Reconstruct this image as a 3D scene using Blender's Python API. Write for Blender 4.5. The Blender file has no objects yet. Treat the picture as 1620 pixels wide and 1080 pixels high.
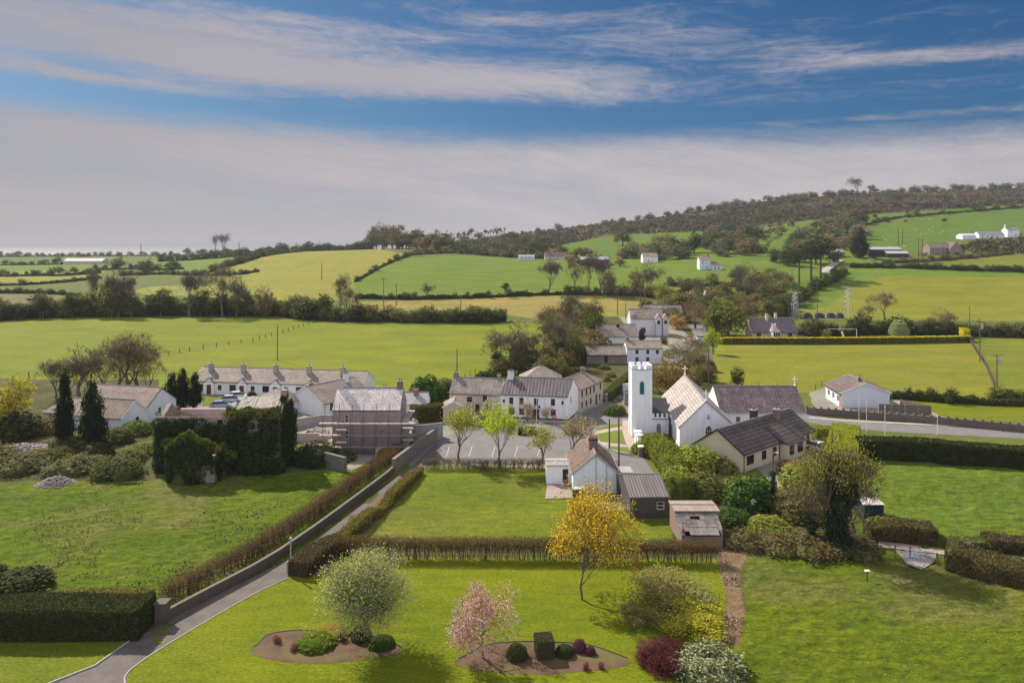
import bpy, math, random
import numpy as np
from mathutils import Vector
D_ = bpy.data
SC = bpy.context.scene
COL = SC.collection
R = math.radians

# ------------------------------------------------------------------ camera, sky, sun, exposure
HC, FP, HZ = 32.0, 1150.0, 388.0        # camera height (m), focal length and horizon row on a 1620 px wide picture
cam = D_.cameras.new('camera'); camo = D_.objects.new('camera', cam); COL.objects.link(camo)
camo.location = (0, 0, HC); camo.rotation_euler = (R(90), 0, 0)
cam.sensor_width = 36.0; cam.lens = 36.0 * FP / 1620.0
cam.shift_y = -(540.0 - HZ) / 1620.0
cam.clip_start = 0.5; cam.clip_end = 60000
SC.camera = camo
SC.render.resolution_x, SC.render.resolution_y = 1024, 682
SC.view_settings.view_transform = 'Standard'
SC.view_settings.look = 'None'
SC.view_settings.exposure = 0.50
SC.view_settings.gamma = 1.0
SC.cycles.use_denoising = True
SC.cycles.max_bounces = 5
SC.cycles.diffuse_bounces = 3
SC.cycles.transmission_bounces = 3
SC.cycles.transparent_max_bounces = 4
SC.cycles.volume_bounces = 0
SC.cycles.volume_max_steps = 64

SUN_AZ_X, SUN_AZ_Y, SUN_EL = -0.69, 0.724, R(41)     # towards the sun: ahead and left
sl = D_.lights.new('sun', 'SUN'); so = D_.objects.new('sun', sl); COL.objects.link(so)
sl.energy = 5.0; sl.angle = R(0.6); sl.color = (1.0, 0.92, 0.80)
to_sun = Vector((SUN_AZ_X * math.cos(SUN_EL), SUN_AZ_Y * math.cos(SUN_EL), math.sin(SUN_EL))).normalized()
so.rotation_euler = to_sun.to_track_quat('Z', 'Y').to_euler(); so.location = (-40, 40, 80)

class NT:
    """small helper for writing node trees"""
    def __init__(s, tree): s.t = tree; s.n = tree.nodes; s.l = tree.links
    def node(s, typ, **kw):
        n = s.n.new(typ)
        for k, v in kw.items(): setattr(n, k, v)
        return n
    def put(s, sock, v):
        if v is None: return
        if hasattr(v, 'is_linked') or hasattr(v, 'links'): s.l.new(v, sock)
        elif isinstance(v, (tuple, list)) and sock.type == 'RGBA' and len(v) == 3: sock.default_value = (*v, 1)
        else: sock.default_value = v
    def m(s, op, a, b=None, c=None, clamp=False):
        n = s.node('ShaderNodeMath', operation=op); n.use_clamp = clamp
        s.put(n.inputs[0], a); s.put(n.inputs[1], b); s.put(n.inputs[2], c); return n.outputs[0]
    def mix(s, fac, a, b, mode='MIX'):
        n = s.node('ShaderNodeMix', data_type='RGBA', blend_type=mode)
        s.put(n.inputs[0], fac); s.put(n.inputs[6], a); s.put(n.inputs[7], b); return n.outputs[2]
    def noise(s, vec, scale, detail=4, rough=0.55, dist=0.0, out=0):
        n = s.node('ShaderNodeTexNoise'); s.put(n.inputs['Vector'], vec)
        n.inputs['Scale'].default_value = scale; n.inputs['Detail'].default_value = detail
        n.inputs['Roughness'].default_value = rough; n.inputs['Distortion'].default_value = dist
        return n.outputs[out]
    def rng(s, v, a, b, c=0.0, d=1.0, smooth=False):
        n = s.node('ShaderNodeMapRange'); n.clamp = True
        if smooth: n.interpolation_type = 'SMOOTHSTEP'
        for i, x in enumerate((v, a, b, c, d)): s.put(n.inputs[i], x)
        return n.outputs[0]
    def xyz(s, vec):
        n = s.node('ShaderNodeSeparateXYZ'); s.put(n.inputs[0], vec); return n.outputs
    def comb(s, x, y, z):
        n = s.node('ShaderNodeCombineXYZ')
        for i, v in enumerate((x, y, z)): s.put(n.inputs[i], v)
        return n.outputs[0]
    def scale(s, vec, v3):
        n = s.node('ShaderNodeVectorMath', operation='MULTIPLY'); s.put(n.inputs[0], vec)
        n.inputs[1].default_value = v3; return n.outputs[0]

W_ = D_.worlds.new('World'); SC.world = W_; W_.use_nodes = True
t = NT(W_.node_tree); t.n.clear()
sky = t.node('ShaderNodeTexSky', sky_type='NISHITA')
sky.sun_disc = False; sky.sun_elevation = SUN_EL
sky.sun_rotation = math.atan2(SUN_AZ_X, SUN_AZ_Y)
sky.air_density = 1.0; sky.dust_density = 0.8; sky.ozone_density = 2.5
tc = t.node('ShaderNodeTexCoord')
dx, dy, dz = t.xyz(tc.outputs['Generated'])
az = t.m('ARCTAN2', dx, dy)
el = t.m('ARCSINE', dz)
# cirrus: several noises drawn out along the azimuth, bent by a slow warp
wv = t.noise(t.comb(t.m('MULTIPLY', az, 2.6), t.m('MULTIPLY', el, 7.0), 1.3), 1.0, 3, 0.5, 0.0, 1)
wx, wy, _ = t.xyz(wv)
azw = t.m('ADD', az, t.m('MULTIPLY', t.m('SUBTRACT', wx, 0.5), 0.22))
elw = t.m('ADD', t.m('ADD', el, t.m('MULTIPLY', az, 0.06)), t.m('MULTIPLY', t.m('SUBTRACT', wy, 0.5), 0.055))
n1 = t.noise(t.comb(t.m('MULTIPLY', azw, 2.4), t.m('MULTIPLY', elw, 15.0), 3.7), 1.0, 10, 0.62, 0.4)
n2 = t.noise(t.comb(t.m('MULTIPLY', azw, 8.0), t.m('MULTIPLY', elw, 70.0), 9.1), 1.0, 8, 0.68, 0.6)
n3 = t.noise(t.comb(t.m('MULTIPLY', azw, 26.0), t.m('MULTIPLY', elw, 95.0), 2.1), 1.0, 6, 0.7, 1.2)
nn = t.m('ADD', t.m('MULTIPLY', t.m('SUBTRACT', n1, 0.5), 1.7), t.m('ADD', t.m('MULTIPLY', t.m('SUBTRACT', n2, 0.5), 1.3), t.m('MULTIPLY', t.m('SUBTRACT', n3, 0.5), 0.9)))
def blob(cx, cy, sx, sy, tilt, amp):
    """soft bank of cloud: centre azimuth/elevation and extents in radians"""
    u = t.m('DIVIDE', t.m('SUBTRACT', az, cx), sx)
    v = t.m('DIVIDE', t.m('SUBTRACT', t.m('SUBTRACT', el, cy), t.m('MULTIPLY', t.m('SUBTRACT', az, cx), tilt)), sy)
    d = t.m('ADD', t.m('MULTIPLY', u, u), t.m('MULTIPLY', v, v))
    return t.m('MULTIPLY', t.m('POWER', 2.718, t.m('MULTIPLY', d, -1.0)), amp)
def S(px, py, wx, wy, tilt, amp): return blob(math.atan((px-810)/FP), math.atan((HZ-py)/FP)*0.95, wx/FP, wy/FP, tilt, amp)
cov = None
for b in [(60, 65, 480, 55, -0.06, 0.80), (430, 105, 420, 30, -0.06, 0.72), (800, 112, 330, 26, 0.0, 0.60), (120, 145, 260, 9, -0.06, 0.66), (640, 45, 380, 26, -0.02, 0.30),
          (800, 12, 200, 12, 0.0, 0.42), (1050, 50, 150, 30, 0.0, 0.45), (1285, 92, 90, 16, -0.10, 0.46), (1500, 115, 200, 12, -0.02, 0.52), (1180, 150, 260, 16, -0.04, 0.18), (1400, 198, 170, 6, -0.01, 0.45),
          (500, 6, 260, 12, -0.05, -0.5), (950, 170, 330, 14, -0.03, -0.3), (300, 172, 500, 10, -0.02, -0.35), (1250, 30, 330, 45, 0, -0.22)]:
    s_ = S(*b); cov = s_ if cov is None else t.m('ADD', cov, s_)
# low bank down to the horizon, its top edge sinking to the right
edge = t.m('ADD', t.m('MULTIPLY', az, -0.024), 0.150)
low = t.rng(t.m('ADD', t.m('SUBTRACT', el, edge), t.m('MULTIPLY', nn, -0.018)), -0.03, 0.018, 1.0, 0.0, True)
high_fill = t.rng(el, 0.42, 0.75, 0.0, 0.9, True)                   # unseen cloud overhead, added as fill light
rear_fill = t.rng(dy, 0.25, -0.25, 0.0, 1.0, True)                 # unseen bright cloud behind the viewer, added to lift the shaded walls
cov = t.m('ADD', cov, t.m('MAXIMUM', high_fill, t.m('MULTIPLY', rear_fill, 0.95)))
thin = t.rng(t.m('ADD', nn, cov), -0.05, 1.15, 0.0, 0.86, True)
cl = t.m('MAXIMUM', thin, t.m('MULTIPLY', low, t.rng(nn, -0.9, 0.2, 0.60, 0.95)))
cl = t.m('MAXIMUM', cl, t.m('MULTIPLY', t.rng(el, 0.02, 0.11, 1.0, 0.0, True), 0.95))
ccol = t.mix(t.rng(el, 0.0, 0.17, smooth=True), (4.1, 3.8, 3.82), (3.8, 3.48, 3.54))
ccol = t.mix(t.rng(az, -0.65, 0.0, 1.0, 0.0), ccol, t.mix(1.0, ccol, (0.80, 0.80, 0.80), 'MULTIPLY'))
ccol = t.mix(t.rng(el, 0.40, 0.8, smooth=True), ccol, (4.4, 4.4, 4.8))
ccol = t.mix(rear_fill, ccol, (7.0, 7.1, 7.9))
ccol = t.mix(1.0, ccol, t.mix(t.rng(n1, 0.3, 0.7), (0.86, 0.88, 0.95), (1.06, 1.04, 1.02)), 'MULTIPLY')
blue = t.mix(1.0, sky.outputs[0], t.mix(t.rng(az, -0.6, 0.6), (0.20, 0.31, 0.40), (0.03, 0.22, 0.38)), 'MULTIPLY')
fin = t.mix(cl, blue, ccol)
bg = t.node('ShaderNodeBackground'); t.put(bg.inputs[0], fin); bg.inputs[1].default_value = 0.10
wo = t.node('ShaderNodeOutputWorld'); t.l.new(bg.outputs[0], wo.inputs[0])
W_.cycles.sampling_method = 'MANUAL'; W_.cycles.sample_map_resolution = 512

# ------------------------------------------------------------------ ground positions
def W(px, py, z=0.0):
    """point of the village plain (or z above it) found on row py, column px of the survey picture"""
    Y = (HC - z) * FP / (py - HZ)
    return ((px - 810.0) * Y / FP, Y)

UC = np.array([-500, 0, 200, 400, 600, 800, 1000, 1200, 1400, 1620, 2120], float)
YK = np.array([200, 260, 330, 420, 520, 650, 800, 1000, 1300, 1700, 2200, 3000], float)
def zy(ys): return [0, 0] + [HC - Y * (y - HZ) / FP for Y, y in zip(YK[2:], ys)]
ZT = [None] * 11
ZT[1] = zy([497, 470, 452, 438, 427, 417, 410, 405, 402]) + [-30]
ZT[2] = zy([497, 468, 448, 434, 423, 415, 409, 405, 402]) + [-30]
ZT[3] = zy([496, 458, 432, 413, 403, 399]) + [15, 10, 2, -30]
ZT[4] = zy([490, 447, 416, 399, 393]) + [26, 22, 18, 10, -30]
ZT[5] = zy([490, 452, 425, 406, 392, 381, 371]) + [40, 28, -20]
ZT[6] = zy([490, 446, 416, 396, 379, 364, 350]) + [60, 40, 0]
ZT[7] = zy([490, 442, 407, 382, 357, 336, 318]) + [88, 60, 20]
ZT[8] = zy([489, 440, 402, 371, 341, 318, 303]) + [105, 80, 30]
ZT[9] = zy([489, 438, 400, 366, 336, 312, 298]) + [115, 90, 30]
ZT[0] = ZT[1]; ZT[10] = ZT[9]
ZT = np.array(ZT, float)
NL, NU = 240, 240
lg = np.linspace(math.log(200), math.log(3000), NL); ug = np.linspace(-500, 2120, NU)
tmp = np.array([np.interp(lg, np.log(YK), ZT[i]) for i in range(11)])
GZ = np.array([np.interp(ug, UC, tmp[:, j]) for j in range(NL)]).T
def blur(A, s, ax):
    k = np.exp(-0.5 * (np.arange(-3*s, 3*s+1) / s) ** 2); k /= k.sum()
    p = [(0, 0), (0, 0)]; p[ax] = (3*s, 3*s)
    return np.apply_along_axis(lambda v: np.convolve(v, k, 'valid'), ax, np.pad(A, p, mode='edge'))
GZ = blur(blur(GZ, 5, 0), 4, 1)
def zt(X, Y):
    X = np.asarray(X, float); Y = np.asarray(Y, float)
    u = 810 + FP * X / np.maximum(Y, 1)
    a = np.clip((u - ug[0]) / (ug[1] - ug[0]), 0, NU - 1.001); b = np.clip((np.log(np.maximum(Y, 200)) - lg[0]) / (lg[1] - lg[0]), 0, NL - 1.001)
    i = a.astype(int); j = b.astype(int); fa = a - i; fb = b - j
    z = GZ[i, j]*(1-fa)*(1-fb) + GZ[i+1, j]*fa*(1-fb) + GZ[i, j+1]*(1-fa)*fb + GZ[i+1, j+1]*fa*fb
    return np.where(Y < 235, 0.0, z)
_Ys = np.exp(np.linspace(math.log(40), math.log(2400), 1400))
def G(px, py):
    """first point of the terrain met on that row and column"""
    X = (px - 810) * _Ys / FP
    row = HZ + FP * (HC - zt(X, _Ys)) / _Ys
    k = np.argmax(row <= py)
    if row[k] > py: k = int(np.argmin(row))
    if k > 0:
        f = (row[k-1] - py) / max(1e-6, row[k-1] - row[k]); Y = _Ys[k-1] + min(1, f) * (_Ys[k] - _Ys[k-1])
    else: Y = _Ys[0]
    X = (px - 810) * Y / FP
    return (X, float(Y), float(zt(X, Y)))

# value noise for mesh work
_rt = np.random.default_rng(5).random(65536)
def vnoise(x, y, s):
    x = np.asarray(x) / s + 1000; y = np.asarray(y) / s + 1000
    i = np.floor(x).astype(np.int64); j = np.floor(y).astype(np.int64); fx = x - i; fy = y - j
    fx = fx*fx*(3-2*fx); fy = fy*fy*(3-2*fy)
    h = lambda a, b: _rt[(a * 7919 + b * 104729 + (a*b) % 911) & 65535]
    return h(i, j)*(1-fx)*(1-fy) + h(i+1, j)*fx*(1-fy) + h(i, j+1)*(1-fx)*fy + h(i+1, j+1)*fx*fy

# ------------------------------------------------------------------ meshes and objects
def np_mesh(name, verts, faces, mats=(), mi=None, smooth=False):
    """faces: (N,k) array, or a list of arrays of different k"""
    fl = faces if isinstance(faces, list) else [faces]
    fl = [np.asarray(f, np.int32) for f in fl if len(f)]
    me = D_.meshes.new(name); verts = np.asarray(verts, np.float32)
    me.vertices.add(len(verts)); me.vertices.foreach_set('co', verts.ravel())
    nl = sum(f.size for f in fl); npol = sum(len(f) for f in fl)
    me.loops.add(nl); me.loops.foreach_set('vertex_index', np.concatenate([f.ravel() for f in fl]))
    tot = np.concatenate([np.full(len(f), f.shape[1], np.int32) for f in fl])
    st = np.concatenate([[0], np.cumsum(tot)[:-1]]).astype(np.int32)
    me.polygons.add(npol); me.polygons.foreach_set('loop_start', st); me.polygons.foreach_set('loop_total', tot)
    for m_ in mats: me.materials.append(m_)
    if mi is not None: me.polygons.foreach_set('material_index', np.asarray(mi, np.int32))
    if smooth: me.polygons.foreach_set('use_smooth', np.ones(npol, bool))
    me.update(calc_edges=True); return me
def link(name, data, parent=None, loc=None, rz=None, color=None):
    o = D_.objects.new(name, data); COL.objects.link(o)
    if parent is not None: o.parent = parent
    if loc is not None: o.location = loc if len(loc) == 3 else (*loc, 0)
    if rz is not None: o.rotation_euler = (0, 0, rz)
    if color is not None: o.color = (*color, 1)
    return o
def tag(o, label=None, cat=None, group=None, kind=None):
    for k, v in (('label', label), ('category', cat), ('group', group), ('kind', kind)):
        if v: o[k] = v
    return o
def empty(name, loc, rz=0, **kw):
    o = link(name, None, None, loc, rz); o.empty_display_size = 0.5; return tag(o, **kw)

class MB:
    """collects faces for one mesh"""
    def __init__(s, f=None): s.v = []; s.f = []; s.mi = []; s.map = f
    def add(s, vs, fs, mi=0):
        o = len(s.v); s.v += [tuple(s.map(*v)) if s.map else tuple(v) for v in vs]
        for q in fs: s.f.append([o + i for i in q]); s.mi.append(mi)
        return s
    def box(s, x0, x1, y0, y1, z0, z1, mi=0):
        v = [(x, y, z) for z in (z0, z1) for y in (y0, y1) for x in (x0, x1)]
        return s.add(v, [(0,2,3,1), (4,5,7,6), (0,1,5,4), (2,6,7,3), (0,4,6,2), (1,3,7,5)], mi)
    def hexa(s, b, tp, mi=0):
        """bottom four and top four points, both counter-clockwise"""
        return s.add(list(b) + list(tp), [(3,2,1,0), (4,5,6,7), (0,1,5,4), (1,2,6,5), (2,3,7,6), (3,0,4,7)], mi)
    def tube(s, p, q, r, r2=None, n=8, mi=0, caps=True):
        r2 = r if r2 is None else r2
        p = Vector(p); q = Vector(q); d = (q - p).normalized()
        a = d.cross(Vector((0, 0, 1)) if abs(d.z) < 0.9 else Vector((1, 0, 0))).normalized(); b = d.cross(a)
        vs = [tuple(c + (a*math.cos(2*math.pi*k/n) + b*math.sin(2*math.pi*k/n))*rr) for c, rr in ((p, r), (q, r2)) for k in range(n)]
        fs = [(k, (k+1) % n, n + (k+1) % n, n + k) for k in range(n)]
        if caps: fs += [tuple(range(n))[::-1], tuple(range(n, 2*n))]
        return s.add(vs, fs, mi)
    def prism(s, pts, z0, z1, mi=0):
        n = len(pts)
        return s.add([(*p, z0) for p in pts] + [(*p, z1) for p in pts],
                     [tuple(range(n))[::-1], tuple(range(n, 2*n))] + [(k, (k+1) % n, n + (k+1) % n, n + k) for k in range(n)], mi)
    def build(s, name, mats, parent=None, loc=None, rz=None, smooth=False, color=None):
        me = D_.meshes.new(name); me.from_pydata(s.v, [], s.f)
        mats = mats if isinstance(mats, (list, tuple)) else [mats]
        for m_ in mats: me.materials.append(m_)
        if len(mats) > 1: me.polygons.foreach_set('material_index', s.mi)
        if smooth: me.polygons.foreach_set('use_smooth', [True]*len(s.f))
        me.validate(); me.update()
        return link(name, me, parent, loc, rz, color)
# ------------------------------------------------------------------ materials
_mc = {}
def mat(key, fn):
    if key in _mc: return _mc[key]
    m_ = D_.materials.new(str(key[0]) if isinstance(key, tuple) else key); m_.use_nodes = True
    t = NT(m_.node_tree); t.n.clear()
    out = t.node('ShaderNodeOutputMaterial'); b = t.node('ShaderNodeBsdfPrincipled'); t.l.new(b.outputs[0], out.inputs[0])
    b.inputs['Roughness'].default_value = 0.85; b.inputs['Specular IOR Level'].default_value = 0.25
    fn(t, b, out); _mc[key] = m_; return m_
def objco(t): return t.node('ShaderNodeTexCoord').outputs['Object']
def bump(t, b, h, strength=0.4, dist=0.05):
    n = t.node('ShaderNodeBump'); n.inputs['Strength'].default_value = strength; n.inputs['Distance'].default_value = dist
    t.put(n.inputs['Height'], h); t.l.new(n.outputs[0], b.inputs['Normal'])
def plain(c, rough=0.7, spec=0.3, var=0.15, metal=0.0, name='paint'):
    def f(t, b, o):
        n = t.noise(objco(t), 1.7, 5, 0.6)
        t.put(b.inputs['Base Color'], t.mix(t.rng(n, 0.3, 0.7), tuple(x*(1-var) for x in c), tuple(min(1, x*(1+var)) for x in c)))
        b.inputs['Roughness'].default_value = rough; b.inputs['Specular IOR Level'].default_value = spec; b.inputs['Metallic'].default_value = metal
    return mat((name, c, rough, var, metal), f)
def render_wall(c, stain=(0.35, 0.34, 0.31), amt=0.5):
    """painted or plain render with rain streaks and a grubby foot"""
    def f(t, b, o):
        co = objco(t); x, y, z = t.xyz(co)
        st = t.noise(t.comb(t.m('MULTIPLY', t.m('ADD', x, y), 1.6), t.m('MULTIPLY', y, 0.6), t.m('MULTIPLY', z, 0.22)), 1.0, 6, 0.65)
        bl = t.noise(co, 0.5, 4, 0.6)
        foot = t.rng(z, 0.0, 0.9, 0.5, 0.0)
        k = t.m('ADD', t.m('MULTIPLY', t.rng(st, 0.45, 0.75), 0.55), t.m('ADD', t.m('MULTIPLY', t.rng(bl, 0.5, 0.8), 0.35), foot), clamp=True)
        t.put(b.inputs['Base Color'], t.mix(t.m('MULTIPLY', k, amt), c, stain))
        bump(t, b, t.noise(co, 22, 3), 0.25, 0.02)
    return mat(('render', c, stain, amt), f)
def stone(c1=(0.27, 0.24, 0.22), c2=(0.16, 0.14, 0.135), mortar=(0.33, 0.31, 0.28), sc=2.2):
    def f(t, b, o):
        co = objco(t); x, y, z = t.xyz(co)
        v = t.node('ShaderNodeTexVoronoi'); v.feature = 'F1'
        w = t.comb(x, y, t.m('MULTIPLY', z, 1.9)); t.put(v.inputs['Vector'], w); v.inputs['Scale'].default_value = sc
        e = t.node('ShaderNodeTexVoronoi'); e.feature = 'DISTANCE_TO_EDGE'; t.put(e.inputs['Vector'], w); e.inputs['Scale'].default_value = sc
        cc = t.mix(t.xyz(v.outputs['Color'])[0], c2, c1)
        cc = t.mix(t.rng(t.noise(co, 0.7, 5), 0.4, 0.75), cc, tuple((a*0.6 + d*0.25) for a, d in zip(c1, mortar)))
        t.put(b.inputs['Base Color'], t.mix(t.rng(e.outputs[0], 0.0, 0.09), mortar, cc))
        bump(t, b, t.rng(e.outputs[0], 0.0, 0.12), 0.8, 0.05)
    return mat(('stone', c1, c2, mortar, sc), f)
def brickm(c1=(0.30, 0.10, 0.06), c2=(0.20, 0.07, 0.05), mortar=(0.30, 0.27, 0.24), w=0.23, h=0.075):
    def f(t, b, o):
        x, y, z = t.xyz(objco(t)); n = t.node('ShaderNodeTexBrick'); t.put(n.inputs['Vector'], t.comb(t.m('ADD', x, y), z, 0))
        n.inputs['Scale'].default_value = 1; n.inputs['Brick Width'].default_value = w; n.inputs['Row Height'].default_value = h; n.inputs['Mortar Size'].default_value = 0.012
        for k, c in (('Color1', c1), ('Color2', c2), ('Mortar', mortar)): t.put(n.inputs[k], c)
        t.put(b.inputs['Base Color'], n.outputs['Color'])
    return mat(('brick', c1, c2, w, h), f)
def roofm(c1, c2, axis='a', row=0.34, wid=0.35, moss=0.25, mossc=(0.20, 0.19, 0.09), gap=0.05, lines=0.55):
    """courses of tiles or slates; axis a: ridge along local x, b: ridge along local y"""
    def f(t, b, o):
        co = objco(t); x, y, z = t.xyz(co); u = x if axis == 'a' else y
        n = t.node('ShaderNodeTexBrick'); t.put(n.inputs['Vector'], t.comb(u, t.m('MULTIPLY', z, 1.7), 0))
        n.inputs['Scale'].default_value = 1; n.inputs['Brick Width'].default_value = wid; n.inputs['Row Height'].default_value = row
        n.inputs['Mortar Size'].default_value = gap * row; n.inputs['Bias'].default_value = 0.0
        dk = tuple(v*lines for v in c2)
        for k, c in (('Color1', c1), ('Color2', c2), ('Mortar', dk)): t.put(n.inputs[k], c)
        saw = t.m('FRACT', t.m('DIVIDE', t.m('MULTIPLY', z, 1.7), row))
        cc = t.mix(t.rng(saw, 0.0, 0.55, 0.8, 0.0), n.outputs['Color'], dk)
        rn = t.noise(t.comb(0, t.m('SNAP', t.m('MULTIPLY', z, 1.7), row), 0), 9.0, 0); cc = t.mix(1.0, cc, t.mix(rn, (0.75,)*3, (1.25,)*3), 'MULTIPLY')
        st = t.noise(t.comb(t.m('MULTIPLY', u, 2.2), t.m('MULTIPLY', z, 0.25), 0), 1.0, 5, 0.7); cc = t.mix(t.m('MULTIPLY', t.rng(st, 0.5, 0.7), 0.35), cc, dk)
        big = t.noise(t.comb(t.m('MULTIPLY', u, 1.0), t.m('MULTIPLY', z, 0.5), 0), 0.9, 7, 0.68)
        cc = t.mix(t.m('MULTIPLY', t.rng(big, 0.45, 0.72), moss), cc, mossc)
        fine = t.noise(co, 3.3, 4, 0.7)
        cc = t.mix(1.0, cc, t.mix(t.rng(fine, 0.33, 0.67), (0.62, 0.62, 0.62), (1.35, 1.33, 1.3)), 'MULTIPLY')
        cc = t.mix(1.0, cc, t.mix(t.rng(t.noise(co, 0.55, 5, .6), 0.35, 0.65), (0.82, 0.82, 0.84), (1.14, 1.13, 1.1)), 'MULTIPLY')
        t.put(b.inputs['Base Color'], cc); b.inputs['Roughness'].default_value = 0.75
        bump(t, b, saw, 0.5, 0.04)
    return mat(('roof', c1, c2, axis, row, wid, moss, gap), f)
def corrug(c1, c2, axis='a', pitch=0.35, rust=None, amt=0.5):
    def f(t, b, o):
        co = objco(t); x, y, z = t.xyz(co); u = x if axis == 'a' else y
        s_ = t.m('SINE', t.m('MULTIPLY', u, 2*math.pi/pitch)); s1 = t.rng(s_, -1, 1)
        sh = t.noise(t.comb(t.m('SNAP', u, pitch*3), t.m('SNAP', z, 0.9), 0), 3.0, 1)
        st = t.noise(t.comb(t.m('MULTIPLY', u, 4), t.m('MULTIPLY', z, 0.5), 0), 1.0, 6, 0.7)
        cc = t.mix(t.rng(st, 0.35, 0.65), c1, c2)
        cc = t.mix(t.m('MULTIPLY', t.rng(s1, 0.0, 0.5, 1.0, 0.0), 0.5), cc, tuple(v*0.55 for v in c2))
        if rust: cc = t.mix(t.m('MULTIPLY', t.rng(t.noise(co, 0.8, 6, 0.7), 0.45, 0.65), amt), cc, rust)
        t.put(b.inputs['Base Color'], cc); bump(t, b, s1, 0.6, 0.06)
    return mat(('corr', c1, c2, axis, pitch, rust), f)
def glassm(c=(0.02, 0.025, 0.03)):
    def f(t, b, o):
        b.inputs['Base Color'].default_value = (*c, 1); b.inputs['Roughness'].default_value = 0.08; b.inputs['Specular IOR Level'].default_value = 0.6
    return mat(('glass', c), f)
def leafm(name='leaf', trans=0.35, var=0.45, hue2=None, hfac=0.35, nscale=0.35):
    """leaf colour = the object's own colour, varied leaf by leaf and in soft patches"""
    def f(t, b, out):
        oi = t.node('ShaderNodeObjectInfo'); ge = t.node('ShaderNodeNewGeometry')
        ri = ge.outputs['Random Per Island']
        c = t.mix(1.0, oi.outputs['Color'], t.mix(ri, (1-var,)*3, (1+var,)*3), 'MULTIPLY')
        c = t.mix(t.m('MULTIPLY', t.rng(t.noise(ge.outputs['Position'], nscale, 3), 0.45, 0.65), 0.45), c, t.mix(1.0, oi.outputs['Color'], (1.25, 1.0, 0.75), 'MULTIPLY'))
        if hue2: c = t.mix(t.m('GREATER_THAN', t.m('FRACT', t.m('MULTIPLY', ri, 7.31)), 1-hfac), c, hue2)
        t.put(b.inputs['Base Color'], c); b.inputs['Roughness'].default_value = 0.75; b.inputs['Specular IOR Level'].default_value = 0.06
        tr = t.node('ShaderNodeBsdfTranslucent'); t.put(tr.inputs[0], t.mix(1.0, c, (1.15, 1.2, 0.6), 'MULTIPLY'))
        mx = t.node('ShaderNodeMixShader'); mx.inputs[0].default_value = trans
        t.l.new(b.outputs[0], mx.inputs[1]); t.l.new(tr.outputs[0], mx.inputs[2]); t.l.new(mx.outputs[0], out.inputs[0])
    return mat((name, trans, var, hue2, hfac), f)
def barkm(c=(0.15, 0.125, 0.10)):
    def f(t, b, o):
        n = t.noise(t.scale(objco(t), (1, 1, 0.3)), 14, 5, 0.65)
        t.put(b.inputs['Base Color'], t.mix(t.rng(n, 0.3, 0.7), tuple(v*0.6 for v in c), tuple(v*1.4 for v in c)))
    return mat(('bark', c), f)
def groundm(c1, c2, sc=0.8, fine=14, bs=0.3, c3=None, name='earth'):
    def f(t, b, o):
        co = objco(t); n = t.noise(co, sc, 6, 0.65); g = t.noise(co, fine, 4, 0.7)
        cc = t.mix(t.rng(n, 0.35, 0.65), c1, c2)
        if c3: cc = t.mix(t.rng(t.noise(co, sc*0.31, 3), 0.5, 0.62), cc, c3)
        cc = t.mix(1.0, cc, t.mix(t.rng(g, 0.3, 0.7), (0.72,)*3, (1.28,)*3), 'MULTIPLY')
        t.put(b.inputs['Base Color'], cc); b.inputs['Roughness'].default_value = 0.9; bump(t, b, g, bs, 0.05)
    return mat((name, c1, c2, sc), f)
LEAF = leafm()
BARK = barkm()
GLASS = glassm()
WHITE = plain((0.78, 0.78, 0.76), 0.5, name='white_paint')
DARK = plain((0.03, 0.028, 0.028), 0.6, name='dark_paint')
GREY = plain((0.32, 0.32, 0.31), 0.6, name='grey_paint')
METAL = plain((0.42, 0.43, 0.44), 0.45, metal=0.4, name='galvanised')
WOODP = plain((0.14, 0.10, 0.065), 0.8, var=0.35, name='pole_wood')
CONC = render_wall((0.36, 0.34, 0.31), (0.18, 0.17, 0.15), 0.7)
# ------------------------------------------------------------------ the ground: one sheet, fields by colour of their grass
def inpoly(px, py, poly):
    ins = np.zeros(px.shape, bool); n = len(poly)
    for i in range(n):
        x1, y1 = poly[i]; x2, y2 = poly[(i+1) % n]
        if y1 == y2: continue
        c = ((y1 > py) != (y2 > py)) & (px < (x2-x1)*(py-y1)/(y2-y1) + x1); ins ^= c
    return ins
GR = dict(lawn=(0.122, 0.152, 0.005), lawn2=(0.118, 0.148, 0.010), past=(0.086, 0.130, 0.005), vivid=(0.150, 0.180, 0.014), vivid2=(0.142, 0.175, 0.014), yel=(0.20, 0.20, 0.035),
          green=(0.110, 0.165, 0.022), tan=(0.23, 0.195, 0.06), brown=(0.15, 0.13, 0.065), olive=(0.170, 0.180, 0.022), olive2=(0.14, 0.165, 0.02), hill=(0.085, 0.145, 0.022),
          scrub=(0.085, 0.075, 0.035), far=(0.10, 0.125, 0.03), waste=(0.075, 0.075, 0.028), rough=(0.098, 0.145, 0.016), dark=(0.092, 0.128, 0.006), litter=(0.17, 0.115, 0.075),
          yard=(0.26, 0.245, 0.215), grav=(0.30, 0.27, 0.22), hedge=(0.05, 0.06, 0.018), gard=(0.12, 0.14, 0.03), paddock=(0.118, 0.15, 0.012))
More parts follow.
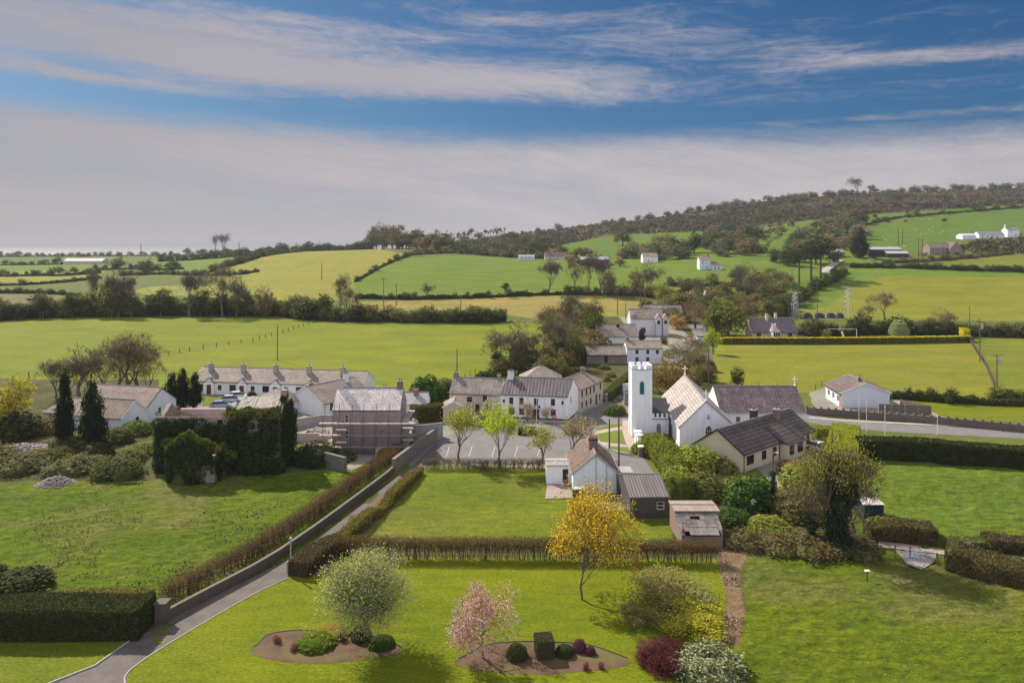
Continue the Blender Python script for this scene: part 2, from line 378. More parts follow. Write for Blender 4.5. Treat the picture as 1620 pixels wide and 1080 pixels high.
FIELDS = [  # (colour, roughness 0..1, polygon on the survey picture)
 ('green', .4, [(960,420),(1000,380),(1300,340),(1420,400),(1300,470),(1050,470)]), ('scrub', .6, [(620,400),(720,385),(900,362),(1100,330),(1300,300),(2200,285),(2200,324),(1500,333),(1300,347),(1200,360),(1000,380),(890,395),(800,412),(760,405)]), ('waste', .6, [(1000,505),(1000,470),(1130,460),(1250,465),(1250,505),(1130,515)]),
 ('far', .3, [(-600,400),(420,392),(420,440),(-600,470)]), ('green', .3, [(-600,418),(140,418),(150,432),(-600,434)]), ('yel', .3, [(-600,438),(165,428),(160,437),(40,447),(-600,450)]),
 ('green', .3, [(240,412),(330,405),(400,403),(410,410),(330,425),(240,432)]), ('far', .4, [(-600,450),(60,447),(215,444),(560,440),(560,470),(-600,468)]), ('yel', .3, [(212,460),(240,453),(350,450),(350,470),(230,466)]),
 ('brown', .4, [(-600,470),(50,466),(115,470),(70,494),(-600,500)]),
 ('yel', .35, [(340,440),(380,412),(470,398),(580,392),(650,402),(600,428),(558,448),(560,475),(400,475)]),
 ('green', .2, [(558,447),(600,425),(640,409),(720,403),(830,409),(912,412),(965,430),(965,468),(880,470),(560,469)]),
 ('tan', .35, [(565,478),(700,473),(830,467),(900,466),(1040,476),(1040,502),(1010,503),(900,503),(860,506),(760,492),(575,492)]), ('yel', .3, [(860,496),(1000,492),(1010,505),(860,507)]),
 ('vivid2', .25, [(-600,500),(150,499),(500,505),(495,512),(300,555),(30,600),(-600,660)]),
 ('vivid', .25, [(495,511),(860,511),(900,560),(860,600),(720,625),(200,640),(30,680),(-600,760),(-600,660),(30,600),(300,556)]),
 ('hill', .25, [(880,388),(960,374),(1110,363),(1122,370),(1050,398),(965,408),(900,402)]), ('green', .25, [(1055,430),(1160,426),(1300,424),(1290,448),(1180,452),(1075,450)]),
 ('green', .25, [(960,420),(1060,405),(1060,452),(970,452)]),
 ('hill', .3, [(1160,408),(1190,376),(1240,357),(1300,350),(1390,339),(1460,334),(1540,326),(2200,322),(2200,330),(1540,336),(1390,352),(1310,366),(1250,384),(1215,412)]),
 ('hill', .35, [(1366,392),(1372,362),(1420,352),(1540,337),(2200,322),(2200,380),(1530,374),(1480,388),(1440,398)]), ('olive2', .3, [(1490,416),(1530,403),(2200,395),(2200,420),(1500,421)]),
 ('olive', .15, [(1255,480),(1290,450),(1345,424),(1500,428),(2200,432),(2200,512),(1450,506),(1280,505)]), ('green', .15, [(1255,480),(1290,450),(1345,422),(1500,426),(2200,430),(2200,442),(1500,437),(1400,437),(1345,458),(1310,485),(1270,490)]),
 ('olive', .45, [(1135,541),(1540,541),(1610,612),(1560,640),(1140,612),(1120,600)]), ('olive2', .45, [(1540,535),(2200,535),(2200,640),(1590,640)]), ('gard', .3, [(1140,515),(1540,525),(1530,541),(1130,541)]),
 ('waste', .8, [(-600,600),(250,600),(250,760),(0,762),(-600,765)]), ('grav', .3, [(-100,706),(75,706),(75,722),(-100,724)]),
 ('yard', .2, [(300,618),(600,612),(640,640),(700,700),(560,745),(480,700),(300,660)]), ('gard', .3, [(318,626),(390,626),(380,640),(320,642)]), ('gard', .3, [(486,660),(530,658),(530,672),(470,672)]),
 ('past', 1., [(-900,765),(240,762),(430,752),(560,742),(590,726),(640,720),(500,860),(255,985),(-900,985)]),
 ('vivid', .4, [(630,618),(780,612),(780,655),(650,668),(630,640)]), ('yard', .2, [(700,655),(915,640),(1010,600),(1010,700),(900,740),(690,735)]),
 ('waste', .6, [(800,600),(1010,580),(1000,640),(960,640),(900,610)]), ('waste', .6, [(860,500),(1120,500),(1120,600),(1000,600),(860,590)]), ('yard', .3, [(980,500),(1060,500),(1100,545),(1020,560)]),
 ('gard', .4, [(1000,640),(1300,630),(1300,760),(1040,800),(1000,700)]), ('yard', .3, [(1280,622),(1320,606),(1480,640),(1500,664),(1290,655)]), ('yard', .2, [(1190,735),(1330,690),(1330,740),(1250,790)]), ('lawn', .3, [(1440,634),(2200,640),(2200,690),(1500,664)]),
 ('waste', .8, [(1030,790),(1400,760),(1400,880),(1140,885),(1040,850)]),
 ('rough', 1., [(1330,720),(1620,735),(2400,760),(2400,870),(1400,870),(1340,830)]),
 ('dark', .9, [(1150,880),(1400,872),(1620,900),(2400,930),(2400,1500),(1150,1500)]),
 ('paddock', .55, [(655,742),(1040,742),(1065,852),(560,852)]), ('waste', .7, [(545,850),(560,790),(655,742),(672,744),(560,852)]),
 ('waste', .5, [(520,870),(1150,868),(1150,885),(525,885)]),
 ('lawn', .08, [(455,915),(520,880),(1140,884),(1165,950),(1160,1500),(-200,1500),(60,1080),(205,1050),(330,975)]),
 ('lawn2', .08, [(-900,1004),(236,1000),(236,1030),(80,1095),(-200,1200),(-900,1400)]),
 ('litter', .5, [(1128,866),(1185,870),(1172,905),(1178,960),(1170,1020),(1140,1020),(1150,940),(1135,890)]), ('litter', .5, [(470,905),(545,882),(600,884),(500,912)]),
 ('litter', .5, [(640,745),(672,742),(580,838),(530,870),(500,872)]),
]
def make_ground():
    es = np.concatenate([np.arange(1150, 800, -25.), np.arange(800, 141.5, -1.35)])
    Ys = np.concatenate([HC * FP / es, np.exp(np.linspace(math.log(262), math.log(3000), 330))])
    us = np.arange(-420, 2040, 3.1)
    Yg, Ug = np.meshgrid(Ys, us, indexing='ij')
    X = (Ug - 810) * Yg / FP; Z = zt(X, Yg)
    # land stops at a low cliff above the sea on the left
    row = HZ + FP * (HC - Z) / Yg
    jx = (vnoise(X, Yg, Yg*0.02+1) - 0.5) * 5; jy = (vnoise(X+77, Yg+31, Yg*0.02+1) - 0.5) * np.clip((row-HZ)*0.02, 0.4, 5)
    col = np.zeros(X.shape + (4,)); col[..., :3] = GR['far']; col[..., 3] = 0.3
    for name, rg, poly in FIELDS:
        k = inpoly(Ug + jx*0.5, row + jy*0.5, poly)
        col[k, :3] = GR[name]; col[k, 3] = rg
    # rushes and thin patches in the rough pastures
    rg = col[..., 3]
    n = vnoise(X, Yg, 2.6)*0.5 + vnoise(X, Yg, 1.1)*0.3 + vnoise(X, Yg, 6.5)*0.4 - 0.6
    Z = Z + np.where(Yg < 170, np.clip(rg-0.25, 0, 1) * (n*0.80 - 0.10 + (vnoise(X, Yg, .55)-.5)*.22), 0)
    n3 = vnoise(X, Yg, 14) * 0.6 + vnoise(X, Yg, 4.2) * 0.4
    k = np.clip((n3 - 0.56) * 5, 0, 1) * np.clip(rg, 0, 1) * 0.5
    col[..., :3] = col[..., :3] * (1 - k[..., None]) + np.array((0.15, 0.135, 0.05)) * k[..., None]
    nr, nc = X.shape
    V = np.stack([X, Yg, Z], -1).reshape(-1, 3)
    i = np.arange(nr*nc).reshape(nr, nc)
    Fq = np.stack([i[:-1,:-1], i[:-1,1:], i[1:,1:], i[1:,:-1]], -1).reshape(-1, 4)
    def f(t, b, o):
        a = t.node('ShaderNodeAttribute', attribute_name='col'); ge = t.node('ShaderNodeNewGeometry'); P = ge.outputs['Position']
        rg = a.outputs['Alpha']
        n1 = t.noise(t.scale(P, (0.045, 0.09, 0.09)), 1.0, 6, 0.6); n2 = t.noise(t.scale(P, (0.55, 1.3, 1)), 1.0, 6, 0.72); n3 = t.noise(t.scale(P, (3.2, 5.0, 3)), 1.0, 5, 0.8); n4 = t.noise(t.scale(P, (0.22, 1.1, 1)), 1.0, 4, 0.6)
        c = a.outputs['Color']
        c = t.mix(1.0, c, t.mix(t.rng(n1, 0.32, 0.68), (0.80, 0.86, 0.9), (1.2, 1.1, 1.0)), 'MULTIPLY')
        lo = t.mix(rg, (0.90, 0.92, 0.9), (0.58, 0.64, 0.6)); hi = t.mix(rg, (1.10, 1.08, 1.1), (1.42, 1.34, 1.5))
        c = t.mix(1.0, c, t.mix(t.rng(n2, 0.33, 0.67), lo, hi), 'MULTIPLY')
        c = t.mix(1.0, c, t.mix(t.rng(n3, 0.38, 0.62), (0.62, 0.68, 0.6), (1.42, 1.34, 1.3)), 'MULTIPLY')
        c = t.mix(1.0, c, t.mix(t.rng(n4, 0.38, 0.62), (0.90, 0.93, 0.9), (1.10, 1.07, 1.0)), 'MULTIPLY')
        t.put(b.inputs['Base Color'], c); b.inputs['Roughness'].default_value = 0.95; b.inputs['Specular IOR Level'].default_value = 0.1
        h = t.m('ADD', t.m('MULTIPLY', n2, 1.0), t.m('MULTIPLY', n3, 0.35))
        n = t.node('ShaderNodeBump'); n.inputs['Distance'].default_value = 0.35; t.put(n.inputs['Height'], h); t.put(n.inputs['Strength'], t.m('ADD', t.m('MULTIPLY', rg, 0.75), 0.12))
        t.l.new(n.outputs[0], b.inputs['Normal'])
    me = np_mesh('ground', V, Fq, [mat('grassland', f)], smooth=True)
    at = me.color_attributes.new('col', 'FLOAT_COLOR', 'POINT'); at.data.foreach_set('color', col.reshape(-1, 4).astype(np.float32).ravel())
    tag(link('ground', me), kind='structure')
make_ground()

# sea and the far shore
def fsea(t, b, o):
    P = t.node('ShaderNodeNewGeometry').outputs['Position']
    b.inputs['Base Color'].default_value = (0.13, 0.13, 0.14, 1); b.inputs['Roughness'].default_value = 0.7; b.inputs['Specular IOR Level'].default_value = 0.5
    bump(t, b, t.noise(t.scale(P, (0.05, 0.12, 1)), 1.0, 6, 0.7), 0.5, 1.5)
MB().add([(-40000, 1200, -20), (9000, 1200, -20), (9000, 33000, -20), (-40000, 33000, -20)], [(0,1,2,3)]).build('sea', mat('sea', fsea))
tag(D_.objects['sea'], kind='structure')
def far_hills():
    n = 160; xs = np.linspace(-26000, 6000, n); v = []; f = []
    for i, x in enumerate(xs):
        h = 70 + 90*float(vnoise(x, 0, 5200)) + 20*float(vnoise(x, 9, 1500))
        h *= min(1, (5000 - x)/6000 if x < 5000 else 0) if x > -1000 else 1
        v += [(x, 27500, -20), (x, 28600, max(0, h)), (x, 31500, -20)]
        if i: k = 3*i; f += [(k-3, k, k+1, k-2), (k-2, k+1, k+2, k-1)]
    o = MB().add(v, f).build('distant_hills', groundm((0.10, 0.11, 0.07), (0.07, 0.08, 0.06), 0.001), smooth=True); tag(o, kind='structure')
far_hills()

# ------------------------------------------------------------------ roads, paths, car park (flat sheets 4 mm over one another)
ASPH = groundm((0.20, 0.185, 0.18), (0.155, 0.145, 0.142), 0.5, 22, 0.15, name='asphalt')
ASPH2 = groundm((0.155, 0.13, 0.115), (0.105, 0.09, 0.082), 0.7, 22, 0.15, name='old_asphalt')
LINEM = plain((0.42, 0.41, 0.39), 0.7, name='road_paint')
KERB = render_wall((0.42, 0.40, 0.37), (0.22, 0.21, 0.19), 0.5)
def sheet(name, pts, m_, z, px=True, kind='structure', **kw):
    p = [(*(W(*q) if px else q), z) for q in pts]
    o = MB().add(p, [tuple(range(len(p)))[::-1]]).build(name, m_)
    if o.data.polygons[0].normal.z < 0: o.data.flip_normals()
    return tag(o, kind=kind, **kw)
def ribbon(pts, w):
    """left and right edge of a path"""
    P = [Vector(p[:2]) for p in pts]; L, Rr = [], []
    for i, p in enumerate(P):
        d = (P[min(i+1, len(P)-1)] - P[max(i-1, 0)]).normalized(); n = Vector((-d.y, d.x)) * w/2
        L.append(p + n); Rr.append(p - n)
    return L, Rr
def smooth_path(pts, n=6):
    P = [Vector(p) for p in pts]; out = []
    for i in range(len(P)-1):
        a, b, c, d = P[max(i-1, 0)], P[i], P[i+1], P[min(i+2, len(P)-1)]
        for k in range(n):
            s = k/n; out.append(0.5*((2*b) + (c-a)*s + (2*a-5*b+4*c-d)*s*s + (3*b-a-3*c+d)*s**3))
    out.append(P[-1]); return out
def road(name, pts, w, m_, dz, n=8):
    P = smooth_path([Vector(p) for p in pts], n); L, Rr = ribbon(P, w); v = []; f = []
    for i, (a, b) in enumerate(zip(L, Rr)):
        c = (a + b)/2
        z = max(float(zt(a.x, a.y)), float(zt(b.x, b.y)), float(zt(c.x, c.y))) + dz
        v += [(a.x, a.y, z), (b.x, b.y, z)]
        if i: k = 2*i; f.append((k-2, k-1, k+1, k))
    return tag(MB().add(v, f).build(name, m_), kind='structure')
def kerb_line(name, pts, w=0.15, h=0.11, m_=None):
    P = [Vector(p[:2]) for p in pts]; L, Rr = ribbon(P, w); b = MB()
    for i in range(len(P)-1):
        b.hexa([(*L[i], -0.02), (*Rr[i], -0.02), (*Rr[i+1], -0.02), (*L[i+1], -0.02)], [(*L[i], h), (*Rr[i], h), (*Rr[i+1], h), (*L[i+1], h)])
    return tag(b.build(name, m_ or KERB), kind='structure')
DL = [(-80,1160),(60,1085),(150,1050),(205,1012),(252,990),(300,962),(370,928),(440,893),(500,852),(560,806),(610,767),(650,740),(690,700)]
DR = [(700,712),(668,745),(620,790),(560,838),(520,872),(455,912),(400,938),(330,978),(260,1020),(222,1045),(203,1062),(200,1085),(215,1160)]
sheet('driveway', DL + DR, ASPH2, 0.008)
kerb_line('driveway_kerb', [W(*p) for p in [(-80,1163),(60,1088),(150,1053),(205,1014),(228,1002)]], 0.12, 0.10)
kerb_line('driveway_edging', smooth_path([Vector(W(*p)) for p in [(455,914),(400,940),(330,980),(260,1022),(222,1047),(200,1066),(198,1085),(213,1160)]], 4), 0.10, 0.05)
sheet('street', [(640,728),(650,738),(668,728),(868,728),(906,745),(950,735),(1000,772),(1052,800),(1085,770),(1040,755),(1012,716),(1005,668),(1000,640),(1004,622),(1015,610),
                 (1000,606),(985,612),(968,624),(955,637),(916,655),(900,668),(790,665),(760,672),(700,690)], ASPH, 0.005)
for k in range(5):
    a = W(706 + k*36, 722); d = W(701 + k*36 + 10, 706)
    dv = (Vector(d) - Vector(a)).normalized(); nx = Vector((-dv.y, dv.x))*0.06; a, d = Vector(a), Vector(d)
    sheet('bay_line', [tuple(a-nx), tuple(a+nx), tuple(d+nx), tuple(d-nx)], LINEM, 0.010, px=False)
road('village_street', [G(1003,612)[:2], G(1030,592)[:2], G(1060,570)[:2], G(1085,552)[:2], G(1110,534)[:2], G(1100,515)[:2]], 5.5, ASPH, 0.14)
road('hill_road', [G(1322,438)[:2], G(1306,430)[:2], G(1318,420)[:2], G(1330,412)[:2]], 5, groundm((0.4, 0.37, 0.33), (0.33, 0.31, 0.28), 0.4, name='pale_road'), 0.5)
road('main_road', [W(1230,640), W(1285,662), W(1340,671), W(1420,677), W(1520,682), W(1620,687), W(1800,694), W(2000,700)], 6.0, ASPH, 0.012)
road('footpath', [W(1280,660), W(1340,665), W(1420,669), W(1520,674), W(1620,679), W(1800,687)], 1.1, groundm((0.42, 0.40, 0.37), (0.35, 0.33, 0.3), 0.5, name='pavement'), 0.03)
PAVE = groundm((0.44, 0.34, 0.27), (0.33, 0.25, 0.20), 1.2, 9, 0.3, c3=(0.40, 0.36, 0.31), name='crazy_paving')
sheet('church_path', [(985,664),(998,664),(1002,680),(1008,700),(1014,720),(1000,719),(990,700),(984,680)], PAVE, 0.016)
sheet('church_path', [(940,687),(944,681),(984,674),(985,679),(955,684)], PAVE, 0.012)
sheet('church_path', [(946,698),(990,703),(992,707),(950,704)], PAVE, 0.012)
LAWNM = groundm((0.13, 0.17, 0.012), (0.10, 0.14, 0.012), 0.5, 12, 0.3, name='verge_grass')
for q in ([(942,678),(962,672),(984,670),(984,673),(946,680)], [(943,688),(958,684),(984,680),(989,702),(946,697),(940,692)], [(953,706),(993,708),(998,718),(978,716),(958,712)]):
    sheet('grass_plot', q, LAWNM, 0.04)
kerb_line('plot_kerb', [W(*p) for p in [(938,692),(944,697),(954,706),(966,713),(980,718),(1000,721)]], 0.25, 0.35)
sheet('pavement', [(792,667),(900,670),(918,656),(957,638),(952,636),(915,652),(898,664),(792,662)], groundm((0.33, 0.31, 0.28), (0.27, 0.25, 0.23), 0.6, name='pavement2'), 0.06)
sheet('cottage_yard', [(866,764),(912,764),(912,787),(862,789)], groundm((0.34, 0.28, 0.24), (0.28, 0.23, 0.20), 0.8, name='concrete_slab'), 0.02)
sheet('farm_track', [(930,796),(960,791),(1000,797),(1000,806),(950,807)], groundm((0.30, 0.24, 0.17), (0.22, 0.19, 0.12), 0.8, name='mud'), 0.02)
sheet('farm_track', [(1390,857),(1430,861),(1510,872),(1640,884),(1900,905),(1900,914),(1640,893),(1510,880),(1390,866)], groundm((0.36, 0.29, 0.24), (0.28, 0.23, 0.18), 0.6, name='track'), 0.09)
sheet('gateway', [(1416,871),(1482,878),(1478,890),(1458,902),(1436,894)], groundm((0.34, 0.31, 0.30), (0.26, 0.24, 0.22), 2.0, name='stones'), 0.11)
sheet('worn_patch', [(1408,905),(1440,910),(1442,922),(1422,926),(1405,915)], groundm((0.20, 0.16, 0.06), (0.14, 0.14, 0.03), 0.7, name='worn_grass'), 0.06)
BEDM = groundm((0.145, 0.09, 0.052), (0.095, 0.058, 0.036), 1.1, 16, 0.8, c3=(0.13, 0.105, 0.035), name='bed_soil')
def bed(cx, cy, wx, hy):
    pts = []
    for k in range(40):
        a = 2*math.pi*k/40; r = 1 + 0.07*math.sin(3*a+cx) + 0.04*math.sin(5*a)
        pts.append((cx + wx*r*math.cos(a), cy + hy*r*math.sin(a)))
    sheet('flower_bed', pts, BEDM, 0.012)
    back = [Vector(W(*p)) for p in pts if p[1] < cy + 2]
    kerb_line('bed_edging', sorted(back, key=lambda v: v.x), 0.08, 0.05, DARK)
bed(510, 1023, 117, 26); bed(855, 1041, 134, 26)
# ------------------------------------------------------------------ building kit
def wall_face(b, P, wid, hgt, ops, rev, mi=0):
    """rectangular wall 0..wid x 0..hgt with openings; P(s, z, inward) -> house coordinates"""
    xs = sorted({0, wid} | {round(o[0]-o[2]/2, 4) for o in ops} | {round(o[0]+o[2]/2, 4) for o in ops})
    zs = sorted({0, hgt} | {round(o[1], 4) for o in ops} | {round(o[1]+o[3], 4) for o in ops})
    for i in range(len(xs)-1):
        for j in range(len(zs)-1):
            cx, cz = (xs[i]+xs[i+1])/2, (zs[j]+zs[j+1])/2
            if any(abs(cx-o[0]) < o[2]/2 and o[1] < cz < o[1]+o[3] for o in ops): continue
            b.add([P(xs[i], zs[j], 0), P(xs[i+1], zs[j], 0), P(xs[i+1], zs[j+1], 0), P(xs[i], zs[j+1], 0)], [(0,1,2,3)], mi)
    for s, z, w, h in [o[:4] for o in ops]:
        a, c, d, e = (s-w/2, z), (s+w/2, z), (s+w/2, z+h), (s-w/2, z+h)
        for p, q in ((a, c), (c, d), (d, e), (e, a)):
            b.add([P(*p, 0), P(*p, rev), P(*q, rev), P(*q, 0)], [(0,1,2,3)], mi)
        b.add([P(*a, rev), P(*c, rev), P(*d, rev), P(*e, rev)], [(0,1,2,3)], mi)
def opening_part(P, o, kind, frame, root, sillm, dcol):
    s, z, w, h = o; mt = lambda s_, z_, y_: P(s_, z_, y_)
    def bar(b, s0, s1, z0, z1, y0, y1):
        b.add([mt(s0,z0,y0), mt(s1,z0,y0), mt(s1,z1,y0), mt(s0,z1,y0), mt(s0,z0,y1), mt(s1,z0,y1), mt(s1,z1,y1), mt(s0,z1,y1)],
              [(0,1,2,3), (7,6,5,4), (0,4,5,1), (1,5,6,2), (2,6,7,3), (3,7,4,0)])
    if kind == 'o': return
    b = MB(); f = 0.07
    if kind == 'd':
        bar(b, s-w/2+0.003, s+w/2-0.003, z+0.003, z+h-0.003, 0.07, 0.13); d = b.build('door', dcol, root)
        h_ = MB(); bar(h_, s+w*0.32, s+w*0.38, z+0.95, z+1.12, 0.03, 0.068); h_.build('handle', METAL, d); return
    bar(b, s-w/2+.002, s-w/2+f, z+.002, z+h-.002, 0.05, 0.13); bar(b, s+w/2-f, s+w/2-.002, z+.002, z+h-.002, 0.05, 0.13)
    bar(b, s-w/2+f, s+w/2-f, z+.002, z+f, 0.05, 0.13); bar(b, s-w/2+f, s+w/2-f, z+h-f, z+h-.002, 0.05, 0.13)
    if kind == 'w': bar(b, s-w/2+f, s+w/2-f, z+h*0.5-.03, z+h*0.5+.03, 0.055, 0.12)
    if kind == 'W':
        bar(b, s-.035, s+.035, z+f, z+h-f, 0.055, 0.12)
        if w > 1.9: bar(b, s-w/4-.03, s-w/4+.03, z+f, z+h-f, 0.055, 0.12)
    wn = b.build('window', frame, root)
    g = MB(); bar(g, s-w/2+f, s+w/2-f, z+f, z+h-f, 0.085, 0.10); g.build('pane', GLASS, wn)
    if sillm:
        g = MB(); bar(g, s-w/2-.08, s+w/2+.08, z-.09, z-.003, -.09, -.002); g.build('sill', sillm, wn)
POTM = plain((0.24, 0.11, 0.07), 0.8, name='clay_pot')
def chimney(root, M, a, b_, w, d, z0, z1, m_, pots=2, capm=None, aerial=False):
    c = MB(M); c.box(a-w/2, a+w/2, b_-d/2, b_+d/2, z0, z1); c.box(a-w/2-.06, a+w/2+.06, b_-d/2-.06, b_+d/2+.06, z1+.002, z1+.14, 1)
    co = c.build('chimney', [m_, capm or CONC], root)
    for k in range(pots):
        p = MB(); x = a + (k-(pots-1)/2)*min(0.4, w/max(1, pots)); q = M(x, b_, 0); p.tube((q[0], q[1], z1+.14), (q[0], q[1], z1+.52), .13, .10); p.build('chimney_pot', POTM, co)
    if aerial:
        p = MB(); q = M(a+w*0.3, b_, 0); x, y = q[0], q[1]; p.tube((x, y, z1), (x, y, z1+1.5), .022, n=5); p.tube((x-.5, y, z1+1.4), (x+.5, y, z1+1.4), .018, n=5)
        for k in (-.4, -.15, .1, .35): p.tube((x+k, y-.25, z1+1.4), (x+k, y+.25, z1+1.4), .012, n=4)
        p.build('aerial', METAL, root)
def house(name, label, cat, A, B, C, eave, ridge, mode='a', wall=None, roof=None, ops=(), frame=None, sill=None, dcol=None, chim=(), hip=(0, 0), sidewall=None,
          oe=0.25, og=0.12, z0=0.0, th=0.10, gutter=True, barge=None, plinth=None, group=None, ridgem=None, back=False, noroof=False):
    A, B = Vector(A[:2]), Vector(B[:2]); L = (B-A).length; tt = (B-A)/L; n = Vector((-tt.y, tt.x))
    if isinstance(C, (int, float)): sx, sy = 0.0, 1.0; Dp = C
    else: s_ = Vector(C[:2]) - B; Dp = s_.length; sx, sy = s_.dot(tt)/Dp, s_.dot(n)/Dp
    M = lambda a, b_, z: (a + b_*sx, b_*sy, z)
    root = empty(name, (A.x, A.y, z0), math.atan2(tt.y, tt.x), label=label, cat=cat, group=group)
    faces = {'f': (lambda s, z, i: M(s, i, z), L), 'r': (lambda s, z, i: M(L-i, s, z), Dp), 'l': (lambda s, z, i: M(i, Dp-s, z), Dp), 'k': (lambda s, z, i: M(L-s, Dp-i, z), L)}
    w = MB(); sink = 0.5
    for key, (P, wd) in faces.items():
        oo = [o[1:5] for o in ops if o[0] == key and o[5] != 's']
        wall_face(w, P, wd, eave, oo, 0.13)
        w.add([P(0, -sink, 0), P(wd, -sink, 0), P(wd, 0, 0), P(0, 0, 0)], [(0,1,2,3)])
    if mode == 'a': gs = [('l', Dp, hip[0]), ('r', Dp, hip[1])]
    else: gs = [('f', L, hip[0]), ('k', L, hip[1])]
    for key, wd, hp in gs:
        if not hp:
            P = faces[key][0]; w.add([P(0, eave, 0), P(wd, eave, 0), P(wd/2, ridge, 0)], [(0,1,2)])
    if sidewall:
        nf = len([1 for q in w.f]); 
        for qi, q in enumerate(w.f):
            c = [w.v[k] for k in q]; xm = max(v[0] for v in c)
            if xm < 0.2 and qi > 0: w.mi[qi] = 1
    w.build('wall', [wall, sidewall] if sidewall else wall, root)
    if plinth:
        p = MB()
        for key, (P, wd) in faces.items():
            dz = [(o[1]-o[3]/2, o[1]+o[3]/2) for o in ops if o[0] == key and o[2] < 0.3]; s0 = -0.02
            for a_, c_ in sorted(dz) + [(wd+.02, None)]:
                p.add([P(s0, -.3, -.02), P(a_, -.3, -.02), P(a_, .32, -.02), P(s0, .32, -.02), P(s0, .32, 0.01), P(a_, .32, 0.01)], [(0,1,2,3), (3,2,5,4)])
                if c_ is None: break
                s0 = c_
        p.build('plinth', plinth, root)
    for o in ops:
        opening_part(faces[o[0]][0], o[1:5], o[5], frame or WHITE, root, sill, dcol or DARK)
    if not noroof:
        U, V = (L, Dp) if mode == 'a' else (Dp, L)          # ridge runs along U
        Q = (lambda u, v, z: M(u, v, z)) if mode == 'a' else (lambda u, v, z: M(v, u, z))
        sl = (ridge-eave)/(V/2); ze = eave - sl*oe + .012; zr = ridge + .012
        r = MB()
        u0, u1 = -og if not hip[0] else -oe, U+og if not hip[1] else U+oe
        h0, h1 = hip[0], hip[1]
        for v0, v1 in ((-oe, V/2), (V+oe, V/2)):
            lo = [(u0, v0, ze), (u1, v0, ze), (u1 - (h1+oe if h1 else 0), v1, zr), (u0 + (h0+oe if h0 else 0), v1, zr)]
            r.add([Q(*p) for p in lo] + [Q(p[0], p[1], p[2]+th) for p in lo], [(3,2,1,0), (4,5,6,7), (0,1,5,4), (1,2,6,5), (3,0,4,7)])
        r2 = MB()
        for hh, uu, sg in ((h0, u0, 1), (h1, u1, -1)):
            if hh:
                lo = [(uu, -oe, ze), (uu, V+oe, ze), (uu + sg*(hh+oe), V/2, zr)]
                r2.add([Q(*p) for p in lo] + [Q(p[0], p[1], p[2]+th) for p in lo], [(2,1,0), (3,4,5), (0,1,4,3)])
        rm = roof if isinstance(roof, (list, tuple)) else (roof, roof)
        for q in range(len(r2.f)): r2.mi[q] = 1
        r.add(r2.v, r2.f, 1) if r2.v else None
        ro = r.build('roof', list(rm), root)
        rc = MB()
        a0, a1 = (u0 + (h0+oe if h0 else 0), u1 - (h1+oe if h1 else 0))
        rc.hexa([Q(a0, V/2-.16, zr+th-.13), Q(a1, V/2-.16, zr+th-.13), Q(a1, V/2+.16, zr+th-.13), Q(a0, V/2+.16, zr+th-.13)],
                [Q(a0, V/2-.07, zr+th+.07), Q(a1, V/2-.07, zr+th+.07), Q(a1, V/2+.07, zr+th+.07), Q(a0, V/2+.07, zr+th+.07)])
        rc.build('ridge_tiles', ridgem or plain((0.22, 0.20, 0.19), 0.8, name='ridge'), ro)
        if gutter:
            for v0, dr in ((-oe-.06, 1), (V+oe+.06, -1)):
                g = MB(); p, q = Q(u0, v0, ze+.03), Q(u1, v0, ze+.03); g.tube(p, q, .06, n=6)
                g.build('gutter', gutter if not isinstance(gutter, bool) else DARK, root)
        if barge:
            for uu, hh in ((u0, h0), (u1, h1)):
                if hh: continue
                o_ = -.03 if uu == u0 else .003; bb = MB()
                for v0 in (-oe, V+oe):
                    p = [(v0, ze-.12), (V/2, zr-.12), (V/2, zr+th+.01), (v0, ze+th+.01)]
                    bb.add([Q(uu+o_, a_, z_) for a_, z_ in p] + [Q(uu+o_+.027, a_, z_) for a_, z_ in p], [(0,1,2,3), (7,6,5,4), (0,4,5,1), (1,5,6,2), (2,6,7,3), (3,7,4,0)])
                bb.build('bargeboard', barge, root)
    for c in chim:
        chimney(root, M, *c[:6], c[6], *c[7:])
    return root, M, L, Dp
# ------------------------------------------------------------------ the village, building by building
WR = render_wall((0.86, 0.86, 0.87), (0.45, 0.45, 0.45), 0.28)
WR2 = render_wall((0.74, 0.77, 0.82), (0.42, 0.44, 0.47), 0.35)
CREAM = render_wall((0.58, 0.50, 0.42), (0.34, 0.30, 0.26), 0.45)
BEIGE = render_wall((0.66, 0.57, 0.42), (0.40, 0.35, 0.27), 0.40)
GREYR = render_wall((0.50, 0.46, 0.44), (0.30, 0.28, 0.27), 0.5)
TILE_A = lambda ax: roofm((0.37, 0.30, 0.26), (0.30, 0.245, 0.215), ax, 0.42, 0.33, 0.45, (0.26, 0.235, 0.15))
TILE_D = lambda ax: roofm((0.16, 0.125, 0.115), (0.12, 0.095, 0.09), ax, 0.62, 0.5, 0.25, (0.2, 0.18, 0.15), 0.10, 0.4)
SLATE_P = lambda ax: roofm((0.29, 0.215, 0.235), (0.17, 0.13, 0.15), ax, 0.52, 0.5, 0.5, (0.30, 0.25, 0.23), 0.14, 0.5)
SLATE_L = lambda ax: roofm((0.74, 0.67, 0.64), (0.67, 0.60, 0.58), ax, 0.50, 0.62, 0.25, (0.42, 0.37, 0.33), 0.07, 0.6)
SLATE_G = lambda ax: roofm((0.30, 0.255, 0.25), (0.22, 0.19, 0.19), ax, 0.24, 0.3, 0.7, (0.40, 0.36, 0.29), 0.05, 0.7)
SLATE_B = lambda ax: roofm((0.075, 0.08, 0.10), (0.055, 0.06, 0.075), ax, 0.25, 0.3, 0.1, (0.15, 0.15, 0.15), 0.08, 0.6)
MAUVE = lambda ax: roofm((0.22, 0.18, 0.20), (0.19, 0.155, 0.17), ax, 0.35, 0.4, 0.2, (0.25, 0.21, 0.2))
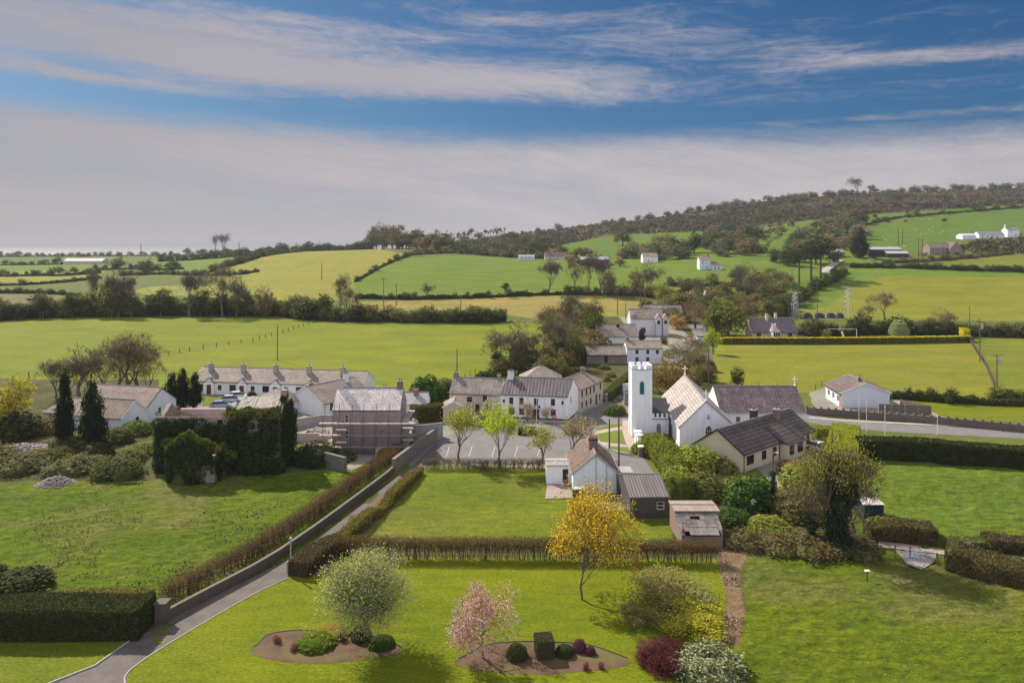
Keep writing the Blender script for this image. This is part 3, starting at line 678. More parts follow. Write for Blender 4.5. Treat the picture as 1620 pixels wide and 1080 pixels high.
DOORR = plain((0.10, 0.035, 0.035), 0.5, name='dark_red_door')
BROWNF = plain((0.10, 0.045, 0.035), 0.5, name='brown_frame')
STONE = stone()

# white two-storey pub
pub, M, L, Dp = house('pub', 'long white two-storey pub with a ribbed dark roof facing the car park', 'pub', W(792,661), W(898.5,665.5), W(915,652), 4.45, 7.0, 'a', WR,
    corrug((0.26, 0.22, 0.215), (0.075, 0.068, 0.078), 'a', 0.62),
    ops=[('f', .6, 2.9, .45, .55, 'w')] + [('f', s, 2.65, .78, 1.25, 'w') for s in (2.0, 3.9, 6.6, 9.75)] + [('f', 11.5, 2.9, .42, .7, 'w')] +
        [('f', s, .75, .95, 1.25, 'w') for s in (2.1, 3.95, 9.8)] + [('f', 6.55, 0.02, 1.35, 2.05, 'd'), ('r', 2.0, 2.9, .6, 1.25, 'w')],
    frame=BROWNF, sill=WHITE, dcol=DOORR, chim=[(.75, 3.3, 1.0, .7, 5.6, 8.1, WR2, 2)], plinth=plain((0.02, 0.03, 0.05), 0.5, name='blue_black'), og=.05, oe=.18)
b = MB(M); b.box(5.3, 7.45, -.10, -.004, 2.12, 2.62); sb = b.build('sign_board', plain((0.06, 0.05, 0.12), 0.5, name='sign_navy'), pub)
b = MB(M); b.box(5.55, 7.2, -.112, -.104, 2.44, 2.52); b.box(5.75, 7.0, -.112, -.104, 2.22, 2.33); b.build('lettering', WHITE, sb)
b = MB(M); b.box(5.2, 7.9, -.55, -.004, 2.08, 2.115); b.build('door_canopy', WHITE, pub)
for s in (1.0, 8.3, 12.0):
    b = MB(M); b.tube((s, -.06, .1), (s, -.06, 4.2), .04, n=6); b.build('downpipe', WHITE, pub)

# cream house joined to the pub
ch, M, L, Dp = house('house', 'cream house with a mottled grey slate roof, left of the white pub', 'house', W(711,654), W(791.5,657.5), 6.2, 4.0, 6.35, 'a', CREAM, SLATE_G('a'),
    ops=[('f', 3.9, 2.35, 1.0, 1.0, 'w'), ('f', 6.9, 2.45, .8, 1.2, 'w'), ('f', 7.6, .8, .9, 1.2, 'w'), ('f', 5.4, 0.02, .9, 2.0, 'd')], frame=DARK, sill=WHITE,
    chim=[(.5, 3.1, .9, .6, 5.4, 7.25, STONE, 2), (9.0, 3.1, .6, .6, 5.6, 7.0, STONE, 2)], og=.05)
b = MB(M); b.tube((5.0, -.08, .1), (5.0, -.08, 3.8), .05, n=6); b.build('downpipe', WHITE, ch)
A_, B_ = W(701,667), W(735,667)
house('annexe', 'small cream gabled annexe in front of the cream house', 'annexe', A_, B_, 4.4, 2.7, 3.65, 'b', CREAM, TILE_A('b'), ops=[('f', 1.5, .4, .7, 1.5, 'd')], frame=DARK, barge=WHITE)
# long wing running back from the pub
house('house', 'long two-storey stone-coloured house running up the street from the pub', 'house', W(917,652.5), W(954,634.5), 6.6, 4.35, 6.1, 'a', CREAM, TILE_A('a'),
    ops=[('f', s, 2.75, .75, 1.2, 'w') for s in (1.2, 3.3, 5.2, 7.0, 10.3)] + [('f', s, .7, .7, 1.1, 'w') for s in (1.2, 3.2, 5.4, 9.9)] + [('f', 8.2, 0.02, .9, 2.0, 'd')],
    frame=DARK, sill=CONC, hip=(0, 2.6), chim=[(8.6, 3.3, .9, .6, 5.2, 7.0, STONE, 2), (12.0, 4.6, .7, .6, 3.0, 6.0, STONE, 1)])
house('hall', 'brown pyramid-roofed hall behind the white pub', 'hall', (1.8, 151), (10.6, 151), 8.6, 3.6, 6.2, 'a', GREYR, (TILE_A('a'), TILE_A('b')), ops=[('f', 2, .9, 1.2, 1.1, 'W'), ('f', 6, .9, 1.2, 1.1, 'W')], hip=(4.0, 4.0))
house('outbuilding', 'low flat-roofed white outbuilding behind the pub', 'outbuilding', (11.5, 150.5), (17.0, 150.5), 3, 2.6, 2.75, 'a', WR, GREY, og=.1, oe=.1)

# tall stone house in scaffolding
AX, BX = (-27.9, 112.9), (-17.4, 112.9)
mill, M, L, Dp = house('stone_house', 'tall stone house under repair, wrapped in scaffolding, with a pale slate roof', 'house', AX, BX, 7.0, 6.4, 9.15, 'a',
    stone((0.50, 0.37, 0.34), (0.36, 0.27, 0.26), (0.44, 0.36, 0.33), 2.6), SLATE_L('a'),
    ops=[('f', 2.2, 4.5, .55, 1.2, 'w'), ('f', 2.2, 2.0, .55, 1.2, 'w'), ('f', 7.6, 4.4, .8, 1.3, 'o'), ('f', 7.6, 1.9, .8, 1.4, 'o'), ('f', 5.0, 0.02, 1.0, 1.9, 'o'), ('r', 2.1, 4.4, .7, 1.2, 'o'), ('r', 4.7, 4.4, .7, 1.2, 'o')],
    sill=None, chim=[(.55, 3.5, .95, .7, 8.0, 10.6, render_wall((0.55,0.50,0.5),(0.3,0.28,0.28),.5), 1), (10.0, 3.5, .9, .7, 8.0, 10.2, brickm((0.2,0.09,0.07),(0.14,0.07,0.06)), 2)], og=.02, oe=.12, gutter=True)
sc_ = empty('scaffolding', (-27.9, 111.9, 0), 0, label='steel scaffolding with plank decks around the tall stone house', cat='scaffolding')
STEEL = plain((0.16, 0.15, 0.15), 0.5, metal=0.5, name='scaffold_steel')
PLANK = groundm((0.40, 0.33, 0.32), (0.30, 0.25, 0.25), 1.5, 8, 0.2, name='scaffold_plank')
xs_ = [-.9, .6, 1.35, 3.3, 5.1, 7.0, 9.0, 11.1, 13.0]
for x in xs_:
    for y in (0, -1.2): MB().tube((x, y, 0), (x, y, 7.6 if y == 0 else 6.1), .045, n=6).build('upright', STEEL, sc_)
for y in (2.8, 5.8, 8.2): MB().tube((12.2, y, 0), (12.2, y, 7.0), .035, n=6).build('upright', STEEL, sc_)
for z in (1.15, 2.95, 4.75):
    b = MB(); b.box(-1.6, 13.1, -1.15, -.1, z, z+.07); b.box(10.85, 11.9, -.08, 8.2, z, z+.07); b.build('deck', PLANK, sc_)
    b = MB()
    for zz in (z+.5, z+1.0): b.tube((-1.2, -1.2, zz), (13.1, -1.2, zz), .022, n=5)
    b.tube((-1.2, 0, z-.05), (13.1, 0, z-.05), .025, n=5); b.build('ledger', STEEL, sc_)
for x, z in ((1.0, 4.35), (1.0, 2.45), (11.2, 4.6), (11.2, 2.8)):
    MB().hexa([(x, -1.25, z-.3), (x+1.6, -1.25, z-.3), (x+1.9, -2.2, z-.3), (x+.3, -2.2, z-.3)][::-1], [(x, -1.25, z-.2), (x+1.6, -1.25, z-.2), (x+1.9, -2.2, z-.2), (x+.3, -2.2, z-.2)][::-1]).build('fan_board', PLANK, sc_)
b = MB(); b.tube((-.9, -1.2, .1), (3.3, -1.2, 4.8), .03, n=5); b.tube((5.1, -1.2, .1), (9.0, -1.2, 4.8), .03, n=5); b.build('brace', STEEL, sc_)
# small white house top behind
house('cottage', 'small white gabled building half hidden behind the scaffolded stone house', 'cottage', (-24.2, 133), (-15.6, 133), 5, 3.0, 4.6, 'a', WR, GREY, chim=[(.5, 2.5, .8, .6, 3.5, 5.6, brickm(), 2), (6.4, 1.9, .8, .6, 3.5, 5.2, brickm(), 2)], gutter=False)

# terrace of bungalows beyond the ruin
TA, TB = (-69.0, 157.3), (-31.4, 151.3)
ter, M, L, Dp = house('terrace', 'long low terrace of white bungalows with gabled porches and grey chimneys', 'terrace', TA, TB, 8.0, 2.75, 5.05, 'a', WR, TILE_A('a'),
    ops=[o for k in range(5) for o in (('f', k*7.6+1.6, .75, 1.5, 1.35, 'W'), ('f', k*7.6+6.2, .9, .9, 1.05, 'w'))], frame=DARK, sill=WHITE,
    chim=[(k*7.6+2.5, 2.9, .95, .7, 3.6, 5.95, CONC, 1, None, True) for k in range(5)], barge=WHITE)
for k in range(5):
    s = k*7.6 + 3.9; b = MB(M); b.box(s-1.1, s+1.1, -.35, -.005, 0, 2.5); b.add([(s-1.1, -.35, 2.5), (s+1.1, -.35, 2.5), (s, -.35, 3.45), (s-1.1, -.005, 2.5), (s+1.1, -.005, 2.5), (s, -.005, 3.45)], [(0,1,2)]); b.build('porch', WR, ter)
    b = MB(M)
    for sg in (-1, 1): b.hexa([(s+sg*1.3, -.5, 2.35), (s, -.5, 3.47), (s, 2.2, 3.47), (s+sg*1.3, 1.0, 2.35)], [(s+sg*1.3, -.5, 2.45), (s, -.5, 3.58), (s, 2.2, 3.58), (s+sg*1.3, 1.0, 2.45)])
    b.build('porch_roof', TILE_A('b'), ter)
    b = MB(M); b.box(s-.5, s+.5, -.40, -.352, .02, 2.05); b.build('door', DOORR, ter)
# bungalows between the ruin and the scaffolding
house('bungalow', 'white bungalow with a plain blank gable end, left of the scaffolded house', 'bungalow', (-43.4, 141), (-35.3, 135.3), 12.5, 2.6, 5.1, 'b', WR2, TILE_A('b'),
    ops=[('r', 2.2, .8, .8, 1.4, 'w'), ('r', 4.4, .5, 1.2, 1.7, 'W'), ('r', 7.0, .8, .9, 1.3, 'w')], frame=DARK, chim=[(5.6, 9.6, .9, .7, 4.2, 6.4, WR2, 1, brickm()), (1.2, 4.6, .7, .6, 3.2, 4.7, DARK, 1)], barge=WHITE, oe=.4)
house('bungalow', 'brown hip-roofed bungalow behind the pale roof of the ivy ruin', 'bungalow', (-49.5, 137.5), (-42.6, 135.0), 7.0, 2.4, 4.4, 'a', WR2, (TILE_A('a'), TILE_A('b')), hip=(3, 3), oe=.35)
house('porch_building', 'tiny gabled lean-to roof beside the parked cars', 'outbuilding', (-53.2, 132), (-48.6, 131.6), 5, 1.6, 2.7, 'b', WR2, TILE_A('b'), gutter=False)
# left group
house('bungalow', 'large brown-roofed bungalow with a white gable, left of the dark conifers', 'bungalow', (-79.5, 134.0), (-66, 131), (-64.6, 139.8), 2.6, 5.5, 'a', WR2, roofm((0.33, 0.25, 0.22), (0.27, 0.20, 0.18), 'a', 0.4, 0.33, 0.3), oe=.4, barge=DARK, ops=[('r', 4, .9, 1.0, 1.1, 'w')])
house('wing', 'low white-gabled wing in front of the large brown-roofed bungalow', 'house wing', (-76.4, 127.2), (-67, 124.7), (-65.4, 130.5), 2.4, 4.8, 'a', WR2, roofm((0.33, 0.25, 0.21), (0.27, 0.21, 0.18), 'a', 0.4, 0.33, 0.3), ops=[('r', 3.6, .8, .8, 1.0, 'w'), ('f', 4, .8, 1.2, 1.1, 'W')], frame=DARK, barge=WHITE)
house('bungalow', 'small pale bungalow behind the tall dark cypress at the left', 'bungalow', (-83.2, 129), (-74.5, 127.5), 6, 2.5, 4.4, 'a', WR2, roofm((0.38, 0.32, 0.28), (0.3, 0.26, 0.23), 'a', 0.4, 0.33, 0.3), ops=[('f', 1.6, 0.02, .9, 2, 'd')], hip=(2.5, 0))

# ------------------------------------------------------------------ church
CHW = render_wall((0.84, 0.84, 0.87), (0.38, 0.38, 0.42), 0.45)
chur = empty('church', (20.1, 121.5, 0), 0, label='white village church with a tall battlemented tower and crosses on its gables', cat='church')
b = MB(); w_, h_ = 3.25, 11.95
def arch(cx, y, z0, w, h, n=8, yy=None):
    p = [(cx-w/2, z0), (cx+w/2, z0), (cx+w/2, z0+h-w*.75)]
    for k in range(1, n): a = math.pi*k/n; p.append((cx + w/2*math.cos(a), z0+h-w*.75 + w*.75*math.sin(a)))
    return p + [(cx-w/2, z0+h-w*.75)]
b.box(0, w_, 0, 3.3, -.3, 11.35); 
for x in (-.06, w_-.84): b.box(x, x+.90, -.09, -.003, 0, 11.35)
b.box(-.09, -.003, 0, .8, 0, 11.35); b.box(-.09, -.003, 2.5, 3.3, 0, 11.35)
b.box(-.16, .70, -.22, -.094, 0, 3.7); 
b.build('tower', CHW, chur)
for x0, x1 in ((-.06, .95), (1.32, 1.95), (2.30, w_+.06)):
    MB().box(x0, x1, -.09, .25, 11.352, 11.98).build('merlon', CHW, chur); MB().box(x0, x1, 3.05, 3.36, 11.352, 11.98).build('merlon', CHW, chur)
for y0, y1 in ((.255, .9), (1.3, 1.95), (2.4, 3.045)): MB().box(-.06, .2, y0, y1, 11.352, 11.98).build('merlon', CHW, chur); MB().box(w_-.2, w_+.06, y0, y1, 11.352, 11.98).build('merlon', CHW, chur)
MB().box(-.12, w_+.12, -.15, 3.42, 11.22, 11.347).build('string_course', CONC, chur)
MB().add([(x, -.02, z) for x, z in arch(1.62, 0, 7.15, .66, 2.1)], [tuple(range(11))]).build('belfry_louvre', plain((0.01, 0.10, 0.11), 0.5, name='dark_teal'), chur)
p = arch(1.62, 0, 7.05, .90, 2.35); q = arch(1.62, 0, 7.15, .66, 2.1); k = len(p)
MB().add([(x, -.05, z) for x, z in p] + [(x, -.05, z) for x, z in q], [(i, (i+1) % k, k+(i+1) % k, k+i) for i in range(k)]).build('louvre_surround', plain((0.45, 0.62, 0.66), 0.6, name='pale_teal'), chur)
b = MB(); b.box(w_+.01, 6.0, -.35, 5.5, 0, 3.15); b.build('porch', CHW, chur)
b = MB(); x = w_+.01
while x < 5.95: b.box(x, x+.36, -.35, -.1, 3.30, 3.95); x += .76
b.box(w_+.01, 6.0, -.35, -.1, 3.151, 3.32); b.build('porch_battlements', CHW, chur)
MB().box(w_+.01, 6.0, -.43, -.352, 3.0, 3.12).build('porch_string', plain((0.12, 0.11, 0.13), 0.7, name='dark_moulding'), chur)
MB().add([(x, -.357, z) for x, z in arch(4.35, 0, .85, .72, 1.5)], [tuple(range(11))]).build('window', GLASS, chur)
b = MB(); 
for dx in (-.12, .12): b.box(4.35+dx-.02, 4.35+dx+.02, -.375, -.36, .85, 2.2)
for z in (1.15, 1.5, 1.85): b.box(4.0, 4.7, -.376, -.361, z-.02, z+.02)
b.build('glazing_bars', WHITE, chur)
b = MB(); b.hexa([(w_+.02, 0, 3.17), (6.6, 0, 3.17), (6.6, 5.4, 3.2), (w_+.02, 5.4, 3.2)], [(w_+.02, .15, 3.3), (6.6, .15, 3.3), (6.6, 4.6, 5.6), (w_+.02, 4.6, 5.6)]); b.build('porch_roof', SLATE_B('a'), chur)
b = MB(); b.box(6.3, 7.6, -3.0, -.4, 0, 2.3); b.build('boiler_room', stone((0.22,0.17,0.15),(0.16,0.12,0.11),(0.2,0.17,0.16),4), chur); MB().box(6.15, 6.29, -3.3, -2.9, 0, 3.0).build('buttress', CHW, chur)
# transept and nave share the church's root
def child_house(*a, **k):
    before = set(D_.objects); r = house(*a, **k); root = r[0]
    loc = Vector(root.location) - Vector(chur.location); rz = root.rotation_euler.z
    for o in [o for o in D_.objects if o.parent == root]:
        o.parent = chur; o.location = Vector((loc.x, loc.y, loc.z)); o.rotation_euler = (0, 0, rz)
    D_.objects.remove(root); return r
r1 = child_house('x', '', '', (25.6, 111), (34.3, 113.2), (36.4, 136), 4.3, 7.95, 'b', CHW, roofm((0.50, 0.44, 0.41), (0.44, 0.385, 0.36), 'b', 0.55, 0.62, 0.25, (0.40, 0.36, 0.28), 0.12, 0.55), oe=.2, og=.1, barge=GREY, gutter=GREY,
    ops=[('r', 4, 1.2, .8, 2.2, 'w'), ('l', 15, 1.2, .8, 2.2, 'w'), ('l', 19, 1.2, .8, 2.2, 'w')])
child_house('x', '', '', (35.1, 122.5), (49.6, 122.5), 9.0, 3.9, 7.4, 'a', CHW, SLATE_P('a'), oe=.15, og=.0, gutter=GREY, ops=[('f', s, 1.2, .8, 2.0, 'w') for s in (3, 6.4, 9.8, 13)])
def at_gable(x, y, z, parent=chur):
    b = MB(); ox, oy = chur.location.x, chur.location.y; X, Y = x-ox, y-oy
    b.box(X-.08, X+.08, Y-.06, Y+.06, z, z+1.55); b.box(X-.48, X-.082, Y-.055, Y+.055, z+.92, z+1.08); b.box(X+.082, X+.48, Y-.055, Y+.055, z+.92, z+1.08); b.box(X-.2, X+.2, Y-.2, Y+.2, z-.12, z-.002)
    b.build('gable_cross', WHITE, parent)
at_gable(29.95, 112.1, 8.18); at_gable(32.1, 134.8, 8.18); at_gable(49.4, 127, 7.6)
u = Vector((8.7, 2.2)).normalized(); nrm = Vector((u.y, -u.x)); ga = Vector((25.6, 111)) - Vector((20.1, 121.5))
def gpt(s, z, o): p = ga + u*s + nrm*o; return (p.x, p.y, z)
MB().add([gpt(s, z, .02) for s, z in arch(4.9, 0, 1.6, 1.0, 2.5)], [tuple(range(11))]).build('window', GLASS, chur)
b = MB()
for dx in (-.17, .17): b.add([gpt(4.9+dx-.03, 1.6, .04), gpt(4.9+dx+.03, 1.6, .04), gpt(4.9+dx+.03, 3.9, .04), gpt(4.9+dx-.03, 3.9, .04)], [(0,1,2,3)])
for z in (2.0, 2.45, 2.9, 3.35): b.add([gpt(4.42, z-.03, .041), gpt(5.38, z-.03, .041), gpt(5.38, z+.03, .041), gpt(4.42, z+.03, .041)], [(0,1,2,3)])
b.build('glazing_bars', WHITE, chur)
MB().add([gpt(s, z, .03) for s, z in ((4.55, 5.2), (5.15, 5.2), (4.85, 6.1))], [(0,1,2)]).build('gable_vent', GREY, chur)
# churchyard wall with piers
cw = empty('boundary_wall', (*W(1000,690), 0), 0, label='white boundary wall with capped piers left of the church tower', cat='wall')
ox, oy = cw.location.x, cw.location.y
def wallrun(root, pts, h, w, m_, name='wall_run', cap=None, z=0.0):
    for i in range(len(pts)-1):
        a, c = Vector(pts[i][:2]), Vector(pts[i+1][:2]); d = (c-a).normalized(); n = Vector((-d.y, d.x))*w/2
        za = pts[i][2] if len(pts[i]) > 2 else 0; zc = pts[i+1][2] if len(pts[i+1]) > 2 else 0
        o_ = Vector(root.location[:2])
        a = a - o_; c = c - o_
        b = MB(); b.hexa([(*(a-n)[:], za-.4), (*(c-n)[:], zc-.4), (*(c+n)[:], zc-.4), (*(a+n)[:], za-.4)], [(*(a-n)[:], za+h), (*(c-n)[:], zc+h), (*(c+n)[:], zc+h), (*(a+n)[:], za+h)])
        b.build(name, m_, root)
        if cap:
            n2 = n*1.25; b = MB(); b.hexa([(*(a-n2)[:], za+h+.002), (*(c-n2)[:], zc+h+.002), (*(c+n2)[:], zc+h+.002), (*(a+n2)[:], za+h+.002)], [(*(a-n2)[:], za+h+.1), (*(c-n2)[:], zc+h+.1), (*(c+n2)[:], zc+h+.1), (*(a+n2)[:], za+h+.1)])
            b.build('coping', cap, root)
wallrun(cw, [W(1003,668), W(1007,690), W(1014,716)], 1.1, .3, WR, cap=WR)
for p in (W(1001,662), W(1009,702), W(1013,708)):
    b = MB(); b.box(p[0]-ox-.45, p[0]-ox+.45, p[1]-oy-.45, p[1]-oy+.45, 0, 1.9); b.box(p[0]-ox-.6, p[0]-ox+.6, p[1]-oy-.6, p[1]-oy+.6, 1.902, 2.12); b.build('pier', WR, cw)
for px_, lb in ((1014, 'round brown stone gate pier with a white cap, beside the church path'), (1034, 'round brown stone gate pier with a white cap, half hidden in the shrubs')):
    p = W(px_, 722); g = empty('gate_pier', (*p, 0), 0, label=lb, cat='gate pier', group='round gate piers')
    MB().tube((0, 0, 0), (0, 0, 1.5), .42, n=14).build('shaft', stone((0.2,0.15,0.14),(0.14,0.11,0.11),(0.2,0.18,0.17),5), g, smooth=False); MB().tube((0, 0, 1.502), (0, 0, 1.66), .52, .45, n=14).build('cap', WR, g)
b = MB(); b.box(0, 1.2, 0, 1.2, 0, 2.4)
for x in (0, .42, .84): b.box(x, x+.26, 0, .25, 2.402, 2.65)
gp = b.build('gate_pier', STONE, None, (*W(988,641), 0)); tag(gp, 'square dark stone pier with a battlemented top behind the church tower', 'gate pier')

# cream bungalow with the dark tiled roof
A_, B_, C_ = (32.55, 102.4), (47.7, 115.4), (41.9, 120.1)
bu, M, L, Dp = house('bungalow', 'cream bungalow with a dark tiled roof and two chimneys, in front of the church nave', 'bungalow', A_, B_, C_, 2.75, 5.5, 'a', BEIGE, (TILE_D('a'), TILE_D('b')),
    ops=[('f', 1.9, .75, 2.0, 1.35, 'W'), ('f', 5.6, .75, 1.3, 1.35, 'W'), ('f', 8.5, .75, 1.2, 1.35, 'W'), ('f', 18.5, .5, .9, 1.7, 'w'), ('f', 16.9, 0.02, .9, 2.05, 'd')], frame=BROWNF, dcol=DOORR, barge=DARK, oe=.35, og=.25, hip=(0, 0),
    chim=[(10.6, 4.3, 1.1, .7, 4.9, 6.6, plain((0.05,0.05,0.06), .7, name='black_render'), 2), (14.6, 2.9, .9, .7, 4.2, 6.3, brickm(), 1)])
b = MB(M); b.box(9.9, 14.9, -1.25, -.005, 0, 2.35); b.build('bay', BEIGE, bu)
for s, w in ((11.0, 1.3), (13.5, 1.6)):
    b = MB(M); b.box(s-w/2, s+w/2, -1.29, -1.252, .7, 2.1); wn = b.build('window', BROWNF, bu)
    b = MB(M); b.box(s-w/2+.08, s-.04, -1.30, -1.292, .8, 2.0); b.box(s+.04, s+w/2-.08, -1.30, -1.292, .8, 2.0); b.build('pane', GLASS, wn)
b = MB(M); b.hexa([(9.6, -1.55, 2.30), (15.2, -1.55, 2.30), (15.2, 2.2, 3.95), (9.6, 2.2, 3.95)], [(9.6, -1.55, 2.42), (15.2, -1.55, 2.42), (15.2, 2.2, 4.5), (9.6, 2.2, 4.5)]); b.build('bay_roof', TILE_D('a'), bu)
for s in (.15, 9.75, 15.2): b = MB(M); b.tube((s, -.09, 0), (s, -.09, 2.5), .05, n=6); b.build('downpipe', DARK, bu)

# white cottage on the lane
ct, M, L, Dp = house('cottage', 'small white cottage with a brown tiled roof and a brick chimney, gable to the paddock', 'cottage', (7.9, 93.9), (13.75, 93.9), 8.6, 2.62, 5.0, 'b',
    render_wall((0.78, 0.82, 0.88), (0.33, 0.36, 0.38), 0.35), roofm((0.185, 0.115, 0.095), (0.135, 0.085, 0.075), 'b', 0.33, 0.3, 0.5, (0.30, 0.22, 0.14)), oe=.22, og=.15, barge=GREY, gutter=METAL, chim=[(2.95, 3.4, 1.15, .75, 4.4, 6.0, brickm((0.2,0.075,0.05),(0.12,0.05,0.045)), 3, plain((0.04,0.035,0.035), .8, name='soot'))])
b = MB(M)
for s in (2.95, 4.3): b.tube((s, -.06, 0), (s, -.06, 4.9-abs(s-2.9)*.9), .05, n=6)
b.build('downpipe', METAL, ct)
b = MB(M); b.box(5.95, 7.6, 2.0, 4.2, 0, 2.0); b.build('side_porch', DARK, ct); b = MB(M); b.box(5.8, 8.1, 1.8, 4.5, 2.02, 2.12); b.build('side_porch_roof', CONC, ct)
ann, M, L, Dp = house('outhouse', 'flat-roofed white outhouse with a dark doorway, left of the small white cottage', 'outhouse', (4.62, 97.6), (8.0, 97.6), 3.2, 2.4, 2.5, 'a', WR, groundm((0.38,0.34,0.31),(0.3,0.27,0.25),1.0,name='felt'), ops=[('f', 2.55, .05, .75, 1.95, 'd')], og=.12, oe=.12, gutter=False)
rl = empty('roof_railing', (4.7, 97.7, 2.66), 0, label='white slatted railing lying along the flat roof of the white outhouse', cat='railing')
for z in (.08, .42): MB().box(0, 3.2, 0, .05, z, z+.07).build('rail', WHITE, rl)
for x in (0.01, 1.3, 2.3, 3.05): MB().box(x, x+.12, -.055, -.003, 0, .6).build('post', WHITE, rl)
# grey corrugated shed
sh, M, L, Dp = house('shed', 'dark block shed with a grey corrugated roof, right of the field gate', 'shed', (13.85, 85.2), (18.4, 85.4), 8.6, 2.45, 3.75, 'a', render_wall((0.085,0.075,0.07),(0.045,0.042,0.04),.7), corrug((0.24,0.21,0.20),(0.13,0.115,0.11),'a',.36), ops=[('f', 3.6, 1.0, .9, .9, 'w')], frame=WHITE, oe=.1, og=.06, gutter=False)
# old brick shed with broken lean-to
os_, M, L, Dp = house('old_shed', 'old shed with a rusty flat roof and a broken tiled lean-to, behind the cross hedge', 'shed', (18.0, 80.0), (22.7, 80.0), 3.0, 2.75, 2.85, 'a', brickm((0.26,0.12,0.09),(0.18,0.09,0.075)), corrug((0.40,0.34,0.30),(0.32,0.26,0.23),'a',.3,rust=(0.30,0.13,0.06)), og=.15, oe=.15, gutter=False)
b = MB(M); b.box(.0, .16, -2.9, -.005, 0, 1.9); b.box(4.2, 4.36, -2.9, -.005, 0, 1.9); b.box(.165, 4.195, -2.9, -2.74, 0, 1.15); b.build('lean_to_wall', brickm((0.22,0.13,0.10),(0.15,0.10,0.085)), os_)
rr = random.Random(4); b = MB(M)
for i in range(9):
    for j in range(6):
        if (i, j) in ((3,4),(4,4),(0,1),(8,0),(1,0)): continue
        x0, y0 = -.15+i*.52, -3.1+j*.51; z_ = 1.35+(j*.51)*.42+rr.uniform(-.03,.03); b.hexa([(x0,y0,z_),(x0+.5,y0,z_),(x0+.5,y0+.54,z_+.22),(x0,y0+.54,z_+.22)],[(x0,y0,z_+.04),(x0+.5,y0,z_+.04),(x0+.5,y0+.54,z_+.26),(x0,y0+.54,z_+.26)], rr.choice((0,0,0,1)))
b.build('lean_to_roof', [groundm((0.20,0.165,0.15),(0.12,0.10,0.095),1.2,10,.4,c3=(0.26,0.22,0.20),name='broken_tiles'), corrug((0.30,0.30,0.32),(0.2,0.2,0.21),'a',.12)], os_)
# brick-fronted bungalow on the right
house('bungalow', 'bungalow with a red brick front and pale gable beside the long stone wall', 'bungalow', (64.9, 143.3), (74.6, 143.6), (75.6, 153), 3.0, 4.85, 'b',
    render_wall((0.66,0.70,0.76),(0.45,0.48,0.52),.3), roofm((0.20,0.145,0.14),(0.16,0.115,0.115),'b',.35,.3,.2), oe=.45, og=.2, barge=WHITE, sidewall=brickm((0.42,0.17,0.10),(0.34,0.14,0.09)), ops=[('l', s, .9, 1.3, 1.2, 'W') for s in (2.0, 4.8, 7.6)] + [('f', 4.6, 3.0-.01-.0, .01, .01, 's')], chim=[(4.4, 2.2, .6, .6, 4.3, 5.6, brickm(), 1)])
bw = D_.objects.new('x', None)
# dormer bungalow with the bay, up the field
zz = float(zt(90, 250))
db, M, L, Dp = house('bungalow', 'bungalow with a mauve slate roof and a pointed glass bay behind the long hedge', 'bungalow', (82.6, 250), (98.2, 250), 8.5, 2.3, 6.6, 'a', render_wall((0.60,0.50,0.38),(0.42,0.36,0.29),.3), MAUVE('a'),
    ops=[('f', 2.3, .5, 1.6, 1.4, 'W'), ('f', 13, .5, 1.6, 1.4, 'W')], chim=[(6.2, 3.6, .8, .8, 5.5, 8.0, render_wall((0.6,0.52,0.4),(0.4,0.35,0.28),.3), 2), (9.6, 4.3, .8, .8, 5.5, 8.2, render_wall((0.6,0.52,0.4),(0.4,0.35,0.28),.3), 2)], z0=zz, oe=.4)
pp = [(6.0, 0), (6.6, -1.8), (9.0, -1.8), (9.6, 0)]
MB(M).prism(pp[::1], 0, 2.4).build('bay', WHITE, db); b = MB(M)
for x0, x1 in ((6.75, 7.35), (7.5, 8.1), (8.25, 8.85)): b.box(x0, x1, -1.83, -1.81, .5, 2.2)
b.build('bay_glazing', GLASS, db)
b = MB(M); b.add([(5.7, .6, 2.42), (6.4, -2.1, 2.42), (9.2, -2.1, 2.42), (9.9, .6, 2.42), (7.8, 1.6, 4.9)], [(0,1,4), (1,2,4), (2,3,4), (0,3,2,1)]); b.build('bay_roof', roofm((0.40,0.32,0.33),(0.34,0.27,0.28),'a',.35,.4,.1), db)
for s in (7.6, 8.6): b = MB(M); b.hexa([(s-.3,1.75,4.1),(s+.3,1.75,4.1),(s+.3,2.4,4.76),(s-.3,2.4,4.76)],[(s-.3,1.72,4.2),(s+.3,1.72,4.2),(s+.3,2.38,4.86),(s-.3,2.38,4.86)]); b.build('rooflight', WHITE, db)

# middle group up the street
def gz(x, y): return float(zt(x, y))
house('house', 'white two-storey house behind the church tower', 'house', (31.0, 196), (40.6, 196), 6.0, 4.3, 5.9, 'a', WR2, TILE_A('a'), ops=[('f', s, z, .9, 1.15, 'w') for s in (2.7, 5.6) for z in (2.7, .7)] + [('f', 8.2, 2.7, .9, 1.15, 'w')], frame=GREY, chim=[(.6, 3, .8, .6, 5.0, 6.9, STONE, 1)])
house('barn', 'long low stone barn joined to the white two-storey house', 'barn', (20.2, 196.4), (30.9, 196.2), 6.0, 2.5, 4.3, 'a', stone((0.3,0.25,0.23),(0.22,0.18,0.17),(0.32,0.29,0.27)), TILE_A('a'), ops=[('f', 2.5, .5, 1.4, 1.6, 'o'), ('f', 5.2, .3, 1.0, 1.8, 'd'), ('f', 8.6, 1.2, 1.6, 1.0, 'o')])
house('bungalow', 'bungalow with a broad brown tiled roof, above the long stone barn', 'bungalow', (27.9, 236.5), (40.9, 236.5), 9, 2.4, 5.8, 'a', WR, TILE_A('a'), ops=[('f', 3, .9, 1.3, 1.1, 'W')], og=.3, barge=WHITE, chim=[(7.0, 3.6, .9, .7, 4.6, 6.1, DARK, 1)])
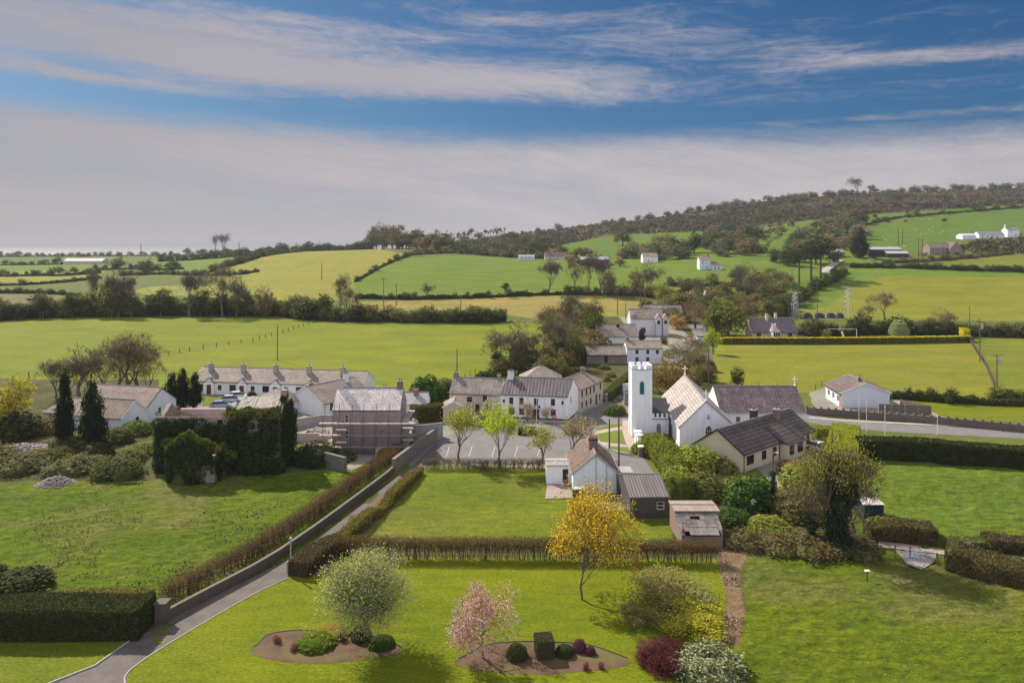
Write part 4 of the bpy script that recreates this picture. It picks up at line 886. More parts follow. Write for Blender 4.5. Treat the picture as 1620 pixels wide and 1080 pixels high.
h4, M, L, Dp = house('house', 'tall grey-white house with projecting gabled bays at the top of the street', 'house', (42.0, 257), (53.6, 257), 8.0, 6.0, 9.0, 'a', render_wall((0.68,0.66,0.70),(0.45,0.43,0.46),.4), TILE_A('a'), ops=[('f', 4.6, .9, 1.3, 1.8, 'w')], frame=BROWNF, chim=[(.6, 1.5, 1.3, .9, 0, 8.6, render_wall((0.6,0.55,0.6),(0.4,0.36,0.4),.4), 2)], z0=gz(47, 257))
for s in (8.6, 11.2):
    b = MB(M); b.box(s, s+1.9, -1.6 if s < 10 else -.9, -.01, 0, 6.2); b.add([(s, -1.6 if s < 10 else -.9, 6.2), (s+1.9, -1.6 if s < 10 else -.9, 6.2), (s+.95, -1.6 if s < 10 else -.9, 7.6)], [(0,1,2)]); b.build('bay', render_wall((0.60,0.55,0.60),(0.4,0.36,0.4),.4), h4)
    b = MB(M); y0 = -1.9 if s < 10 else -1.2
    for sg in (-1, 1): b.hexa([(s+.95+sg*1.2, y0, 6.0), (s+.95, y0, 7.62), (s+.95, 1.4, 7.62), (s+.95+sg*1.2, 1.4, 6.0)], [(s+.95+sg*1.2, y0, 6.12), (s+.95, y0, 7.76), (s+.95, 1.4, 7.76), (s+.95+sg*1.2, 1.4, 6.12)])
    b.build('bay_roof', TILE_A('b'), h4)
    b = MB(M); b.box(s+.45, s+1.45, y0+.26, y0+.295, 4.2, 5.4); b.build('window', DARK, h4)
house('barn', 'red brick barn with a plain grey roof, behind the tall grey-white house', 'barn', (53.0, 291), (68.0, 290), 9, 3.8, 6.3, 'a', brickm((0.34,0.15,0.09),(0.26,0.12,0.08)), roofm((0.30,0.27,0.29),(0.27,0.24,0.26),'a',.4,.5,.1), z0=gz(60, 291), barge=DARK)
# far buildings
def far_house(lab, name, px0, px1, py, eave, ridge, dep, wallm, roofm_, ops=(), **kw):
    a = G(px0, py); c = G(px1, py); return house(name, lab, kw.pop('cat', name.replace('_', ' ')), a[:2], (c[0], a[1]), dep, eave, ridge, kw.pop('mode', 'a'), wallm, roofm_, ops=ops, z0=min(a[2], c[2])+kw.pop('dz', 0), gutter=False, **kw)
PB = render_wall((0.60,0.72,0.80),(0.45,0.5,0.55),.3)
far_house('pale blue two-storey farmhouse on the hillside behind a grey wall', 'farmhouse', 1107, 1126, 427, 6.4, 8.6, 7, PB, TILE_A('a'), [('f', 2, 4, .9, 1.2, 'w'), ('f', 4.5, .9, .9, 1.2, 'w')], chim=[(6.0, 3.5, .9, .9, 7.2, 10, brickm(), 1)])
far_house('low pale blue extension right of the blue farmhouse', 'extension', 1126.5, 1144, 427.5, 3.1, 5.4, 7, PB, roofm((0.36,0.22,0.2),(0.3,0.19,0.17),'a'), [('f', 2, .8, 1.2, 1.3, 'W'), ('f', 4.3, .8, 1.0, 1.3, 'W')], hip=(0, 3), cat='house')
far_house('white gabled house on the hillside, right of the dark green shed', 'house', 1017, 1043, 416, 4.5, 7.2, 8, WR, roofm((0.40,0.30,0.26),(0.33,0.25,0.22),'a'), [('f', 4, .9, 1.2, 1.2, 'W')])
far_house('dark green farm shed with a pale metal roof on the hillside', 'farm_shed', 919, 967, 421, 4.6, 6.6, 14, plain((0.03,0.045,0.045), .7, name='green_steel'), corrug((0.33,0.37,0.40),(0.28,0.31,0.34),'a',1.0), [('f', 8, .1, 6, 3.2, 'o')], cat='farm shed')
far_house('pale pink farmhouse with a brown roof, left of the dark green shed', 'farmhouse', 862, 896, 412, 3.2, 6.6, 9, render_wall((0.62,0.52,0.55),(0.45,0.4,0.42),.3), roofm((0.22,0.14,0.14),(0.17,0.11,0.12),'a'), [('f', 4, .9, 1.4, 1.3, 'W'), ('f', 10, .9, 1.4, 1.3, 'W')], chim=[(3, 4, 1, .8, 5.4, 7.8, brickm(), 1)], barge=WHITE)
far_house('low flat pale-blue building beyond the crest of the green field', 'outbuilding', 820, 846, 411.5, 3.0, 4.2, 7, PB, GREY, [('f', s, 1, 1.2, 1.0, 'w') for s in (3, 6, 9)])
far_house('long white barn far away near the sea', 'barn', 100, 146, 418.5, 4.5, 8, 16, render_wall((0.55,0.50,0.47),(0.4,0.38,0.36),.3), corrug((0.75,0.68,0.64),(0.66,0.6,0.56),'a',1.5))
far_house('long dark cattle shed with a blue-grey roof under the hill', 'cattle_shed', 1375, 1432, 406, 5.0, 6.8, 14, DARK, corrug((0.38,0.41,0.46),(0.32,0.35,0.4),'a',1.2), cat='cattle shed')
far_house('open shed with a pale rusty roof below the long cattle shed', 'shed', 1404, 1440, 407.5, 3.2, 4.8, 8, DARK, corrug((0.60,0.50,0.46),(0.5,0.42,0.38),'a',1.2,rust=(0.35,0.2,0.14)), dz=-.3)
far_house('small stone shed with a grey roof beside the pine trees', 'shed', 1313, 1338, 407, 3.6, 5.6, 7, stone((0.3,0.22,0.19),(0.22,0.16,0.14)), corrug((0.42,0.40,0.43),(0.35,0.33,0.36),'a',1))
h6 = far_house('large unfinished stone house with steep gables on the hillside', 'stone_house', 1471, 1508, 403, 5.0, 8.4, 9, stone((0.32,0.22,0.18),(0.24,0.17,0.14)), (roofm((0.33,0.26,0.25),(0.22,0.18,0.18),'a',.5,.6,.5),)*2, [('f', s, z, 1.2, 1.6, 'w') for s in (2.5, 6, 9.5, 12.8) for z in (.7, 3.2)], frame=WHITE, cat='house')
far_house('stone gabled wing at the right end of the unfinished stone house', 'wing', 1503, 1523, 403.5, 4.4, 9.0, 12, stone((0.32,0.22,0.18),(0.24,0.17,0.14)), roofm((0.2,0.16,0.16),(0.14,0.11,0.12),'b'), [('f', 4, .7, 1.4, 1.6, 'w')], mode='b', cat='house wing')
far_house('white two-storey house at the end of the hillside row', 'house', 1594, 1614, 375.5, 6.0, 8.6, 8, WR, roofm((0.33,0.33,0.4),(0.27,0.27,0.33),'a'), [('f', 3, 4, 1, 1.2, 'w'), ('f', 7, 1, 1, 1.2, 'w')], chim=[(.6, 4, 1.0, .9, 7, 10.6, WR, 1)])
far_house('long low white cottage row on the hillside', 'cottage_row', 1549, 1593, 377, 3.2, 5.8, 8, WR2, roofm((0.36,0.36,0.42),(0.3,0.3,0.35),'a'), [('f', s, .9, 1.2, 1.2, 'w') for s in (3, 7, 11, 15)], cat='cottage row')
far_house('white shed left of the hillside cottage row', 'shed', 1523, 1546, 379, 3.4, 5.0, 9, WR2, corrug((0.55,0.6,0.66),(0.48,0.52,0.58),'a',1.2))
gw = far_house('narrow white turret with a pointed roof among the trees above the bungalows', 'turret', 1114, 1120, 490, 6.0, 8.6, 2.2, render_wall((0.5,0.47,0.45),(0.3,0.3,0.3),.4), GREY, mode='b')
for o_ in [o for o in D_.objects if o.name == 'x']: D_.objects.remove(o_)

# ------------------------------------------------------------------ ivy-clad ruin
rx, ry = -50.4, 102.5
ruin = empty('ruin', (rx, ry, 0), 0, label='large roofless ruin smothered in dark ivy, with a strip of pale slates left', cat='ruin')
RST = stone((0.36,0.28,0.25),(0.26,0.2,0.18),(0.40,0.34,0.31),1.8)
HR = 7.7; RL = 17.6; RD = 7.0
b = MB(); wall_face(b, lambda s, z, i: (s, i, z), RL, HR, [(9.2, 6.3, .8, 1.1)], .5); b.box(0, RL, .5, .62, 0, HR); b.build('front_wall', RST, ruin)
b = MB(); b.box(0, .6, .65, RD, 0, 6.9); b.build('end_wall', RST, ruin)
b = MB(); b.add([(0, .5, 6.9), (0, RD, 6.9), (0, RD*.55, 8.9), (.6, .5, 6.9), (.6, RD, 6.9), (.6, RD*.55, 8.9)], [(0,2,1), (3,4,5), (0,3,5,2), (2,5,4,1)]); b.build('end_gable', RST, ruin)
b = MB(); b.box(.65, RL-.7, RD-.5, RD, 0, 7.5); b.build('back_wall', render_wall((0.56,0.42,0.40),(0.32,0.25,0.23),.6), ruin)
b = MB(); b.box(RL-.6, RL, .65, RD, 0, HR-.2); b.add([(RL-.6, 0, HR-.2), (RL-.6, RD, HR-.2), (RL-.6, RD/2, 9.9), (RL, 0, HR-.2), (RL, RD, HR-.2), (RL, RD/2, 9.9)], [(0,2,1), (3,4,5), (0,3,5,2), (2,5,4,1)]); b.build('gable_wall', RST, ruin)
b = MB(); b.box(RL-.75, RL+.1, 2.9, 3.9, 9.0, 11.0); b.build('chimney', RST, ruin)
b = MB(); rr = random.Random(9)
for i in range(16):
    for j in range(7):
        x0 = 10.2 + i*.46 + rr.uniform(-.05, .05); y0 = .1+j*.5; z_ = HR+.05+j*.31+rr.uniform(-.06, .06)
        if i < 2 and j > 4 or rr.random() < .06: continue
        b.hexa([(x0,y0,z_),(x0+.48,y0,z_+rr.uniform(-.04,.04)),(x0+.48,y0+.52,z_+.34),(x0,y0+.52,z_+.34)],[(x0,y0,z_+.05),(x0+.48,y0,z_+.06),(x0+.48,y0+.52,z_+.4),(x0,y0+.52,z_+.4)])
b.build('slates', groundm((0.60,0.53,0.44),(0.42,0.36,0.30),1.5,8,.4,name='pale_slates'), ruin)
b = MB(); ex, ew, eh, er = 3.9, 6.3, 4.4, 6.3
b.box(ex, ex+.5, -4.4, -.01, 0, eh); b.box(ex+ew-.5, ex+ew, -4.4, -.01, 0, eh-.8); b.box(ex+.505, ex+ew-.505, -4.4, -3.9, 0, eh)
b.add([(ex, -4.4, eh), (ex+ew*.95, -4.4, eh), (ex+ew*.45, -4.4, er), (ex, -3.9, eh), (ex+ew*.95, -3.9, eh), (ex+ew*.45, -3.9, er)], [(0,1,2), (5,4,3), (0,2,5,3), (2,1,4,5)]); b.build('front_annexe', RST, ruin)
# ------------------------------------------------------------------ plants
RG = np.random.default_rng(11)
def quads_at(P, size, nrm=None, rng=RG, jit=0.9, asp=0.75):
    """leaf-sized four-sided faces centred on P, turned at random round a preferred normal"""
    n = len(P); d = rng.normal(size=(n, 3))
    if nrm is not None: d = d*jit + nrm
    d /= np.linalg.norm(d, axis=1)[:, None] + 1e-9
    a = np.cross(d, rng.normal(size=(n, 3))); a /= np.linalg.norm(a, axis=1)[:, None] + 1e-9
    b = np.cross(d, a); s = (size * (0.6 + 0.8*rng.random(n)))[:, None]
    V = np.stack([P - a*s, P - b*s*asp, P + a*s, P + b*s*asp], 1)
    return V.reshape(-1, 3), np.arange(4*n).reshape(n, 4)
def tubes(segs, n=4):
    """segs: (p0, p1, r0, r1) rows -> open tapered tubes"""
    S_ = np.array([[*a, *b, c, d] for a, b, c, d in segs], float)
    p, q, r0, r1 = S_[:, :3], S_[:, 3:6], S_[:, 6], S_[:, 7]
    d = q - p; d /= np.linalg.norm(d, axis=1)[:, None] + 1e-9
    ref = np.where(np.abs(d[:, 2:3]) < .9, [[0, 0, 1.]], [[1., 0, 0]]); a = np.cross(d, ref); a /= np.linalg.norm(a, axis=1)[:, None]; b = np.cross(d, a)
    th = np.arange(n)*2*math.pi/n
    ring = a[:, None]*np.cos(th)[None, :, None] + b[:, None]*np.sin(th)[None, :, None]
    V = np.concatenate([p[:, None] + ring*r0[:, None, None], q[:, None] + ring*r1[:, None, None]], 1)
    k = np.arange(n); k2 = (k+1) % n; base = np.arange(len(S_))[:, None, None]*2*n
    Fq = base + np.stack([k, k2, k2+n, k+n], -1)[None]
    return V.reshape(-1, 3), Fq.reshape(-1, 4)
def joinm(parts):
    V, Fc, o = [], [], 0
    for v, f in parts: V.append(v); Fc.append(f + o); o += len(v)
    return np.concatenate(V), np.concatenate(Fc)
def norm_(v): return v/(np.linalg.norm(v)+1e-9)
def grow(rng, levels=5, nb=3, spread=0.55, up=0.25, shrink=0.72, trunk=0.22, r0=0.022, first=None, wob=0.16):
    segs = []; tips = []
    def rec(p, d, L, r, lv):
        mid = p + norm_(d + rng.normal(size=3)*wob)*L*.5; e = mid + norm_(d + rng.normal(size=3)*wob + (0, 0, up*.4))*L*.5
        r1 = r*.72; segs.append((p, mid, r, (r+r1)/2, lv)); segs.append((mid, e, (r+r1)/2, r1, lv))
        if lv == 0: tips.append((e, norm_(e-mid))); return
        k = (first or nb) if lv == levels else nb
        ph = rng.random()*6.28; dd = norm_(e - mid)
        a = norm_(np.cross(dd, rng.normal(size=3))); b = np.cross(dd, a)
        for i in range(k):
            an = ph + i*6.28/k + rng.normal()*.3; sp = spread*(0.7+0.6*rng.random())
            nd = norm_(dd*math.cos(sp) + (a*math.cos(an) + b*math.sin(an))*math.sin(sp) + (0, 0, up))
            st = e if rng.random() < .7 else mid
            rec(st, nd, L*shrink*(0.75+0.5*rng.random()), r1*(.62 if k > 2 else .75), lv-1)
    rec(np.zeros(3), np.array((0, 0, 1.)), trunk*1.0, r0, levels)
    return segs, tips
def normalise(V, h=1.0, keep_z0=True):
    w = np.percentile(np.hypot(V[:, 0], V[:, 1]), 97)*2; z = np.percentile(V[:, 2], 99.5)
    return np.array([1/w, 1/w, h/z])
class Tpl:
    def __init__(s, parts):                       # [(part name, verts, faces, mats, material indices, smooth)]
        s.raw = parts; s.parts = [(p[0], np_mesh(p[0], *p[1:5], smooth=p[5])) for p in parts]
        if len(parts) == 1: s.one = s.parts[0][1]; s.allraw = (parts[0][1], parts[0][2]); return
        V, Fc = joinm([(p[1], p[2]) for p in parts]); mats, mi = [], []
        for p in parts:
            k = len(mats); mats += list(p[3]); mi.append((np.zeros(len(p[2]), int) if p[4] is None else np.asarray(p[4])) + k)
        s.one = np_mesh('tree', V, Fc, mats, np.concatenate(mi)); s.allraw = (V, Fc)
def tpl_tree(seed, levels=5, nb=3, spread=.55, up=.25, shrink=.72, trunk=.22, twig=.05, twn=4, tww=.0022, leafn=0, leafs=.012, leafj=.03, r0=.022, first=None, thick=3, leaf=None, ivy=0, bark=None, barkt=None, ivyl=2, ivyj=.05):
    rng = np.random.default_rng(seed); segs, tips = grow(rng, levels, nb, spread, up, shrink, trunk, r0, first)
    tp = np.array([t_[0] for t_ in tips]); td = np.array([t_[1] for t_ in tips])
    allp = np.array([s_[1] for s_ in segs]); sc = normalise(allp)
    big = [s_[:4] for s_ in segs if s_[4] >= levels-thick+1]; small = [s_[:4] for s_ in segs if s_[4] < levels-thick+1]
    tw = []
    for p, d in zip(tp, td):
        for k in range(twn):
            nd = norm_(d + rng.normal(size=3)*.55); tw.append((p, p + nd*twig*(.6+.8*rng.random()), tww, tww*.5))
    def fx(vf): return vf[0]*sc, vf[1]
    tv = fx(tubes(big, 6)); cv = joinm([fx(tubes(small, 3)), fx(tubes(tw, 3))] if small else [fx(tubes(tw, 3))])
    bk = bark or BARK; parts = [('trunk', *tv, [barkt or bk], None, True)]
    nt = len(cv[1]); mats = [bk]; mi = np.zeros(nt, int)
    if leafn:
        idx = rng.integers(0, len(tp), leafn); P = tp[idx] + td[idx]*twig*rng.random((leafn, 1)) + rng.normal(size=(leafn, 3))*leafj
        lv = quads_at(P*sc, np.full(leafn, leafs), rng=rng); cv = joinm([cv, lv]); mi = np.concatenate([mi, np.ones(leafn, int)]); mats.append(leaf or LEAF)
    if ivy:
        mids = np.array([(np.array(s_[0])+np.array(s_[1]))/2 for s_ in segs if s_[4] >= levels-ivyl] + [np.array(segs[0][0])*.5 + np.array(segs[1][1])*q for q in (.1,.3,.5,.7,.9) for _ in range(4)]); ids = rng.integers(0, len(mids), ivy)
        P = mids[ids]*sc + rng.normal(size=(ivy, 3))*np.array([ivyj, ivyj, ivyj*.7]); P = P[P[:, 2] > .02]
        lv = quads_at(P, np.full(len(P), leafs*1.25), rng=rng); cv = joinm([cv, lv]); mi = np.concatenate([mi, np.full(len(P), len(mats))]); mats.append(IVYL)
    parts.append(('crown', cv[0], cv[1], mats, mi, False))
    return Tpl(parts)
def fixed_leaf(c, name):
    def f(t, b, out):
        ge = t.node('ShaderNodeNewGeometry'); t.put(b.inputs['Base Color'], t.mix(ge.outputs['Random Per Island'], tuple(v*.6 for v in c), tuple(v*1.4 for v in c))); b.inputs['Roughness'].default_value = .5
        tr = t.node('ShaderNodeBsdfTranslucent'); tr.inputs[0].default_value = (*c, 1); mx = t.node('ShaderNodeMixShader'); mx.inputs[0].default_value = .25
        t.l.new(b.outputs[0], mx.inputs[1]); t.l.new(tr.outputs[0], mx.inputs[2]); t.l.new(mx.outputs[0], out.inputs[0])
    return mat(name, f)
IVYL = fixed_leaf((0.028, 0.045, 0.016), 'ivy_leaf')
def tpl_leafy(seed, lobes, ncl=60, per=60, csz=.06, leafs=.013, trunkh=.25, limbs=9, r0=.03, leaf=None, core=.0, surf=.33):
    """leafy tree: clumps of leaves gathered in and on overlapping lobes; limbs run out to them"""
    rng = np.random.default_rng(seed); L = np.array(lobes, float)         # x y z rx ry rz
    wts = L[:, 3]*L[:, 4]*L[:, 5]; wts = wts**.67; wts /= wts.sum()
    k = rng.choice(len(L), ncl, p=wts); d = rng.normal(size=(ncl, 3)); d /= np.linalg.norm(d, axis=1)[:, None]
    C = L[k, :3] + d*L[k, 3:]*(rng.random(ncl)**surf)[:, None]*.92
    C = C[C[:, 2] > trunkh*.6]; n = len(C)
    s = csz*(.55+.9*rng.random(n)); P = np.repeat(C, per, 0) + rng.normal(size=(n*per, 3))*np.repeat(s, per)[:, None]*np.array([1, 1, .7])
    P = P[P[:, 2] > 0.01]
    out = P - L[:, :3].mean(0); out /= np.linalg.norm(out, axis=1)[:, None]
    lv = quads_at(P, np.full(len(P), leafs), out*.6 + np.array([0, 0, .5]), rng)
    segs = [((0, 0, 0), (0.004, .003, trunkh*.6), r0*1.25, r0)]; segs.append(((0.004, .003, trunkh*.6), (0, 0, trunkh*1.3), r0, r0*.8))
    top = np.array([0, 0, trunkh*1.1]); tw = []
    for j in rng.choice(n, min(n, limbs), replace=False):
        m_ = (top + C[j])/2 + rng.normal(size=3)*.03 + (0, 0, .03); segs += [(top*rng.uniform(.8, 1.1), m_, r0*.5, r0*.3), (m_, C[j], r0*.3, r0*.1)]
        for q in range(3):
            e = C[rng.integers(n)]; 
            if np.linalg.norm(e-m_) < .35: tw.append((m_, e, r0*.15, r0*.05))
    sc = np.array([1, 1, 1.])
    parts = [('trunk', *tubes(segs, 6), [BARK], None, True)]
    cv = joinm([lv, tubes(tw, 3)]) if tw else lv; mi = np.zeros(len(cv[1]), int); mi[len(lv[1]):] = 1
    parts.append(('crown', cv[0], cv[1], [leaf or LEAF, BARK], mi, False))
    return Tpl(parts)
def tpl_bush(seed, lobes, n=2500, leafs=.035, leaf=None, coref=.84, rough=.10, name='foliage'):
    """low dense shrub: leaves all over lumpy lobes with a leafy core"""
    rng = np.random.default_rng(seed); L = np.array(lobes, float); wts = (L[:, 3]*L[:, 4]*L[:, 5])**.67; wts /= wts.sum()
    k = rng.choice(len(L), n, p=wts); d = rng.normal(size=(n, 3)); d[:, 2] = np.abs(d[:, 2])*1.0 - .15*rng.random(n); d /= np.linalg.norm(d, axis=1)[:, None]
    bump_ = 1 + rough*(vnoise(d[:, 0]*3+seed, d[:, 1]*3+d[:, 2]*2, .5)*2-1)*2 + rng.normal(size=n)*rough*.45
    P = L[k, :3] + d*L[k, 3:]*bump_[:, None]*.93; P[:, 2] = np.maximum(P[:, 2], .01)
    lv = quads_at(P, np.full(n, leafs), d*1.1, rng); cores = []
    for i, l in enumerate(L):
        a = np.linspace(0, 2*math.pi, 11)[:-1]; rings = [-.25, .15, .5, .8, .97]
        vs = np.array([[l[0]+l[3]*coref*math.cos(q)*math.sqrt(1-r*r), l[1]+l[4]*coref*math.sin(q)*math.sqrt(1-r*r), max(0, l[2]+l[5]*coref*r)] for r in rings for q in a])
        f = np.array([[r*10+q, r*10+(q+1) % 10, (r+1)*10+(q+1) % 10, (r+1)*10+q] for r in range(4) for q in range(10)]); cores.append((vs, f))
    V, Fc = joinm([lv]+cores)
    return Tpl([(name, V, Fc, [leaf or LEAF], None, False)])
FLEAF = leafm('fine_leaf', .35, .5)
T = {}
L1 = [(0,0,.62,.38,.38,.30),(.16,.05,.5,.28,.28,.22),(-.18,-.04,.52,.27,.3,.22),(0,-.1,.78,.25,.25,.2)]
L2 = [(0,0,.5,.42,.42,.36),(.2,0,.4,.26,.3,.28),(-.2,.05,.42,.27,.3,.28),(.05,-.15,.72,.27,.25,.24)]
L3 = [(0,0,.55,.3,.3,.44),(.1,.05,.4,.3,.3,.3),(-.12,0,.35,.28,.28,.28)]
T['leafy'] = [tpl_leafy(s, l, 90, 34, .055, .020, .22) for s, l in ((1, L1), (2, L2), (3, L3))]
T['low'] = [tpl_leafy(s, [(0,0,.42,.42,.42,.42),(.2,.1,.35,.3,.3,.4),(-.22,0,.38,.27,.3,.36),(0,0,.2,.4,.4,.25)], 80, 34, .06, .024, .12) for s in (4, 5, 6)]
T['far'] = [tpl_leafy(s, L2, 50, 20, .075, .036, .18, 4) for s in (7, 8, 9)]
T['bare'] = [tpl_tree(s, 5, 3, .50, .20, .78, .17, .07, 4, .0024, thick=2) for s in (21, 22)] + [tpl_tree(23, 5, 3, .42, .26, .80, .15, .07, 4, .0024, thick=2)]
T['budding'] = [tpl_tree(s, 5, 3, .52, .18, .79, .16, .06, 3, .0022, leafn=2600, leafs=.009, leafj=.022, thick=2) for s in (31, 32)]
T['ivy'] = [tpl_tree(s, 5, 3, .44, .24, .80, .17, .06, 4, .0025, leafn=900, leafs=.012, ivy=3600, thick=2) for s in (41, 42)]
T['cypress'] = [tpl_leafy(s, [(0,0,.3,.44,.44,.3),(0,0,.55,.36,.36,.3),(0,0,.8,.2,.2,.2)], 190, 46, .05, .022, .05, 3) for s in (51, 52)]
T['pine'] = [tpl_leafy(s, [(0,0,.84,.36,.36,.10),(.28,.1,.72,.26,.26,.06),(-.28,-.05,.70,.27,.25,.06),(.08,-.2,.62,.3,.2,.05)], 70, 46, .035, .016, .55, 12, .028) for s in (53, 54)]
T['bush'] = [tpl_bush(s, [(0,0,.1,.5,.5,.85),(.2,.1,.1,.3,.3,.6),(-.22,-.1,.1,.28,.3,.65)], 2200, .036) for s in (61, 62)]
T['bushfine'] = [tpl_bush(s, [(0,0,.1,.5,.5,.88)], 9000, .016, rough=.05) for s in (63,)]
T['brush'] = [tpl_leafy(s, [(0,0,.4,.42,.42,.5),(.22,.1,.3,.28,.28,.42),(-.2,-.1,.35,.3,.3,.45),(0,0,.15,.42,.42,.2)], 170, 90, .05, .011, .04, 26, .012, FLEAF) for s in (64, 65)]
T['bramble'] = [tpl_bush(s, [(0,0,.08,.42,.42,.8),(.25,.1,.05,.28,.3,.6),(-.27,-.1,.05,.26,.3,.66),(.05,-.25,.05,.3,.26,.5),(-.1,.28,.05,.3,.24,.55)], 4200, .026, leafm('bramble_leaf', .25, .6, (0.13, 0.14, 0.035), .25), rough=.2) for s in (66, 67, 68)]
_tn = {}; ONE = {}; TINT = 1.75
def plant(kind, px, py, hpx, wpx, label, color, cat='tree', name=None, group=None, rz=None, at=None, single=False, v=None):
    """stand a plant at a place of the survey picture, its height and width given in survey pixels there"""
    if kind in ('bramble', 'bush', 'bushfine', 'brush', 'varieg', 'block') and not at:      # the given row is the near foot of the shrub
        k = (py-HZ)/FP; hpx = max(.45*hpx, hpx - .8*k*wpx); py = py - .42*k*wpx
    p = at or G(px, py); m_ = p[1]/FP; tp = T[kind]; i = _tn.get(kind, 0); _tn[kind] = i+1; t_ = tp[(i if v is None else v) % len(tp)]
    rnd = random.Random(int(px*31+py*17)); rz = rnd.random()*6.28 if rz is None else rz
    name = name or ('tree' if cat == 'tree' else cat.replace(' ', '_'))
    w, h = wpx*m_, hpx*m_
    if len(t_.parts) == 1 or single:
        color = tuple(c*TINT for c in color); root = link(name, t_.one, None, p, rz, color); ONE[root.name] = (t_, hpx); root.scale = (w, w, h); return tag(root, label, cat, group)
    root = empty(name, p, rz, label=label, cat=cat, group=group); root.scale = (w, w, h)
    for nm, me in t_.parts: link(nm, me, root, color=tuple(c*TINT for c in color))
    return root

# hedges -------------------------------------------------------------
def arc(pts, step):
    P = [np.array(p[:2], float) for p in pts]; out = []
    for a, b in zip(P[:-1], P[1:]):
        n = max(1, int(np.linalg.norm(b-a)/step)); out += [a + (b-a)*k/n for k in range(n)]
    out.append(P[-1]); return np.array(out)
def path_len(P): return np.concatenate([[0], np.cumsum(np.linalg.norm(np.diff(P, axis=0), axis=1))])
def hedge_mesh(pts, w, h, dens, leafs, amp=.15, top=.0, core=.82, seed=1, taper=.0, zs=None, ends=True):
    rng = np.random.default_rng(seed); P = arc(pts, .8); S_ = path_len(P); Ln = S_[-1]; per = 2*h + w
    n = int(Ln*per*dens); s = rng.random(n)*Ln; u = rng.random(n)*per
    cx, cy = np.interp(s, S_, P[:, 0]), np.interp(s, S_, P[:, 1])
    T_ = np.gradient(P, axis=0); T_ /= np.linalg.norm(T_, axis=1)[:, None]; tx, ty = np.interp(s, S_, T_[:, 0]), np.interp(s, S_, T_[:, 1])
    l_ = np.hypot(tx, ty); tx /= l_; ty /= l_; nx, ny = -ty, tx
    side = np.where(u < h, -1, np.where(u > h+w, 1, 0)); z = np.where(side == -1, u, np.where(side == 1, per-u, h)); off = np.where(side == 0, u-h-w/2, side*w/2)
    nz = vnoise(s+seed*9, u*1.3, 1.1)*.6 + vnoise(s+seed*3, u, 2.7)*.7 - .65; hh = 1 + top*(vnoise(s, seed*7., 3.5)-.5)*2
    wf = 1 - taper*(z/h); off = off*wf + side*nz*amp; z = z*hh + np.where(side == 0, nz*amp, 0) + rng.normal(size=n)*amp*.15; off = off + rng.normal(size=n)*amp*.2
    X, Y = cx + nx*off, cy + ny*off
    g = zt(X, Y) if zs is None else zs
    Pp = np.stack([X, Y, np.maximum(z, .02) + g], 1); nr = np.stack([nx*side, ny*side, (side == 0).astype(float)], 1)
    parts = [quads_at(Pp, np.full(n, leafs), nr*1.0, rng)]
    if ends:
        for e, sg in ((0, -1), (-1, 1)):
            m_ = int(w*h*dens); a = rng.random(m_)-.5; zz = rng.random(m_)*h; tt = T_[e]; nn_ = np.array([-tt[1], tt[0]])
            q = P[e][None] + nn_[None]*(a*w)[:, None] + tt[None]*sg*.02; gz_ = zt(q[:, 0], q[:, 1])
            parts.append(quads_at(np.column_stack([q, zz+gz_]), np.full(m_, leafs), np.tile([tt[0]*sg, tt[1]*sg, 0.], (m_, 1)), rng))
    if core:
        cw, chh = w/2*core, h*(1-(1-core)*.7); N = np.stack([-T_[:, 1], T_[:, 0]], 1); gz_ = zt(P[:, 0], P[:, 1]); hv = chh*(1 + top*(vnoise(S_, seed*7., 3.5)-.5)*2)
        tf = 1-taper
        rows = [np.column_stack([P - N*cw, gz_-.1]), np.column_stack([P - N*cw*tf, gz_+hv]), np.column_stack([P + N*cw*tf, gz_+hv]), np.column_stack([P + N*cw, gz_-.1])]
        V = np.stack(rows, 1).reshape(-1, 3); k = np.arange(len(P)-1)[:, None]*4
        Fc = np.concatenate([k + np.array([[j, j+1, j+5, j+4]]) for j in range(3)] + [np.array([[0, 3, 2, 1]]), (len(P)-1)*4 + np.array([[0, 1, 2, 3]])])
        parts.append((V, Fc))
    return joinm(parts)
def hedge(label, pts, w, h, color, dens=40, leafs=.12, cat='hedge', name='hedge', leaf=None, group=None, **kw):
    V, Fc = hedge_mesh(pts, w, h, dens, leafs, **kw)
    o = link(name, np_mesh(name, V, Fc, [leaf or LEAF]), color=tuple(c*1.4 for c in color)); return tag(o, label, cat, group)
